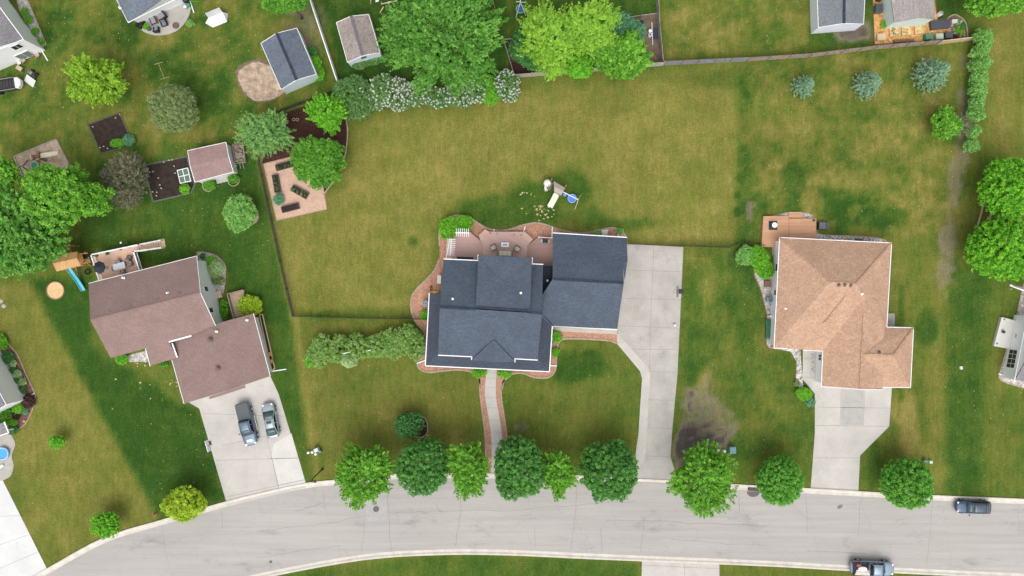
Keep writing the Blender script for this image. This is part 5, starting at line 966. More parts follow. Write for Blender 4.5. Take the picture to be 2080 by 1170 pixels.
h, q = shed([(1662, 56), (1754, 49), (1760, -72), (1658, -72)], 2.6, 0.95, W_LAV, shingle("shed_grey_shingles", (0.165, 0.18, 0.20), (0.205, 0.22, 0.245), ang(2, 100), 0.26), "grey-roofed shed with lavender white walls at the top edge", 0.02, RIDGE_B)
h, q = shed([(1817, 45), (1899, 38), (1896, -75), (1800, -75)], 2.9, 1.1, W_MINT, shingle("pinkish_grey_shingles", (0.30, 0.265, 0.26), (0.39, 0.35, 0.34), R(90), 0.24), "mint-walled cottage in the orange wood chip yard", 0.05, None, False, "cottage", "cottage"); vent(1860, 8, 3.6, h, WHITE, .2, .25)
h, q = shed([(381, 306), (396, 370), (474, 349), (459, 289)], 2.2, 0.35, W_PALE, shingle("small_shed_shingles", (0.285, 0.185, 0.175), (0.325, 0.215, 0.20), ang(78, -17), 0.16, mortar=.75), "small brown-roofed shed beside the soil plot and firewood cart", 0.12)
# --- ground spouts
for x0, y0, x1, y1, lb in [(83, 98, 97, 122, "white downspout at the corner of the top left white house"), (1004, 465.5, 1003, 471, "short white downspout behind the deck's left half"), (1067, 460, 1063, 473, "white downspout behind the deck, right of the raised octagon"), (1122, 461, 1121, 482, "long white downspout at the garage's back left corner"), (1255, 469, 1256, 480, "white downspout at the garage's back right corner"), (847, 738, 866, 731, "white downspout at the front left corner of the central porch"), (1117, 742.5, 1129, 743, "white downspout at the front right corner of the central porch"), (553, 754, 580, 750, "white downspout beside the brown-roofed garage"), (386, 0, 394, 25, "white downspout reaching past the paved semicircle"), (47, 814, 70, 799, "white downspout at the corner of the lower left white house"), (2057, 647, 2080, 655, "white downspout above the concrete terrace"), (2027, 759, 2047, 764, "white downspout below the grid window of the right edge house")]: spout(x0, y0, x1, y1, lb)

# ------------------------------------------------------------------ fences
def fence(name, pts, hgt, label, style, mp, mpost, step=2.4, pw=0.12, cat="fence", z0=0.0, group=None):
    """posts and panels along a base line given in picture pixels"""
    q = pix(pts); root = thing(name, label, cat, (q[0].x, q[0].y, 0), 0, group)
    for a, b in zip(q, q[1:]):
        L = (b-a).length; n = max(1, round(L/step)); d = (b-a)/L; o = Vector((-d.y, d.x, 0))
        for k in range(n+1):
            if k == 0 and a is not q[0]: continue
            p = a.lerp(b, k/n); m = M(); m.box(p.x, p.y, -0.1, hgt+0.08, pw, pw, math.atan2(d.y, d.x)); m.box(p.x, p.y, hgt+0.08, hgt+0.12, pw*1.25, pw*1.25, math.atan2(d.y, d.x), .6); obj("post", m, mpost, root)
        for k in range(n):
            u = a.lerp(b, k/n)+d*pw*0.5; w = a.lerp(b, (k+1)/n)-d*pw*0.5; m = M(); up = Vector((0, 0, 1))
            if style == 'vinyl':
                m.beam(u+up*hgt*0.5, w+up*hgt*0.5, 0.05, hgt*0.94); m.beam(u+up*(hgt-.05), w+up*(hgt-.05), 0.14, 0.12); m.beam(u+up*0.15, w+up*0.15, 0.10, 0.14)
            elif style == 'plank':
                np_ = max(3, int((w-u).length/0.20))
                for i in range(np_):
                    s = u.lerp(w, (i+0.5)/np_); hh = hgt*random.uniform(0.97, 1.02); m.box((s-o*.05).x, (s-o*.05).y, 0.05, hh, (w-u).length/np_*0.9, 0.025, math.atan2(d.y, d.x))
                m.beam(u+up*.4, w+up*.4, .05, .10); m.beam(u+up*(hgt-.3), w+up*(hgt-.3), .05, .10)
            elif style == 'rail':
                np_ = max(3, int((w-u).length/0.20))
                for i in range(np_):
                    s = u.lerp(w, (i+0.5)/np_); m.box((s+o*.06).x, (s+o*.06).y, 0.05, hgt, (w-u).length/np_*0.9, 0.025, math.atan2(d.y, d.x))
                for z in (.35, hgt*.55, hgt-.25): m.beam(u+up*z-o*.02, w+up*z-o*.02, .08, .09)
            elif style == 'low': m.beam(u+up*hgt*.5, w+up*hgt*.5, .1, hgt)
            elif style == 'chain':
                m.tube([u+up*hgt, w+up*hgt], .032, 6); m.tube([u+up*.06, w+up*.06], .012, 5)
                lw = (w-u).length; s = 0.17; c = int(lw/s); r_ = int(hgt/s)
                for i in range(-r_, c):
                    for sg in (1, -1):
                        x0, x1 = i*s, i*s+hgt; z0_, z1_ = (0.06, hgt) if sg > 0 else (hgt, 0.06)
                        t0 = max(0, -x0/hgt); t1 = min(1, (lw-x0)/hgt)
                        if t1-t0 < 0.03: continue
                        A = u+d*(x0+hgt*t0)+up*(z0_+(z1_-z0_)*t0); B = u+d*(x0+hgt*t1)+up*(z0_+(z1_-z0_)*t1); m.beam(A, B, .016, .016)
            obj("panel", m, mp, root)
    return root
fence("vinyl_fence", [(635, 5), (690, 171)], 1.75, "white vinyl fence between the two sheds at the top", 'vinyl', VINYL, VINYL)
fence("plank_fence", [(1042, 158), (1346, 133)], 1.8, "pale weathered plank fence below the yellow-green locust trees", 'plank', mat("silvered_planks", (0.42, 0.375, 0.335), .85, var=.3, scale=3, fine=.25, fscale=12), WOODG)
fence("board_fence", [(1348, 133), (1515, 125)], 1.8, "dark grey fence showing its rails and posts, right of the pale plank fence", 'rail', mat("grey_boards", (0.23, 0.225, 0.23), .85, var=.25, scale=3, fine=.2, fscale=12), WOODGD)
fence("board_fence", [(1515, 125), (1640, 117), (1772, 101), (1900, 90)], 1.7, "long brownish board fence above the three blue spruces", 'rail', mat("brown_grey_boards", (0.30, 0.235, 0.19), .85, var=.25, scale=3, fine=.2, fscale=12), WOODGD)
fence("board_fence", [(1902, 90), (1978, 81)], 1.5, "short new orange-tinted fence end reaching the tall hedge", 'low', WOODP, WOODP, step=2.6)
fence("board_fence", [(1343, 131), (1336, 60), (1331, -45)], 1.8, "grey fence running up to the top edge beside the compost corner", 'rail', WOODG, WOODGD)
fence("bed_border", [(1048, 79), (1023, 81), (1044, 152)], 0.35, "low board border around the left end of the fenced bark bed", 'low', WOODG, WOODG, cat="border")
fence("bed_border", [(1264, 43), (1270, 37), (1336, 28)], 0.35, "low board border along the top of the compost corner", 'low', WOODG, WOODG, cat="border")
fence("bed_border", [(999, -10), (1015, 62)], 0.3, "low brown border strip right of the tall poplar", 'low', WOODB, WOODB, cat="border")
BKW = mat("black_wire", (0.03, 0.03, 0.028), .5)
fence("chain_fence", [(524, 308), (545, 405), (572, 530), (598, 642)], 1.2, "dark chain-link fence along the left side of the big lawn", 'chain', BKW, BKW, step=3.2, pw=.07)
fence("chain_fence", [(598, 642), (735, 646), (868, 648)], 1.2, "dark chain-link fence above the pale shrub row", 'chain', BKW, BKW, step=3.2, pw=.07)
fence("chain_fence", [(545, 238), (612, 212), (683, 187)], 1.2, "dark chain-link fence between the sand area and the bark bed", 'chain', BKW, BKW, step=3.2, pw=.07)
fence("chain_fence", [(1277, 496), (1390, 500), (1478, 503), (1498, 495), (1548, 499)], 1.2, "dark chain-link fence from the central garage to the right house's deck", 'chain', BKW, BKW, step=3.2, pw=.07)

# ------------------------------------------------------------------ furniture kinds
def rotp(x, y, a): return (x*math.cos(a)-y*math.sin(a), x*math.sin(a)+y*math.cos(a))
def seat(px, py, rot, name, label, cat, w, d, fr, cu, z=0.0, seats=1, group=None, arms=True, back=True):
    """armchair or sofa facing local -y"""
    root = thing(name, label, cat, P(px, py, z), rot, group)
    m = M()
    m.box(0, 0, 0.08, 0.34, w, d); [m.box(sx*(w/2-.05), sy*(d/2-.05), 0, .08, .06, .06) for sx in (-1, 1) for sy in (-1, 1)]
    obj("frame", m, fr, root, world=False, bevel=.02)
    if back: m = M().box(0, d/2-.08, .34, .80, w, .16); obj("backrest", m, fr, root, world=False, bevel=.03)
    if arms:
        for s in (-1, 1): m = M().box(s*(w/2-.07), -.08, .34, .58, .14, d-.18); obj("armrest", m, fr, root, world=False, bevel=.03)
    for k in range(seats):
        cw = (w-(.30 if arms else .06))/seats; x = -cw*seats/2+cw*(k+.5)
        m = M().box(x, -.08, .345, .47, cw-.02, d-.22); obj("cushion", m, cu, root, world=False, bevel=.04)
        if back: m = M().box(x, d/2-.23, .475, .74, cw-.03, .12); obj("back_cushion", m, cu, root, world=False, bevel=.04)
    return root
def table(px, py, rot, name, label, w, d, hgt, top, leg, z=0.0, inset_=None, rnd=False):
    root = thing(name, label, "table", P(px, py, z), rot); m = M()
    if rnd: m.lathe(0, 0, [(w/2, hgt-.04), (w/2, hgt)], 24)
    else: m.box(0, 0, hgt-.05, hgt, w, d)
    obj("table_top", m, top, root, world=False, bevel=.012)
    for sx in (-1, 1):
        for sy in (-1, 1):
            k = .32 if rnd else .43; m = M().box(sx*w*k, sy*d*k, 0, hgt-.05, .06, .06); obj("leg", m, leg, root, world=False)
    if inset_: m = M().box(0, 0, hgt+.002, hgt+.03, inset_[0], inset_[1]); obj("inset", m, inset_[2], root, world=False)
    return root
def sling(px, py, rot, label, c1, group, z=0.0):
    root = thing("lounge_chair", label, "chair", P(px, py, z), rot, group)
    m = M(); prof = [(-.62, .30), (-.2, .38), (.18, .34), (.55, .78)]; w = .52
    for (y0, z0), (y1, z1) in zip(prof, prof[1:]): m.slab([(-w/2, y0, z0), (w/2, y0, z0), (w/2, y1, z1), (-w/2, y1, z1)], .03)
    obj("sling", m, c1, root, world=False); m = M()
    for s in (-1, 1):
        x = s*(w/2+.03); m.tube([(x, -.6, .28), (x, .2, .30), (x, .58, .76)], .02, 6); m.tube([(x, -.5, .28), (x, -.35, 0)], .018, 6); m.tube([(x, .25, .33), (x, .45, 0)], .018, 6)
    obj("frame", m, GREY, root, world=False)
def grill(px, py, rot, label, z=0.0, sc=1.0):
    root = thing("grill", label, "grill", P(px, py, z), rot); m = M(); m.box(0, 0, .15, .78, .75*sc, .5*sc); [m.box(sx*.3*sc, sy*.2*sc, 0, .15, .05, .05) for sx in (-1, 1) for sy in (-1, 1)]; obj("cart", m, BLACK, root, world=False, bevel=.02)
    m = M(); n = 10
    for i in range(n):
        a0, a1 = math.pi*i/n, math.pi*(i+1)/n; y0, z0, y1, z1 = -math.cos(a0)*.27*sc, .80+math.sin(a0)*.26, -math.cos(a1)*.27*sc, .80+math.sin(a1)*.26; m.slab([(-.36*sc, y0, z0), (.36*sc, y0, z0), (.36*sc, y1, z1), (-.36*sc, y1, z1)], .02)
    obj("lid", m, mat("grill_lid", (.03, .032, .036), .35), root, world=False, smooth=True)
    for s in (-1, 1): m = M().box(s*.55*sc, 0, .78, .82, .32*sc, .46*sc); obj("side_shelf", m, GREY, root, world=False)
    m = M().tube([(-.28*sc, -.30*sc, .9), (.28*sc, -.30*sc, .9)], .015, 6); obj("handle", m, CHROME, root, world=False)

# ------------------------------------------------------------------ deck behind the central house
PK1 = planks("pink_deck_boards", (0.50, 0.325, 0.285), (0.54, 0.355, 0.315), HR, .14, 4.0, gap=.72); PK2 = planks("rose_deck_boards", (0.40, 0.25, 0.215), (0.45, 0.285, 0.25), HR, .14, 4.0, gap=.7); PK3 = planks("raised_deck_boards", (0.55, 0.355, 0.31), (0.59, 0.385, 0.34), R(35), .14, 4.0, gap=.75)
d = thing("deck", "pinkish deck with raised octagon behind the central house", "deck", P(1010, 500))
m = M().prism(pix([(917, 474), (957, 474), (977, 490), (984, 497), (984, 535), (903, 532)], .5), -.1, .5); obj("left_platform", m, PK1, d)
m = M().prism(pix([(1066, 499), (1080, 492), (1093, 482.5), (1126, 485), (1126, 545), (1066, 545)], .5), -.1, .5); obj("right_platform", m, PK2, d)
m = M().prism(pix([(972.6, 477), (985.5, 465.5), (993, 470.4), (1067, 471), (1083, 486), (1071, 499), (1070, 530), (979.5, 530), (980.5, 495), (974.6, 486)], .8), -.1, .8); obj("raised_octagon", m, PK3, d)
m = M(); u = Vector((0, 0, 1))
for a, b in [((917, 474), (957, 474)), ((917, 474), (906, 528))]:
    A, B = P(*a, .5), P(*b, .5); m.beam(A+u*.5, B+u*.5, .09, .12)
    for k in range(9): p = A.lerp(B, k/8); m.box(p.x, p.y, .5, 1.0, .04, .04)
obj("railing", m, VINYL, d); m = M(); m.beam(P(1093, 482, .5)+u*.35, P(1125, 484, .5)+u*.35, .10, .10); [m.box(P(x, 482.5+(x-1093)*.06, .5).x, P(x, 482.5+(x-1093)*.06, .5).y, .5, .85, .05, .05) for x in range(1094, 1125, 5)]; obj("railing", m, VINYL, d)
m = M()
for x, y in ((995.5, 473.5), (1010, 474.5), (1044, 477), (1058.5, 477.5), (1094, 486)): c = P(x, y, .8); m.box(c.x, c.y, .8, .86, .14, .14)
obj("post_cap", m, WOODB, d) if 0 else [obj("post_cap", M().box(P(x, y, .8).x, P(x, y, .8).y, .8, .88, .15, .15), WOODB, d) for x, y in ((995.5, 473.5), (1010, 474.5), (1044, 477), (1058.5, 477.5))]
def trellis(label, x0, y0, x1, y1, n, dx, dy):
    """white beam on posts carrying n cross slats; dx, dy is half a slat in picture pixels"""
    z = 2.4; A, B = P(x0, y0, z), P(x1, y1, z); root = thing("trellis", label, "trellis", ((A.x+B.x)/2, (A.y+B.y)/2, 0)); v = Vector((dx/S, -dy/S, 0))
    obj("beam", M().beam(A, B, .10, .14), VINYL, root)
    for p in (A, B): obj("post", M().box(p.x, p.y, -.05, z-.07, .10, .10), VINYL, root)
    for k in range(n): p = A.lerp(B, (k+.3)/(n-.4)); obj("slat", M().beam(p-v+u*.12, p+v+u*.12, .07, .10), VINYL, root)
trellis("white slatted trellis over the bush at the deck's top left corner", 926, 472, 953, 473, 7, 0.3, 8)
trellis("white slatted trellis along the deck's left side", 917, 485, 914.5, 519, 9, 8.5, 0.4)
WICK = mat("taupe_wicker", (.25, .215, .18), .8, var=.2, scale=8); CRM = mat("cream_cushion", (.66, .60, .49), .9, var=.06, scale=3)
seat(1026, 516, HR+math.pi, "sofa", "cream three-seat sofa on the raised deck, half under the roof edge", "sofa", 2.0, .85, WICK, CRM, .8, 3)
seat(1003, 503, R(-70), "armchair", "left cream-cushioned wicker armchair on the raised deck", "chair", .85, .8, WICK, CRM, .8)
seat(1050, 505.5, R(60), "armchair", "right cream-cushioned wicker armchair on the raised deck", "chair", .85, .8, WICK, CRM, .8)
table(1026, 497.5, HR, "fire_table", "white fire table with a blue centre between the two cream armchairs", 1.05, .62, .6, WHITE, GREY, .8, (.6, .16, mat("blue_fire_glass", (.10, .27, .50), .3)))
grill(1107, 490.5, HR, "black grill with side shelf on the lower right part of the pink deck", .5, .9)
m = M(); c = P(945, 525.5, .5); m.box(c.x, c.y, .9, .96, 2.2, .4, HR); [m.box(c.x+s*.9, c.y, .5, .9, .08, .36, HR) for s in (-1, 1)]; m.box(c.x, c.y+.18, .96, 1.3, 2.2, .06, HR); solo("bench", m, BLACK, "black bench against the house on the left part of the pink deck", "bench")
m = M(); c = P(1227, 473); m.add([(c.x-.45, c.y-.42, .1), (c.x+.4, c.y-.35, .1), (c.x+.5, c.y+.4, .75), (c.x-.4, c.y+.35, .75), (c.x-.45, c.y-.42, .04), (c.x+.4, c.y-.35, .04), (c.x+.5, c.y+.4, .69), (c.x-.4, c.y+.35, .69)], [[0, 1, 2, 3], [7, 6, 5, 4], [0, 4, 5, 1], [1, 5, 6, 2], [2, 6, 7, 3], [3, 7, 4, 0]]); [m.box(c.x+s*.35, c.y+.3, 0, .7, .06, .06) for s in (-1, 1)]; solo("utility_box", m, WHITE, "tilted white board behind the central garage", "board")
def ac(px, py, label, material, r=.45, sq=False):
    c = P(px, py); root = thing("air_conditioner", label, "air conditioner", c); m = M()
    m.lathe(0, 0, [(r, 0), (r*1.02, .06), (r*1.02, .72), (r*.92, .78)], 8 if sq else 20); obj("housing", m, material, root, world=False, bevel=.02); m = M(); m.torus((0, 0, .79), r*.7, .03); [m.beam((math.cos(a)*r*.7, math.sin(a)*r*.7, .79), (-math.cos(a)*r*.7, -math.sin(a)*r*.7, .79), .025) for a in (0, .8, 1.6, 2.4)]; obj("fan_grille", m, BLACK, root, world=False)
ac(866, 616, "octagonal grey air conditioner at the left side of the central house", mat("ac_grey", (.30, .35, .38), .5), .48, True)
ac(1560, 608, "round blue-grey air conditioner beside the right house's left wall", mat("ac_blue", (.22, .29, .34), .5), .42)
m = M(); c = P(885, 593); m.tube([(c.x-.45, c.y+.05, .12), (c.x-.1, c.y-.06, .16), (c.x+.35, c.y+.05, .14), (c.x+.5, c.y+.12, .1)], [.05, .14, .14, .03], 8); solo("toy", m, mat("yellow_plastic", (.75, .48, .06), .4), "yellow toy lying at the porch corner of the central house", "toy", smooth=True)
for x, y, t in ((876, 582.5, "upper"), (876, 588.5, "lower")): c = P(x, y); m = M().box(c.x, c.y, 0, .12, .34, .34, HR, .94); solo("paver", m, mat("dark_red_brick_"+t, (.17, .06, .045), .8, var=.2, scale=4), t+" of two dark red pavers beside the porch corner", "paver")
for x0, y0, x1, y1, t in ((697, 718, 711, 715, "left"), (744, 713, 753, 711, "middle"), (781, 709, 783, 711, "right")): m = M().tube([P(x0, y0, 2.0), P(x1, y1, 2.05)], .06, 8); m.tube([P(x0, y0, 2.0), P(x0, y0, 0)*1+Vector((0, 0, 0))], .05, 8); solo("white_pipe", m, VINYL, t+" white pipe poking out of the pale shrub row", "pipe")

# ------------------------------------------------------------------ deck of the brown-roofed house
DT = planks("tan_deck_boards", (0.58, 0.375, 0.27), (0.63, 0.41, 0.30), BR, .14, 4, gap=.78)
dz = 1.7; d = thing("deck", "raised tan deck with white railing and stairs behind the brown-roofed house", "deck", P(235, 535))
m = M().prism(pix([(188, 520), (281, 498), (283, 508), (272, 511), (282, 556), (206, 580)], dz), dz-.22, dz); obj("floor", m, DT, d)
for x, y in ((192, 524), (240, 512), (275, 508), (278, 545), (208, 570), (282, 502)): obj("support_post", M().box(P(x, y, 0).x, P(x, y, 0).y, -.1, dz-.22, .14, .14), WOODG, d)
def railing(pts, z0s, name="railing"):
    m = M(); q = [P(x, y, z+1.0) for (x, y), z in zip(pts, z0s)]
    for a, b in zip(q, q[1:]):
        m.beam(a, b, .15, .06); m.beam(a-u*.86, b-u*.86, .08, .06); L = (b-a).length; n = int(L/.16)
        for k in range(n+1): p = a.lerp(b, k/n); m.box(p.x, p.y, p.z-.86, p.z-.03, .035, .035)
        for k in range(int(L/1.8)+2): p = a.lerp(b, min(1, k/(int(L/1.8)+1))); m.box(p.x, p.y, p.z-1.0, p.z+.10, .13, .13)
    obj(name, m, VINYL, d)
railing([(184.5, 517.5), (281, 497)], (dz, dz)); railing([(281, 497), (325, 488)], (dz, .05)); railing([(184.5, 517.5), (203, 575)], (dz, dz)); railing([(271, 511), (284, 552)], (dz, dz)); railing([(271, 511), (327, 503)], (dz, .05))
n = 9
for k in range(n):
    t0, t1 = k/n, (k+1)/n; z = dz-(k+1)*dz/(n+1); a0 = Vector((281, 498)).lerp(Vector((325, 489)), t0); a1 = Vector((281, 498)).lerp(Vector((325, 489)), t1); b0 = Vector((283, 508)).lerp(Vector((327, 502)), t0); b1 = Vector((283, 508)).lerp(Vector((327, 502)), t1)
    obj("stair_tread", M().prism([P(*a0, z), P(*a1, z), P(*b1, z), P(*b0, z)], z-.05, z), DT, d)
m = M().prism(pix([(325, 486), (334, 484), (337, 502), (328, 505)]), -.1, .08); struct("stair_pad", m, WOODP)
def umbrella(px, py, z, r, label, material):
    c = P(px, py, z+2.0); root = thing("patio_umbrella", label, "umbrella", (c.x, c.y, z)); m = M().lathe(0, 0, [(r, 1.85), (r*.98, 1.9), (r*.5, 2.15), (.05, 2.35), (.02, 2.45)], 8); obj("canopy", m, material, root, world=False); m = M().tube([(0, 0, 0), (0, 0, 2.3)], .025, 8); m.lathe(0, 0, [(.25, 0), (.22, .08)], 12); obj("pole", m, GREY, root, world=False)
umbrella(201, 543, dz, .82, "closed-looking black octagonal umbrella at the white deck railing", mat("black_canvas", (.032, .036, .045), .8))
table(247, 541, BR, "patio_table", "oblong grey-glass patio table on the raised tan deck", 1.6, .85, .72, mat("frosted_glass", (.50, .52, .56), .25), WICK, dz)
for k, (x, y, rr, nm) in enumerate([(236, 545, BR+R(90), "brown wicker chair at the left end of the oblong glass table"), (252, 553, BR+R(180), "brown wicker chair at the near side of the oblong glass table"), (243, 532, BR, "brown wicker chair at the far side of the oblong glass table"), (267, 536, R(200), "round-backed wicker chair beside the deck's right railing"), (265, 524, R(160), "dark open-frame chair above the round-backed wicker one")]):
    seat(x, y, rr, "patio_chair", nm, "chair", .62, .62, WICK if k != 4 else mat("dark_brown_frame", (.13, .09, .075), .6), mat("tan_cushion", (.36, .30, .24), .9) if k != 4 else WICK, dz)
def pot(px, py, z, label, r=.2, material=None, kind='dark'):
    c = P(px, py, z); root = thing("plant_pot", label, "pot", c); m = M().lathe(0, 0, [(r*.7, 0), (r, .3), (r*1.05, .34), (r*.9, .34), (r*.85, .28)], 14); obj("pot", m, material or BLACK, root, world=False)
    leaves("plant", LF[kind], root, np.array([[0, 0, .42], [r*.4, 0, .4], [-r*.4, .05, .4], [0, r*.5, .38], [0, -r*.5, .38]]), .12, 9, .11, seed=int(px))
pot(220, 515, dz, "black pot under the white deck railing, left one"); pot(247, 506.5, dz, "small dark pot under the white deck railing, right one", .13); pot(198, 520, dz, "terracotta pot in the left corner of the tan deck", .15, WOODB, 'oak')
for x, y, l in ((219.5, 422, "upper thin white-topped pole on the left lawn"), (245.5, 493, "lower thin white-topped pole beside the white deck railing")):
    c = P(x, y, 2.0); root = thing("lawn_pole", l, "pole", (c.x, c.y, 0)); obj("pole", M().tube([(0, 0, -.1), (0, 0, 2.0)], .04, 8), GREY, root, world=False); obj("cap", M().lathe(0, 0, [(.13, 2.0), (.14, 2.08), (.05, 2.14)], 10), VINYL, root, world=False)
wl = M().prism(pix([(468, 597), (497, 590), (500, 640), (479, 645)]), -.05, .35); solo("wooden_landing", wl, planks("landing_boards", (.40, .285, .195), (.48, .345, .24), BR, .14, 3), "weathered wooden landing beside the brown-roofed house", "landing")
fence("landing_screen", [(466, 597), (497, 589)], .9, "low grey screen along the top of the wooden landing", 'low', WOODG, WOODG, cat="screen"); fence("landing_screen", [(466, 597), (479, 647)], .9, "low grey screen along the left of the wooden landing", 'low', WOODG, WOODG, cat="screen")
bed("raised_strip", [(528, 640), (534, 638), (559, 748), (553, 752)], SOIL, .18, WOODP, .1, .24)
for x, y, l in ((549, 719, "upper"), (554, 733, "lower")): m = M(); c = P(x, y); m.box(c.x, c.y, .18, .5, .38, .55, BR, .85); m.box(c.x, c.y, .5, .56, .3, .45, BR); solo("crate", m, WOODH, l+" small wooden crate in the raised strip beside the brown-roofed garage", "crate")
m = M(); c = P(446, 598); m.box(c.x, c.y, 0, .45, .75, .95, BR); m.torus((c.x, c.y, .47), .26, .07); solo("stone_basin", m, mat("pale_stone", (.55, .45, .37), .8, var=.1, scale=3), "pale stone basin with a ring in the brown-roofed house's corner bed", "basin", bevel=.03)

# ------------------------------------------------------------------ play sets
def bucket(px, py, z, r, label, root, m1, m2):
    c = P(px, py, z); m = M(); m.torus(c, r, .07, 24, 8); o = obj("saucer_swing", m, m1, root); m = M().lathe(c.x, c.y, [(r*.95, z-.02), (r*.95, z)], 24)
    obj("net", m, m2, o)
t = thing("play_set", "play tower with cream slide and blue swings in the middle of the big lawn", "play set", P(1132, 385))
PR = ang(30, 14)
dk = planks("taupe_play_boards", (.36, .29, .255), (.42, .34, .30), PR, .15, 2)
for x, y in ((1119, 369), (1147, 382), (1139, 397), (1113, 384)): obj("post", M().box(P(x, y, 0).x, P(x, y, 0).y, -.1, 2.6, .12, .12, PR), WOODG, t)
m = M().prism(pix([(1116, 368), (1124, 371.5), (1117, 387), (1109.5, 383)], 1.4), 1.3, 1.4); obj("open_platform", m, mat("dark_platform", (.19, .13, .115), .8, var=.2, scale=3), t)
m = M(); A, B, C, D = P(1124.5, 368, 2.7), P(1148, 381.5, 2.7), P(1140, 397, 2.7), P(1126, 390, 2.7); rd0, rd1 = (A+D)/2+u*.25, (B+C)/2+u*.25; m.slab([A, B, rd1, rd0], .06); m.slab([rd0, rd1, C, D], .06); obj("roof", m, dk, t)
m = M(); a, b = P(1131, 394, 1.5), P(1117, 420.5, .1); sd = (b-a).normalized(); sp = Vector((-sd.y, sd.x, 0)).normalized()
pr = [a, a.lerp(b, .3)-u*.1, a.lerp(b, .75)-u*.12, b]
for p, q in zip(pr, pr[1:]):
    m.slab([p-sp*.35, q-sp*.35, q+sp*.35, p+sp*.35], .04)
    for s in (-1, 1): m.beam(p+sp*.36*s+u*.08, q+sp*.36*s+u*.08, .06, .16)
obj("slide", m, CREAM, t)
m = M(); c = P(1112, 371.5, 1.5); m.lathe(c.x, c.y, [(.48, .9), (.52, 1.2), (.50, 1.5), (.36, 1.75), (.12, 1.86)], 18); e = P(1109, 386, .2); m.tube([c-u*.5, c.lerp(e, .5)-u*.2, e], [.36, .34, .3], 12); obj("tube_slide", m, mat("white_plastic", (.80, .77, .71), .35), t, smooth=True)
A, B = P(1143.5, 390, 2.3), P(1174.5, 405.5, 2.3); obj("swing_beam", M().beam(A, B, .12, .14), mat("pale_blue_beam", (.62, .66, .78), .5), t)
m = M(); m.beam(B, P(1181.5, 394, 0), .10); m.beam(B, P(1168, 424, 0), .10); obj("a_frame", m, WOODP, t)
bucket(1162, 403, .6, .55, "", t, mat("light_blue_ring", (.20, .36, .78), .4), BLUEP); m = M(); c = P(1147, 395.5, .6); m.lathe(c.x, c.y, [(.2, .45), (.24, .6), (.18, .72)], 14); obj("disc_swing", m, mat("sky_blue_plastic", (.16, .33, .80), .35), t)
m = M()
for x, y in ((1162, 403),): 
    for a in (0, 2.1, 4.2): p = P(x, y, .6); m.tube([p+Vector((math.cos(a)*.5, math.sin(a)*.5, 0)), A.lerp(B, .62)], .012, 5)
m.tube([P(1147, 395.5, .7), A.lerp(B, .12)], .012, 5); obj("rope", m, BLACK, t)
# wooden play set at the left
t = thing("play_set", "honey-coloured wooden play set with teal slide under the left edge trees", "play set", P(140, 535))
m = M(); q = [P(108, 519, 3.0), P(157, 511, 3.0), P(164, 539, 3.0), P(115, 551.5, 3.0)]; r0, r1 = (q[0]+q[3])/2+u*.5, (q[1]+q[2])/2+u*.5; m.slab([q[0], q[1], r1, r0], .06); m.slab([r0, r1, q[2], q[3]], .06); obj("roof", m, planks("honey_boards", (.50, .28, .105), (.60, .36, .15), R(99), .2, 3), t)
for p in q: v = p.lerp((q[0]+q[2])/2, .18); obj("post", M().box(v.x, v.y, -.1, 3.0, .11, .11, R(8)), WOODH, t)
m = M().prism([p.lerp((q[0]+q[2])/2, .14) for p in q], 1.5, 1.6); obj("platform", m, WOODH, t)
m = M().prism(pix([(108, 505), (131, 499), (143, 510), (112, 517)], 1.6), 1.5, 1.58); obj("side_deck", m, WOODB, t); m = M(); [m.beam(P(*a, 2.3), P(*b, 2.3), .10) for a, b in (((107, 505), (131, 498.5)), ((131, 498.5), (145, 512)), ((107, 505), (110, 518)), ((137, 497.5), (143, 511)), ((131, 498.5), (142, 497)))]; [m.box(P(*a, 2.3).x, P(*a, 2.3).y, -.1, 2.3, .09, .09) for a in ((107, 505), (131, 499), (142, 498))]; obj("rail_frame", m, WOODH, t)
m = M().prism(pix([(160, 517), (181, 516.5), (182, 524), (162, 526)], 1.2), 1.1, 1.2); obj("bridge_mat", m, BLACK, t)
for k in range(9): x = 163+k*2.3; obj("bridge_slat", M().beam(P(x, 526+k*.05, 1.3), P(x+1.6, 535-k*.1, 1.2), .11, .05), WOODH, t)
m = M(); [m.beam(P(*a), P(*b), .10) for a, b in (((158, 516, 2.2), (178, 514, 2.0)), ((172, 513, 2.2), (176, 509, 1.0)), ((162, 538, 1.9), (176, 533, 1.9)), ((176, 533, 1.9), (185, 540, 0)), ((153, 541, 2.0), (158, 557, 0)))]; obj("swing_beam", m, WOODH, t)
pts = smooth_line([tuple(P(140, 545, 1.7)), tuple(P(148, 556, 1.35)), tuple(P(160, 573, .65)), tuple(P(170.5, 590, .15))], 5); m = M()
for p, q_ in zip(pts, pts[1:]):
    p, q_ = Vector(p), Vector(q_); s = (q_-p).normalized(); s = Vector((-s.y, s.x, 0)).normalized(); m.slab([p-s*.26, q_-s*.26, q_+s*.26, p+s*.26], .03)
    for k in (-1, 1): m.beam(p+s*.28*k+u*.09, q_+s*.28*k+u*.09, .06, .18)
obj("slide", m, TEALP, t)
m = M(); c = P(178, 552, .4); m.torus(c, .33, .10, 20, 8); solo("tire", m, RUBBER, "black tire swing ring on the grass by the wooden play set", "tire")
m = M(); [m.tube([P(*a), P(*b)], .025, 6) for a, b in (((160, 548, .05), (161, 555, .05)), ((166, 547, .05), (167, 555, .05)), ((160, 551, .05), (167, 551, .05)))]; solo("ladder", m, GREY, "small grey ladder lying between teal slide and tire", "ladder")
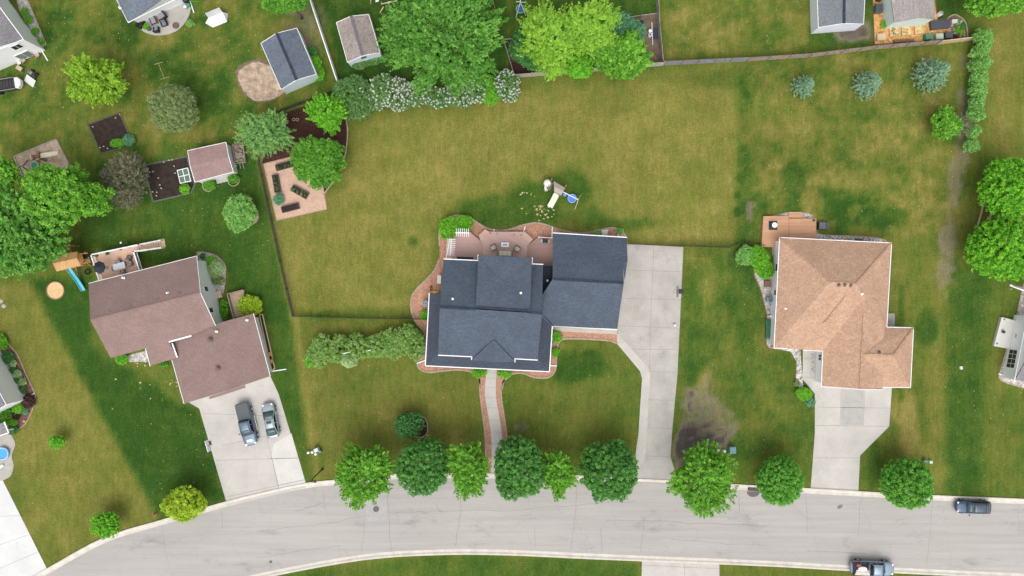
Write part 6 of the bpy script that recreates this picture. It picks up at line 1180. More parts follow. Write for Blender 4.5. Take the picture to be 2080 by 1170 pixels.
# play set in the gravel pit
t = thing("play_set", "dark-beamed swing set with cream slide in the gravel play pit", "play set", P(75, 325))
m = M(); a, b = P(82, 317, 1.4), P(117, 311, .1); sp = Vector((0.15, 1, 0)).normalized(); m.slab([a-sp*.28, b-sp*.28, b+sp*.28, a+sp*.28], .05); [m.beam(a+sp*.29*s+u*.07, b+sp*.29*s+u*.07, .05, .14) for s in (-1, 1)]; obj("slide", m, CREAM, t)
m = M().prism(pix([(66, 316), (81, 313), (82, 321), (68, 325)], 1.4), 1.3, 1.4); obj("platform", m, WOODB, t); obj("tower_rail", M().beam(P(62, 314, 2.0), P(65, 325, 2.0), .16, .3), WOODP, t)
for p in ((66, 316), (81, 313), (82, 321), (68, 325)): obj("post", M().box(P(*p, 1.4).x, P(*p, 1.4).y, -.1, 2.0, .1, .1), WOODB, t)
m = M(); A, B = P(45, 338, 2.3), P(80, 322, 2.3); m.beam(A, B, .12, .14); obj("swing_beam", m, WOODG, t); m = M(); m.beam(A, P(56, 326, 0), .11); m.beam(A, P(62, 350, 0), .11); m.beam(B, P(94, 328, 0), .11); m.beam(B, P(80, 308, 0), .11); m.beam(A, P(33, 341.5, 2.3), .08); obj("a_frame", m, WOODB, t)
bucket(70, 336, .5, .5, "", t, mat("mint_ring", (.42, .60, .50), .4), GREENP)
# swings at the top edge
t = thing("saucer_swing_stand", "round green and blue saucer swing on a white stand at the top edge", "swing", P(1057, 14)); bucket(1057, 18, .6, .55, "", t, mat("green_ring", (.16, .48, .32), .4), mat("navy_net", (.05, .10, .28), .5))
m = M(); A = P(1057, 4, 2.3); m.tube([A, P(1048, 36, 0)], .045, 6); m.tube([A, P(1068, 32, 0)], .045, 6); B = P(1057, -25, 2.3); m.tube([A, B], .05, 6); m.tube([B, P(1047, -8, 0)], .045, 6); m.tube([B, P(1069, -8, 0)], .045, 6); m.tube([P(1048, 3, 1.4), P(1067, 5, 1.4)], .045, 6); obj("frame", m, VINYL, t)
t = thing("swing_set", "pale swing set frame cut off at the top edge beside the poplar", "swing", P(775, -2)); m = M(); [m.beam(P(*a), P(*b), .12) for a, b in (((747, -3, 2.2), (775, -12, 2.2)), ((775, 8, 1.2), (805, 2, 1.2)), ((775, 8, 1.2), (775, 4, 0)), ((805, 2, 1.2), (806, -8, 0)), ((753, 0, 1.8), (753, 8, 0)), ((772, 26, .05), (779, 14, .9)))]; obj("frame", m, WOODP, t)
for x, y in ((766, 2), (790, 5)): c = P(x, y, .6); obj("seat", M().box(c.x, c.y, .55, .65, .45, .22, .3), VINYL, t)
# pup tent, lying frame
A, B, C, D = P(423, 36, 1.1), P(452, 24.5, 1.1), P(461, 44, .05), P(432, 56, .05); E, F = P(416, 27, .05), P(445, 15, .05); mid = (A+B)/2-u*.12; t = thing("tent", "white pup tent on the lawn right of the paved semicircle", "tent", P(440, 38)); m = M(); m.slab([A, mid, (C+D)/2, D], .02); m.slab([mid, B, C, (C+D)/2], .02); m.slab([A, mid, (E+F)/2, E], .02); m.slab([mid, B, F, (E+F)/2], .02); obj("fly_sheet", m, mat("white_canvas", (.80, .79, .82), .8), t)
m = M(); G = P(417, 47, .05); m.slab([A, D, G], .015); G2_ = P(463, 27, .05); m.slab([B, C, G2_], .015); obj("end_flap", m, mat("grey_white_canvas", (.66, .66, .70), .8), t)
m = M(); [m.tube([P(*a, .08), P(*b, .08)], .035, 6) for a, b in (((313, 131), (331, 126)), ((322, 129), (334, 160)), ((326, 161), (344, 156)))]; solo("goal_frame", m, mat("straw_pipe", (.42, .34, .16), .6), "thin straw-coloured H-shaped pipe frame lying on the top left lawn", "frame")

# ------------------------------------------------------------------ paved semicircle and top left yard
DW = mat("dark_wicker", (.035, .03, .033), .7); GCU = mat("grey_cushion", (.28, .28, .32), .9)
PA = ang(-18, -8)
seat(328, 27, R(-52), "sofa", "long dark wicker sofa half under the blue-grey roof edge", "sofa", 2.0, .85, DW, GCU, .05, 3)
table(313, 42, R(22), "coffee_table", "dark coffee table with grey panels on the paved semicircle", .95, 1.35, .42, mat("dark_top", (.07, .045, .045), .5), DW, .05, (.55, 1.0, mat("slate_panel", (.26, .26, .31), .5)))
seat(335, 48, R(20), "armchair", "grey-cushioned armchair at the foot of the dark sofa", "chair", .85, .85, DW, mat("slate_cushion", (.17, .20, .24), .9), .05)
seat(320, 62, R(185), "armchair", "blue-cushioned chair at the rounded rim of the paved semicircle", "chair", .75, .75, DW, mat("blue_cushion", (.17, .27, .37), .9), .05)
seat(291, 41, R(65), "armchair", "black chair under the roof edge, left of the coffee table", "chair", .9, .85, DW, DW, .05)
seat(286, 53, R(65), "armchair", "black chair next to the potted green plant", "chair", .8, .7, DW, DW, .05)
pot(305, 60, .05, "grey round pot beside the blue-cushioned chair", .28, DARKGREY); pot(378, 4, .05, "dark pot at the upper end of the paved semicircle", .3)
c = P(358, 53, .05); m = M().lathe(c.x, c.y, [(.36, .05), (.42, .3), (.40, .34), (.30, .34), (.28, .24)], 18); solo("fire_pit", m, mat("rusty_steel", (.16, .11, .10), .7, var=.3, scale=4), "round rusty fire pit near the rim of the paved semicircle", "fire pit")
table(379, 16.5, 0, "round_table", "small round white table at the right end of the paved semicircle", .42, .42, .55, WHITE, GREY, .05, None, True)
m = M(); c = P(384, 13); m.box(c.x, c.y, .05, .5, .5, .35, .4, 1.1); m.box(c.x, c.y, .5, .55, .58, .42, .4); solo("storage_bin", m, GREENP, "small green bin beside the round white table", "bin")
m = M(); c = P(376, -2, 1); m.lathe(c.x, c.y, [(.25, .05), (.3, .6), (.45, .9), (.35, 1.15), (.1, 1.25)], 12); solo("kettle_grill", m, BLACK, "black covered grill at the top edge of the paved semicircle", "grill")
TAN = mat("tan_sling", (.46, .36, .25), .85); PNK = mat("pinkish_sling", (.46, .33, .26), .85)
for x, y, a, mm, l in ((68, 112, 195, PNK, "pinkish lounge chair closest to the white house wall"), (78, 113, 200, PNK, "pinkish lounge chair beside the white downspout"), (50, 124, 220, TAN, "tan lounge chair above the little white table"), (44, 141, 240, TAN, "tan lounge chair below the little white table")): sling(x, y, R(a), l, mm, "lounge chairs by the white house")
table(43, 129, .3, "side_table", "little round white table between the tan lounge chairs", .6, .6, .5, mat("offwhite", (.55, .52, .47), .6), GREY, 0, None, True)
# lawn tractor
t = thing("lawn_mower", "dark ride-on mower behind the white board at the trailer", "mower", P(70, 152), ang(14, 10)); m = M(); m.box(0, 0, .2, .45, 1.15, .62); obj("body", m, DARKGREY, t, world=False, bevel=.05); m = M().box(.35, 0, .45, .75, .5, .45, 0, .85); obj("hood", m, BLACK, t, world=False, bevel=.05); m = M(); m.box(-.25, 0, .45, .58, .42, .44); m.box(-.44, 0, .58, .85, .08, .42); obj("seat", m, mat("grey_seat", (.20, .23, .25), .6), t, world=False, bevel=.04)
for x in (-.4, .4):
    for s in (-1, 1): m = M(); m.tube([(x, s*.30, .22), (x, s*.46, .22)], .22, 14); obj("wheel", m, RUBBER, t, world=False)
t = thing("white_board", "pale tilted panel lying between mower and trailer", "panel", P(63, 165), ang(16, 12)); m = M(); m.add([(-.75, -.5, .08), (.75, -.5, .08), (.75, .5, .42), (-.75, .5, .42), (-.75, -.5, .02), (.75, -.5, .02), (.75, .5, .36), (-.75, .5, .36)], [[0, 1, 2, 3], [7, 6, 5, 4], [0, 4, 5, 1], [1, 5, 6, 2], [2, 6, 7, 3], [3, 7, 4, 0]]); obj("panel", m, mat("pale_green_grey", (.55, .58, .55), .5), t, world=False); m = M(); [m.box(s*.65, .42, 0, .36, .05, .05) for s in (-1, 1)]; m.beam((.75, -.3, .15), (1.0, -.3, .05), .05); obj("leg", m, GREY, t, world=False)
t = thing("trailer", "dark slatted trailer with pale nose at the left edge", "trailer", P(15, 176), ang(50, -8)); m = M(); m.box(-.6, 0, .35, .45, 4.4, 1.5); [m.box(-.6, s*.75, .45, .95, 4.4, .07) for s in (-1, 1)]; [m.box(-2.5+k*.42, 0, .45, .52, .12, 1.4) for k in range(10)]; obj("bed", m, mat("dark_trailer", (.035, .032, .033), .6, var=.2, scale=2), t, world=False); m = M(); m.prism([(1.62, -.72), (2.1, -.72), (2.45, -.3), (2.45, .3), (2.1, .72), (1.62, .72)], .4, 1.05); obj("nose", m, mat("nose_white", (.62, .60, .60), .5), t, world=False, bevel=.06); m = M(); [m.beam((-2.8, s*.76, 1.0), (1.6, s*.76, 1.0), .07) for s in (-1, 1)]; obj("top_rail", m, GREY, t, world=False)
for s in (-1, 1): m = M(); m.tube([(-.8, s*.80, .32), (-.8, s*.98, .32)], .32, 16); obj("wheel", m, RUBBER, t, world=False)
# ------------------------------------------------------------------ gardens
PLB = mat("planter_steel", (.05, .052, .05), .5)
def planter(cx, cy, lx, ly, rot, label, zt=.45, side=PLB, fill=SOIL, plants=0, kind='dark'):
    t = thing("raised_planter", label, "planter", P(cx, cy), rot, "raised planters on the gravel pad" if side is PLB else None); m = M(); w = .06
    for s in (-1, 1): m.box(s*(lx/2-w/2), 0, 0, zt, w, ly); m.box(0, s*(ly/2-w/2), 0, zt, lx-2*w, w)
    obj("frame", m, side, t, world=False); m = M().box(0, 0, 0, zt-.07, lx-2*w-.004, ly-2*w-.004); obj("soil", m, fill, t, world=False)
    if plants:
        r = np.random.default_rng(int(cx)); C = np.stack([(r.random(plants)-.5)*(lx-.3), (r.random(plants)-.5)*(ly-.3), np.full(plants, zt+.03)], 1); leaves("plant", LF[kind], t, C, .10, 8, .10, .8, seed=int(cx))
planter(580, 337, 2.5, .85, ang(30, -8), "top dark planter on the gravel pad, partly under the oak", plants=10, kind='oak'); planter(563, 373.5, 2.4, .85, ang(6, 35), "dark planter standing upright in the picture at the gravel pad's left", plants=14, kind='oak'); planter(610, 390.5, 2.4, .9, ang(30, 17), "diagonal dark planter with pale sprouts on the gravel pad", plants=22, kind='grey'); planter(591, 422.5, 2.4, .85, ang(35, -9), "lowest empty dark planter on the gravel pad")
t = thing("cold_frame", "white four-pane cold frame on the soil plot", "cold frame", P(376, 357.5), ang(21, -5)); m = M(); [m.box(x, 0, .25, .4, .09, 1.85) for x in (-.72, 0, .72)]; [m.box(0, y, .251, .402, 1.5, .09) for y in (-.9, 0, .9)]; m.box(0, 0, 0, .25, 1.52, 1.88); obj("frame", m, WHITE, t, world=False)
for x in (-.36, .36):
    for y in (-.45, .45): obj("pane", M().box(x, y, .27, .33, .62, .80), mat("greenhouse_pane", (.10, .17, .125), .2) if (x, y) == (-.36, -.45) else bpy.data.materials["greenhouse_pane"], t, world=False)
r = random.Random(4)
for x, y in [(300, 349), (305, 350), (312, 349), (334, 330), (345, 326), (351, 325), (323, 362), (326, 376), (329, 383), (311, 390), (320, 391), (319, 398), (357, 352), (355, 338), (205, 300), (212, 298), (220, 302), (236, 240), (245, 233), (190, 258)]:
    c = P(x, y); m = M().box(c.x, c.y, 0, .22, .16, .05, r.uniform(0, 3)); m.box(c.x, c.y, .22, .25, .18, .12, r.uniform(0, 3)); solo("plant_marker", m, mat("pale_marker", (.55, .45, .33), .7) if "pale_marker" not in bpy.data.materials else bpy.data.materials["pale_marker"], "small pale plant marker stuck in a dark soil plot", "plant marker", "plant markers in the soil plots")
t = thing("wood_cart", "weathered firewood cart beside the small brown shed", "cart", P(489, 313), ang(5, 38)); m = M(); m.box(0, 0, .3, .36, 2.6, 1.4); [m.box(0, s*.7, .36, .8, 2.6, .06) for s in (-1, 1)]; [m.box(s*1.3, 0, .36, .8, .06, 1.34) for s in (-1, 1)]; [m.box(s*.9, q_*.5, 0, .3, .12, .12) for s in (-1, 1) for q_ in (-1, 1)]; m.beam((1.3, .2, .35), (2.1, .25, .15), .06); m.beam((1.3, -.2, .35), (2.0, -.2, .15), .06); obj("bed", m, WOODG, t, world=False)
LOGM = mat("split_log", (.30, .225, .18), .85, var=.5, scale=5); th = ang(5, 38); c0 = P(489, 313)
for k in range(26):
    lx, ly = r.uniform(-1.1, 1.1), r.uniform(-.5, .5); a = r.uniform(-.6, .6)+1.2; z = .44+r.uniform(0, .35); m = M().tube([(-.24, 0, 0), (.24, 0, 0)], r.uniform(.07, .11), 7); o = obj("firewood_log", m, LOGM); x, y = rotp(lx, ly, th); o.location = (c0.x+x, c0.y+y, z); o.rotation_euler = (0, 0, th+a); tag(o, "split firewood log piled in the weathered cart", "log", "firewood in the cart")
m = M(); c = P(478, 337); m.lathe(c.x, c.y, [(.3, 0), (.32, .5), (.2, .55)], 12); solo("metal_bin", m, GREY, "grey metal bin at the small brown shed's right side", "bin")
for x, y, l in ((424, 378, "left"), (475, 367, "right")): m = M(); q = pix(smooth_line([(x-12, y-6), (x-10, y+6), (x, y+11), (x+10, y+5), (x+12, y-6)], 4)); [m.beam(a+u*.05, b+u*.05, .12, .12) for a, b in zip(q, q[1:])]; solo("bed_edging", m, EDGE, l+" curved edging around a shrub at the small brown shed", "edging")
for x, l in ((597, "left"), (604, "right")): m = M(); c = P(x, 243); m.torus((c.x, c.y, .05), .18, .035, 18, 6); solo("ring", m, mat("pale_ring_"+l, (.55, .45, .40), .7), l+" pale ring lying on the dark bark bed", "ring")
# wood chip yard
for k, (x, y, l, pl) in enumerate([(1814.5, 64.5, "left sandy garden box below the mint cottage, with dark leafy plants", 26), (1839.5, 62, "middle sandy garden box below the mint cottage, with yellow-green rows", 16), (1865.5, 60, "right sandy garden box below the mint cottage, with a few plants", 12)]): planter(x, y, 1.25, 1.4, R(3), l, .3, WOODP, SANDY, pl, ['dark', 'lime', 'hedge'][k])
m = M(); c = P(1906, 52); m.box(c.x, c.y, 0, .5, 2.5, 1.15, ang(38, -4)); m.box(c.x, c.y, .5, .56, 2.6, 1.25, ang(38, -4), .96); solo("covered_bed", m, mat("dark_tarp", (.055, .06, .07), .6, var=.15, scale=3), "long dark tarp-covered bed right of the mint cottage", "covered bed", bevel=.03)
def crate(px, py, lx, ly, h_, rot, material, label, name="storage_box", lid=None):
    t = thing(name, label, "box", P(px, py), rot); obj("box", M().box(0, 0, 0, h_, lx, ly), material, t, world=False, bevel=.03); obj("lid", M().box(0, 0, h_, h_+.07, lx*1.05, ly*1.05, 0, .93), lid or material, t, world=False, bevel=.02)
crate(1788, 77, 1.15, .9, .4, R(4), WOODP, "pale square box at the wood chip yard's lower left corner"); crate(1881, 78, .9, .75, .8, .05, mat("bin_green", (.06, .20, .12), .5), "dark green compost bin by the fence", "compost_bin"); crate(1903, 77, 1.0, .75, .7, .05, mat("bin_pale", (.38, .45, .36), .6), "pale green compost bin by the fence", "compost_bin"); crate(1920.5, 75, .95, .8, .9, .05, DARKGREY, "black compost bin at the rock garden's edge", "compost_bin"); crate(1780, 21, .9, 1.1, .8, 0, mat("slate_bin", (.09, .12, .12), .5), "slate grey chest at the left border of the wood chip yard", lid=DARKGREY); crate(1782, 1, .6, .4, .6, 0, BLACK, "black box at the top edge in the wood chip yard"); crate(1798, 7, .65, .8, .8, 0, mat("navy_bin", (.05, .06, .11), .5), "navy bin beside the mint cottage wall", "storage_bin"); crate(1936, 45, .75, .5, .4, .1, mat("pale_slab", (.55, .54, .53), .7), "pale stone block at the top of the rock garden", "stone_block")
m = M(); [m.beam(P(1795+k*2, 12+k*3, .2+k*.06), P(1800+k, 36, .15+k*.05), .12, .05) for k in range(4)]; solo("lumber_pile", m, mat("reddish_lumber", (.34, .22, .16), .8, var=.3, scale=3), "loose reddish boards stacked along the mint cottage wall", "lumber"); m = M(); c = P(1834, 84); m.box(c.x, c.y, .1, .4, 2.7, .35, R(3)); [m.box(c.x+s*1.1, c.y, 0, .1, .1, .3, R(3)) for s in (-1, 1)]; solo("trough", m, WOODB, "long brown wooden trough along the fence in the wood chip yard", "trough")
ac(1906, 30, "small white air conditioner at the mint cottage's right wall", WHITE, .3, True)
for x, y, k_, l in ((1946, 46, 'hedge', "upper green clump in the rock garden"), (1956, 53, 'dark', "dark round clump at the rock garden's right rim"), (1944, 61, 'bright', "middle green clump in the rock garden"), (1953, 66, 'lime', "yellowish clump in the rock garden"), (1940, 76, 'purple', "purple clump at the rock garden's foot")): shrub(x, y, 5, 5, .5, k_, l, name='garden_plant', cat='plant', spacing=.2, n=10, size=.12, rad=.12)
r2 = random.Random(9); RK = mat("boulder", (.36, .31, .28), .9, var=.3, scale=3)
for k, (x, y) in enumerate([(1932, 52), (1936, 60), (1938, 68), (1950, 74), (1958, 73), (1946, 55), (1952, 44)]):
    c = P(x, y); m = M().lathe(c.x, c.y, [(.12, 0), (.20, .08), (.17, .2), (.06, .26)], 7, r2.uniform(.8, 1.3), r2.uniform(.7, 1.1), r2.uniform(0, 3)); solo("rock", m, RK, "rough brown rock in the little rock garden", "rock", "rocks in the rock garden")
# compost corner
m = M(); [m.tube([P(1324+k*.9, 46+k*22, .6), P(1325+k*1.0, 68+k*22, .6)], .05, 6) for k in range(2)]; [m.tube([P(x, y, 0), P(x, y, .6)], .05, 6) for x, y in ((1324, 46), (1326, 90))]; solo("white_rail", m, VINYL, "white rail beside the barrel in the compost corner", "rail")
for x, y, rr, l, mm in ((1319, 66, .24, "upper white barrel in the compost corner", WHITE), (1319, 74, .26, "lower barrel with dark opening in the compost corner", mat("barrel_white", (.6, .6, .6), .5))): c = P(x, y); t = thing("barrel", l, "barrel", c); obj("drum", M().lathe(0, 0, [(rr*.9, 0), (rr, .2), (rr, .6), (rr*.92, .75)], 16), mm, t, world=False, smooth=False); obj("cap", M().lathe(0, 0, [(rr*.45, .752), (rr*.4, .79)], 12), BLACK if rr > .25 else WHITE, t, world=False)
m = M(); c = P(1333, 68); [m.add([(c.x-.6+k*.2, c.y-.8, .1+.12*(k % 2)), (c.x-.4+k*.2, c.y-.8, .1+.12*((k+1) % 2)), (c.x-.38+k*.2, c.y+.6, .3+.12*((k+1) % 2)), (c.x-.58+k*.2, c.y+.6, .3+.12*(k % 2))], [[0, 1, 2, 3]]) for k in range(6)]; m.box(c.x, c.y-.1, 0, .1, 1.2, 1.3); solo("tarp", m, mat("blue_black_tarp", (.05, .055, .085), .5), "crumpled dark blue tarp against the grey fence", "tarp")
m = M(); c = P(1298, 49); m.box(c.x, c.y, .38, .44, 1.0, .4, .1); [m.box(c.x+s*.42, c.y, 0, .38, .06, .36, .1) for s in (-1, 1)]; m.box(c.x, c.y+.18, .44, .8, 1.0, .05, .1); solo("bench", m, BLACK, "small black bench in the compost corner", "bench")
m = M(); [m.beam(P(1308+r.uniform(-4, 4), 113+r.uniform(-4, 4), .15+k*.05), P(1318+r.uniform(-4, 4), 117+r.uniform(-5, 5), .2+k*.04), .09) for k in range(7)]; solo("brush_pile", m, mat("red_brown_sticks", (.30, .15, .09), .85, var=.3, scale=4), "red-brown stick pile at the foot of the compost corner", "brush pile")
# ------------------------------------------------------------------ right house deck and sides
OD = planks("orange_deck_boards", (0.46, 0.245, 0.135), (0.56, 0.32, 0.19), R(-1), .15, 3.2, gap=.75)
d = thing("deck", "orange-brown wooden deck at the back corner of the right house", "deck", P(1600, 462)); zt = .5
obj("left_platform", M().prism(pix([(1551, 439), (1602, 439), (1602, 490), (1584, 490), (1581, 502), (1547, 501)], zt), -.1, zt), OD, d); obj("right_platform", M().prism(pix([(1602.4, 444), (1658, 444), (1657, 492), (1602.4, 490)], zt), -.1, zt+.02), OD, d); obj("step", M().prism(pix([(1602, 430.5), (1629, 430.5), (1629, 443.6), (1602, 443.6)], .25), -.1, .27), OD, d)
m = M(); c = P(1570, 458, zt); m.box(c.x, c.y, zt+.005, zt+.025, 1.15, 1.2); o = solo("mat", m, BLACK, "black square mat under the round white table", "mat"); table(1570, 458, 0, "round_table", "round white table on a black mat on the orange deck", .72, .72, .72, WHITE, GREY, zt+.025, None, True)
pot(1652, 448, zt+.02, "tiny dark pot in the corner of the orange deck", .12)
t = thing("hot_tub", "black covered tub beside the orange deck's right edge", "tub", P(1669, 459.5), R(-3)); obj("cabinet", M().box(0, 0, 0, .75, 1.35, 1.0, 0, .98), BLACK, t, world=False, bevel=.04); obj("cover", M().box(-.2, 0, .75, .85, .9, .98, 0, .95), mat("slate_cover", (.09, .10, .115), .6), t, world=False, bevel=.03); obj("cover_flap", M().box(.5, 0, .75, .81, .38, .98, 0, .95), DARKGREY, t, world=False)
m = M(); [m.beam(P(1560+k*5, 455+k*4, zt+.06), P(1567+k*5, 455+k*4, zt+.06), .05) for k in (1, 2)]; solo("mat_roll", m, WOODB, "two little brown rods lying on the orange deck", "rod") if 0 else None
for x, y, l, mm, lx, ly in ((1558, 576, "rusty planter box under the right house's side bushes", WOODB, .9, .9), (1559, 668, "flat dark green cover along the right house's left wall", mat("dark_green_cover", (.03, .12, .06), .6), .7, 2.6)):
    c = P(x, y); m = M().box(c.x, c.y, 0, .35, lx, ly); m.box(c.x, c.y, .35, .40, lx*.9, ly*.9, 0, .9); solo("side_box", m, mm, l, "box", bevel=.03)
m = M(); m.tube([P(1562, 622, .4), P(1566, 621, .5), P(1566, 630, .4)], .04, 6); m.box(P(1562, 642).x, P(1562, 642).y, 0, .9, .3, .25); m.tube([P(1561, 636, .9), P(1566, 636, 1.0)], .04, 6); solo("gas_meter", m, VINYL, "white pipes and meter on the right house's left side", "meter")
m = M(); c = P(1744, 487); m.box(c.x, c.y-.05, 0, .35, 1.0, .35, R(-2)); m.box(c.x, c.y-.05, .35, .38, .8, .2, R(-2)); solo("window_well", m, DARKGREY, "dark window well in the river-rock strip behind the right house", "window well")
# terrace at the right edge
m = M().prism(pix([(2035, 644), (2082, 656), (2110, 712), (2082, 714), (2019, 703)], .5), -.1, .5); struct("terrace", m, mat("terrace_concrete", (.60, .585, .55), .85, var=.06, scale=.6, fine=.05, fscale=8))
grill(2065, 683, R(-10), "dark covered grill on the concrete terrace", .5, 1.0)
pot(2036, 674, .5, "dark green round pot plant on the concrete terrace", .2, mat("pot_green", (.03, .09, .07), .5)); 
for x, y, l in ((2040, 649, "tiny post stub at the terrace's top corner"), (2025, 698, "tiny post stub at the terrace's bottom corner")): c = P(x, y, .5); m = M().box(c.x, c.y, .5, .62, .2, .2, .2, .8); solo("post_stub", m, mat("brown_grey", (.22, .18, .17), .8) if "brown_grey" not in bpy.data.materials else bpy.data.materials["brown_grey"], l, "post")
fence("low_border", [(1984, 460), (1992, 432), (1996, 412)], .3, "left pale border board between the two big round trees", 'low', WOODP, WOODP, cat="border"); fence("low_border", [(2008, 452), (2013, 424), (2014, 410)], .3, "right pale border board between the two big round trees", 'low', WOODP, WOODP, cat="border")
m = M(); c = P(1951, 747); m.box(c.x, c.y, 0, .25, .30, .42, .1, .9); solo("white_box", m, VINYL, "small white utility cap on the right lawn", "utility cap")
# pool at lower left
t = thing("pool_tub", "small round blue pool tub on the left edge patio", "pool", P(9, 920)); obj("rim", M().torus((0, 0, .45), .78, .10, 36, 8), mat("pale_blue_rim", (.36, .48, .72), .4), t, world=False, smooth=True); obj("shell", M().lathe(0, 0, [(.78, .045), (.80, .42)], 36), mat("blue_shell", (.22, .36, .62), .4), t, world=False); obj("water", M().lathe(0, 0, [(.70, .425), (.70, .44)], 36), mat("pool_water", (.07, .36, .66), .05, var=.12, scale=4), t, world=False)
m = M(); c = P(3, 948); m.beam(P(-8, 955, .3), P(6, 945, .3), .3, .08); [m.box(P(x, y).x, P(x, y).y, .045, .3, .06, .06) for x, y in ((-6, 954), (4, 946))]; solo("bench", m, WHITE, "white bench edge on the left edge pool patio", "bench")
m = M(); c = P(51, 855); m.lathe(c.x, c.y, [(.14, 0), (.18, .1), (.17, .26), (.06, .32)], 10); solo("garden_lantern", m, mat("coral_clay", (.62, .26, .20), .6), "coral round ornament in the lower left bed", "ornament")
m = M(); [m.box(P(2+k*3, 613+k*8).x, P(2+k*3, 613+k*8).y, 0, .1, .5, .4, .5) for k in range(3)]; solo("stepping_stone", m, mat("pale_stones", (.5, .46, .43), .8), "pale stones in a row at the left edge", "stones") if 0 else None
for x, y, l in ((2, 612, "upper stepping stone at the left lawn edge"), (8, 622, "lower stepping stone at the left lawn edge")): c = P(x, y); m = M().prism([(c.x+.32*math.cos(a*.9)*(1+.15*math.sin(a*3)), c.y+.28*math.sin(a*.9)) for a in range(7)], -.02, .06); solo("stepping_stone", m, CONC_D, l, "stone")
# ------------------------------------------------------------------ vehicles
def loft(secs, mat_, name, root, smooth=True, bevel=0.0):
    """secs: list of cross rings (equal length) joined into one skin"""
    m = M(); n = len(secs[0]); m.v = [tuple(p) for s in secs for p in s]
    for i in range(len(secs)-1):
        for k in range(n): m.f.append([i*n+k, i*n+(k+1) % n, (i+1)*n+(k+1) % n, (i+1)*n+k])
    m.f += [list(range(n))[::-1], list(range((len(secs)-1)*n, len(secs)*n))]
    o = obj(name, m, mat_, root, world=False, smooth=smooth); s = o.modifiers.new("round", 'SUBSURF'); s.levels = 2; s.render_levels = 2; return o
def ring(x, hw, zb, zt, tuck=.82):
    return [(x, -hw*.90, zb), (x, -hw, zb+(zt-zb)*.35), (x, -hw, zb+(zt-zb)*.70), (x, -hw*tuck, zt), (x, -hw*.35, zt+.035), (x, hw*.35, zt+.035), (x, hw*tuck, zt), (x, hw, zb+(zt-zb)*.70), (x, hw, zb+(zt-zb)*.35), (x, hw*.90, zb)]
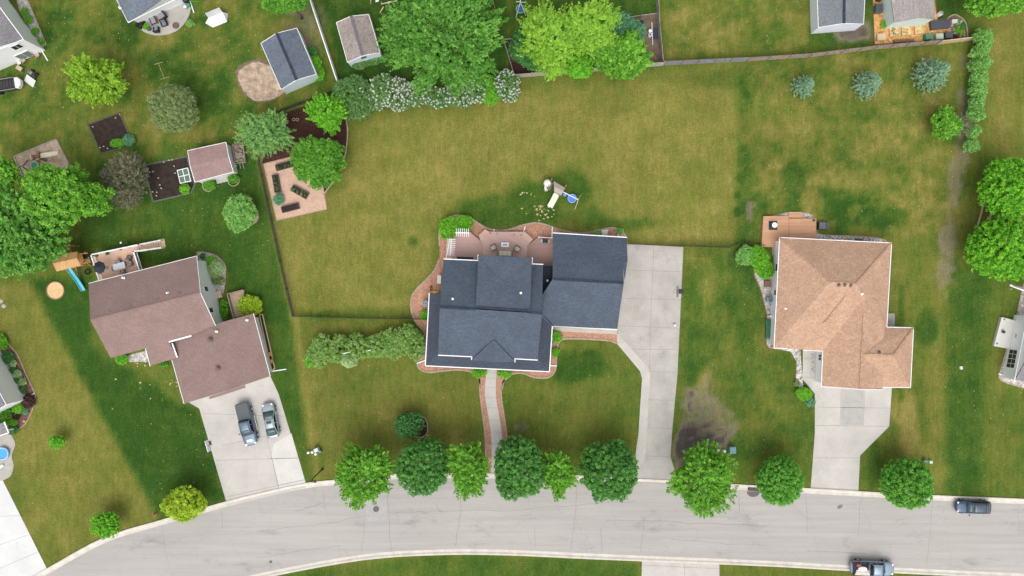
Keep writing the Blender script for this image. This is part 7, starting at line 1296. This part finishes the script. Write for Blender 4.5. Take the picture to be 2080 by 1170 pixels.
def car(px, py, head, label, paint, name="parked_car", cat="car", L=4.75, W=1.82, Ht=1.45, cab=(-1.75, -1.05, .35, 1.25), hood=.95, kind='sedan', roofp=None, sunroof=False, group=None):
    """front at local +x; cab = base rear, roof rear, roof front, base front of the glasshouse"""
    t = thing(name, label, cat, P(px, py, .05), head, group); t.location.z = 0.03; hl, hw = L/2, W/2; zb = .26 if kind == 'sedan' else .42; belt = hood
    S_ = [ring(-hl, hw*.62, zb+.14, belt-.12), ring(-hl+.08, hw*.84, zb+.04, belt-.03), ring(-hl+.4, hw*.97, zb, belt), ring(-hl*.45, hw, zb, belt+.02), ring(0, hw, zb, belt+.02), ring(hl*.42, hw, zb, belt), ring(hl-.65, hw*.97, zb, belt-.05), ring(hl-.22, hw*.86, zb+.03, belt-.13), ring(hl-.04, hw*.62, zb+.10, belt-.24), ring(hl, hw*.40, zb+.16, belt-.30)]
    loft(S_, paint, "body", t)
    b0, r0, r1, b1 = cab; wb, wr = hw*.88, hw*.70; zb_, zr = belt-.01, Ht-.05
    GL = bpy.data.materials.get("car_glass") or glass("car_glass", (.05, .085, .095)); GS = bpy.data.materials.get("car_side_glass") or glass("car_side_glass", (.012, .014, .018))
    # roof panel with rounded plan
    mr = M(); n = 7; pr = []
    for i in range(n):
        tt = i/(n-1); x = r0+(r1-r0)*tt; bulge = .045*math.sin(math.pi*tt); pr.append([(x, -wr, zr+bulge*.3), (x, -wr*.6, zr+.045+bulge), (x, 0, zr+.06+bulge), (x, wr*.6, zr+.045+bulge), (x, wr, zr+bulge*.3)])
    mr.v = [p for s in pr for p in s]
    for i in range(n-1):
        for k in range(4): mr.f.append([i*5+k, (i+1)*5+k, (i+1)*5+k+1, i*5+k+1])
    o = obj("roof", mr, roofp or paint, t, world=False, smooth=True); sol = o.modifiers.new("t", 'SOLIDIFY'); sol.thickness = .05
    def pane(nm, a, b, za, zb2, wa, wb2, mt):
        m = M(); ca = [(a+.10*(1 if b < a else -1)*0, y*wa, za) for y in (-1, -.5, 0, .5, 1)]; bow = .10 if b < a else -.10
        ra = [(a+bow*(1-abs(y)**2), y*wa, za) for y in (-1, -.5, 0, .5, 1)]; rb = [(b+bow*.3*(1-abs(y)**2), y*wb2, zb2) for y in (-1, -.5, 0, .5, 1)]
        m.v = ra+rb; m.f = [[k, k+1, 5+k+1, 5+k] for k in range(4)]; o = obj(nm, m, mt, t, world=False, smooth=True); s = o.modifiers.new("t", 'SOLIDIFY'); s.thickness = .03
    pane("windshield", b1, r1, zb_, zr+.03, wb*.96, wr*.98, GL); pane("rear_window", b0, r0, zb_+(.06 if kind == 'sedan' else .02), zr+.03, wb*.92, wr*.98, GL if kind == 'sedan' else GS)
    for s in (-1, 1):
        m = M(); m.slab([(b0+.1, s*wb, zb_), (b1-.05, s*wb, zb_), (r1, s*wr, zr), (r0, s*wr, zr)], .02); obj("side_window", m, GS, t, world=False)
        m = M(); m.beam((r1, s*wr, zr+.01), (b1, s*wb*.97, zb_+.01), .07, .05); m.beam((r0, s*wr, zr+.01), (b0, s*wb*.93, zb_+.03), .09, .05); m.beam((r0, s*wr, zr+.01), (r1, s*wr, zr+.01), .06, .05); mid = (r0+r1)/2; m.beam((mid, s*(wr+.01), zr), (mid-.05, s*(wb+.01), zb_), .07, .05); obj("pillar", m, paint, t, world=False)
        m = M().box(b1-.35, s*(hw+.11), belt+.02, belt+.16, .16, .2, 0, .85); obj("mirror", m, paint if kind == 'sedan' else BLACK, t, world=False, bevel=.03)
        m = M().box(hl-.27, s*hw*.62, belt-.25, belt-.12, .26, .34, s*-.35, .8); obj("headlight", m, CHROME, t, world=False, bevel=.03); m = M().box(-hl+.16, s*hw*.74, belt-.26, belt-.06, .16, .22); obj("taillight", m, REDP, t, world=False, bevel=.02)
        for x in (-L*.30, L*.31):
            rw = .33 if kind == 'sedan' else .40; m = M(); m.tube([(x, s*(hw-.20), rw-.03), (x, s*(hw+.015), rw-.03)], rw, 18); w = obj("wheel", m, RUBBER, t, world=False); m = M(); m.tube([(x, s*(hw+.016), rw-.03), (x, s*(hw+.03), rw-.03)], rw*.62, 14); obj("rim", m, CHROME, w, world=False)
    if sunroof: m = M().box(r1-.45, 0, zr+.09, zr+.115, .42, wr*1.1, 0, .98); obj("sunroof", m, GS, t, world=False, bevel=.02)
    m = M(); m.box(hl-.02, 0, .45, .62, .04, hw*.9); obj("grille", m, BLACK, t, world=False); m = M(); m.beam((b1+.12, -wb*.6, belt+.03), (b1-.05, wb*.1, belt+.12), .03); obj("wiper", m, BLACK, t, world=False)
    return t
def paint(name, c): return mat(name, c, rough=.22, metal=.25)
car(552.5, 852, ang(-13, -66), "silver sedan with dark sunroof in the left driveway", paint("silver_paint", (.30, .36, .38)), sunroof=True, L=4.75, Ht=1.45, cab=(-1.95, -1.0, .30, 1.25))
car(1971, 1027, ang(-70, -2), "dark blue sedan parked at the kerb on the far right", paint("dark_blue_paint", (.045, .075, .125)), L=4.7, Ht=1.45, cab=(-2.05, -1.35, .25, 1.05), roofp=paint("dark_blue_roof", (.09, .105, .14)))
t = car(505, 859, ang(17, 72), "dark blue pickup with covered bed in the left driveway, nose to the street", paint("slate_paint", (.12, .165, .225)), "pickup_truck", "truck", L=5.9, W=1.98, Ht=1.85, cab=(-.62, -.45, .78, 1.45), hood=1.15, kind='truck')
m = M().box(-1.82, 0, 1.16, 1.24, 2.1, 1.74, 0, .98); obj("bed_cover", m, mat("charcoal_vinyl", (.075, .085, .095), .6), t, world=False, bevel=.03); m = M().box(2.25, 0, 1.12, 1.15, .28, .75); obj("hood_highlight", m, CHROME, t, world=False, bevel=.01)  # bright plate on the hood is the light's highlight built as a shape
for s in (-1, 1): obj("running_board", M().box(.1, s*1.04, .36, .42, 2.0, .2), CHROME, t, world=False)
t = car(1766, 1150, ang(80, 3), "pale blue pickup with loaded bed parked across the street", paint("pale_blue_paint", (.26, .33, .41)), "pickup_truck", "truck", L=5.85, W=1.95, Ht=1.8, cab=(-.35, -.2, .98, 1.55), hood=1.12, kind='truck')
m = M(); m.box(-1.60, 0, 1.17, 1.175, 2.1, 1.5); [m.box(-1.60, s*.82, 1.15, 1.24, 2.3, .16) for s in (-1, 1)]; m.box(-2.72, 0, 1.12, 1.22, .14, 1.5); obj("bed", m, mat("bed_liner", (.03, .035, .055), .7), t, world=False); tl = t.location; ta = t.rotation_euler.z
def on_truck(x, y, z, m, mt, label, cat, name):
    o = obj(name, m, mt); rx, ry = rotp(x, y, ta); o.location = (tl.x+rx, tl.y+ry, tl.z+z); o.rotation_euler = (0, 0, ta); tag(o, label, cat); return o
m = M(); [m.box(0, k*.24, .05*k % .1, .08+.05*k % .1, 1.95-.15*k, .22) for k in range(3)]; on_truck(-1.5, -.72, 1.24, m, mat("pale_boards", (.58, .52, .48), .7, var=.12, scale=2), "pale boards stacked in the pickup bed across the street", "boards", "board_stack")
m = M().lathe(0, 0, [(.3, 0), (.42, .18), (.38, .34), (.15, .42)], 14, 1.5, .75); on_truck(-1.55, .08, 1.18, m, WHITE, "white bulging sack in the pickup bed across the street", "sack", "sack")
m = M(); m.box(0, 0, 0, .25, .5, .35); m.tube([(-.3, 0, .3), (.3, .1, .4)], .05, 8); on_truck(-2.1, .55, 1.18, m, REDP, "red tool crate at the tail of the loaded pickup bed", "crate", "tool_crate"); m = M(); m.box(0, 0, 0, .3, .22, .7); m.tube([(0, -.3, .3), (0, .3, .42)], .04, 8); on_truck(-.75, .35, 1.18, m, mat("maroon_steel", (.12, .04, .04), .6), "maroon rack part behind the loaded pickup's cab", "rack", "tool_rack")
# ------------------------------------------------------------------ street furniture
b_ = P(655, 953); t = thing("street_lamp", "thin black street lamp leaning out over the kerb by the left driveway", "street lamp", (b_.x, b_.y, 0)); top = P(637, 978, 6.5)-b_; m = M(); m.tube([(0, 0, -.1), (0, 0, 5.2), (top.x*.3, top.y*.3, 6.2), (top.x, top.y, 6.55)], [.10, .07, .055, .04], 8); m.lathe(0, 0, [(.18, -.05), (.16, .25), (.1, .4)], 10); obj("pole", m, BLACK, t, world=False); m = M(); a = math.atan2(top.y, top.x); m.box(top.x, top.y, 6.48, 6.62, .75, .3, a, .8); obj("lamp_head", m, BLACK, t, world=False, bevel=.03); m = M().box(top.x, top.y, 6.44, 6.479, .5, .2, a); obj("lens", m, GREY, t, world=False)
c = P(317, 1043); t = thing("fire_hydrant", "small red fire hydrant on the lawn near the street bend", "hydrant", c); obj("barrel", M().lathe(0, 0, [(.19, 0), (.19, .06), (.13, .1), (.13, .55), (.17, .58), (.16, .66), (.08, .78), (.03, .82)], 14), REDP, t, world=False); m = M(); m.tube([(-.24, 0, .42), (.24, 0, .42)], .06, 10); m.tube([(0, 0, .42), (0, -.24, .42)], .075, 10); obj("outlet", m, mat("pale_cap", (.6, .42, .34), .5), t, world=False)
def hoop(px, py, head, label, bb, h_=3.0):
    c = P(px, py); t = thing("basketball_hoop", label, "basketball hoop", c, head); m = M(); m.tube([(0, 0, 0), (0, 0, 2.4), (.5, 0, 3.1)], .06, 8); m.beam((0, .25, 1.9), (.8, .3, 3.1), .05); m.beam((0, -.25, 1.9), (.8, -.3, 3.1), .05); obj("pole", m, BLACK, t, world=False); obj("base", M().box(-.25, 0, 0, .25, .7, .55, 0, .8), BLACK, t, world=False, bevel=.04); obj("backboard", M().box(.85, 0, 2.6, 3.6, .06, 1.5), bb, t, world=False); m = M().torus((1.15, 0, 2.95), .23, .02, 20, 6); m.beam((.88, 0, 2.95), (.95, 0, 2.95), .1, .04); obj("rim", m, REDP, t, world=False)
hoop(1379, 592, math.pi, "black basketball hoop standing at the central driveway's right edge", mat("smoked_board", (.20, .20, .22), .3)); hoop(428, 900, ang(14, -4), "white-backed basketball hoop at the left driveway's edge", WHITE)
c = P(1370, 660); m = M(); n = 8; m.lathe(c.x, c.y, [(.03, .04)]+[(.2*math.sin(math.pi*k/n), .24-.2*math.cos(math.pi*k/n)) for k in range(1, n)]+[(.03, .44)], 14); solo("ball", m, mat("pale_blue_ball", (.62, .70, .74), .4), "pale blue ball on the central driveway", "ball", smooth=True)
def pedestal(px, py, lx, ly, h_, mt, label, rot=0.0):
    c = P(px, py); t = thing("utility_pedestal", label, "utility box", c, rot); obj("cabinet", M().box(0, 0, 0, h_, lx, ly), mt, t, world=False, bevel=.03); obj("lid", M().box(0, 0, h_, h_+.09, lx*1.06, ly*1.06, 0, .88), mt, t, world=False, bevel=.02)
TG = mat("transformer_teal", (.10, .22, .25), .5); PGR = mat("pale_green_box", (.50, .62, .56), .5)
pedestal(1485, 912, .85, .9, .85, TG, "teal transformer box right of the bare soil patch", .05); pedestal(645, 912, .6, .5, .8, PGR, "largest pale utility box in the cluster near the left driveway", .4); pedestal(652, 915.5, .35, .3, .6, TG, "small teal utility box at the cluster's right end", .4)
for x, y, l in ((628, 918, "leftmost white utility cap near the left driveway"), (636, 917, "second white utility cap near the left driveway"), (643, 921, "lowest white utility cap near the left driveway"), (1457, 913, "slanting white pipe left of the teal transformer"), (1470, 915, "white capped pipe touching the teal transformer's side")):
    c = P(x, y); m = M().lathe(c.x, c.y, [(.17, 0), (.17, .5), (.19, .52), (.15, .62), (.05, .66)], 12); solo("utility_marker", m, VINYL, l, "utility marker")
pedestal(1876, 935, .55, .3, .6, mat("green_box", (.08, .26, .16), .5), "green utility box above the ball-shaped right tree", -.1); pedestal(1887, 937, .4, .35, .5, mat("pale_mint_box", (.52, .68, .58), .5), "pale mint utility box beside the green one", -.1)
IRON = mat("cast_iron", (.14, .13, .13), .7, var=.25, scale=8)
c = P(764, 1034); m = M().lathe(c.x, c.y, [(.42, -.05), (.42, .026), (.40, .03)], 28); [m.torus((c.x, c.y, .03), rr, .012, 28, 6) for rr in (.15, .27)]; solo("manhole_cover", m, IRON, "round manhole cover in the street's square patch", "manhole"); c = P(550, 1141); m = M().lathe(c.x, c.y, [(.2, -.05), (.2, .028), (.18, .031)], 20); solo("valve_cover", m, IRON, "small round valve cover at the street's lower left", "manhole")
t = thing("storm_drain", "dark storm drain grate at the kerb between two trees", "drain", P(1530, 1000)); m = M(); c = P(1530, 1002); m.prism([(c.x+.9*math.cos(a*math.pi/12), c.y+.25-.75*math.sin(a*math.pi/12)) for a in range(13)], -.05, .02); obj("apron", m, IRON, t); m = M(); c = P(1530, 993.5); m.box(c.x, c.y, -.05, .14, 1.5, .45, R(-3)); o = obj("hood", m, mat("drain_iron", (.10, .085, .08), .8, var=.3, scale=5), t)
m = M(); c = P(1706, 1029); m.prism([(c.x+(.45*math.cos(a)*.8-.2*math.sin(a)*.5), c.y+(.45*math.cos(a)*.45+.22*math.sin(a))) for a in [k*math.pi/9 for k in range(18)]], -.02, .017); struct("road_stain", m, mat("oil_patch", (.19, .18, .175), .8, var=.2, scale=5))
rs = random.Random(8); m = M()
for x0, y0, n, s in ((1090, 430, 22, 14), (1072, 395, 7, 9), (1110, 438, 7, 12), (1098, 420, 6, 8), (340, 800, 10, 60), (350, 775, 9, 10), (285, 735, 18, 12), (440, 700, 0, 5), (440, 38, 0, 5)):
    for k in range(n):
        c = P(x0+rs.gauss(0, s), y0+rs.gauss(0, s*.5)); a = rs.uniform(0, 3); w = rs.uniform(.06, .20); q = [(c.x+w*math.cos(a+t_*1.05)*rs.uniform(.6, 1.2), c.y+w*.7*math.sin(a+t_*1.05)*rs.uniform(.6, 1.2), .012) for t_ in range(6)]; m.poly(q)
o = obj("straw_scatter", m, mat("straw_bits", (.50, .40, .22), .9, var=.2, scale=4)); o['kind'] = 'stuff'

# tiny pale litter and seed heads on the lawns, past counting
r = np.random.default_rng(77); m = M(); spots = [(0, 640, 0, 300, 260), (300, 560, 690, 1010, 60), (1380, 1560, 510, 980, 60), (1500, 1960, 110, 470, 130), (1340, 1640, 0, 110, 60), (60, 330, 620, 1060, 40), (600, 1280, 640, 930, 50), (1850, 2080, 560, 1000, 60), (210, 560, 320, 520, 60)]
for x0, x1, y0, y1, n in spots:
    for k in range(n):
        c = P(r.uniform(x0, x1), r.uniform(y0, y1)); w = r.uniform(.03, .085); a = r.uniform(0, 3); m.poly([(c.x+w*math.cos(a+t_*1.571)*r.uniform(.6, 1.2), c.y+w*math.sin(a+t_*1.571)*r.uniform(.6, 1.2), .010) for t_ in range(4)])
o = obj("lawn_litter", m, mat("pale_seed_heads", (.42, .40, .22), .9)); o['kind'] = 'stuff'
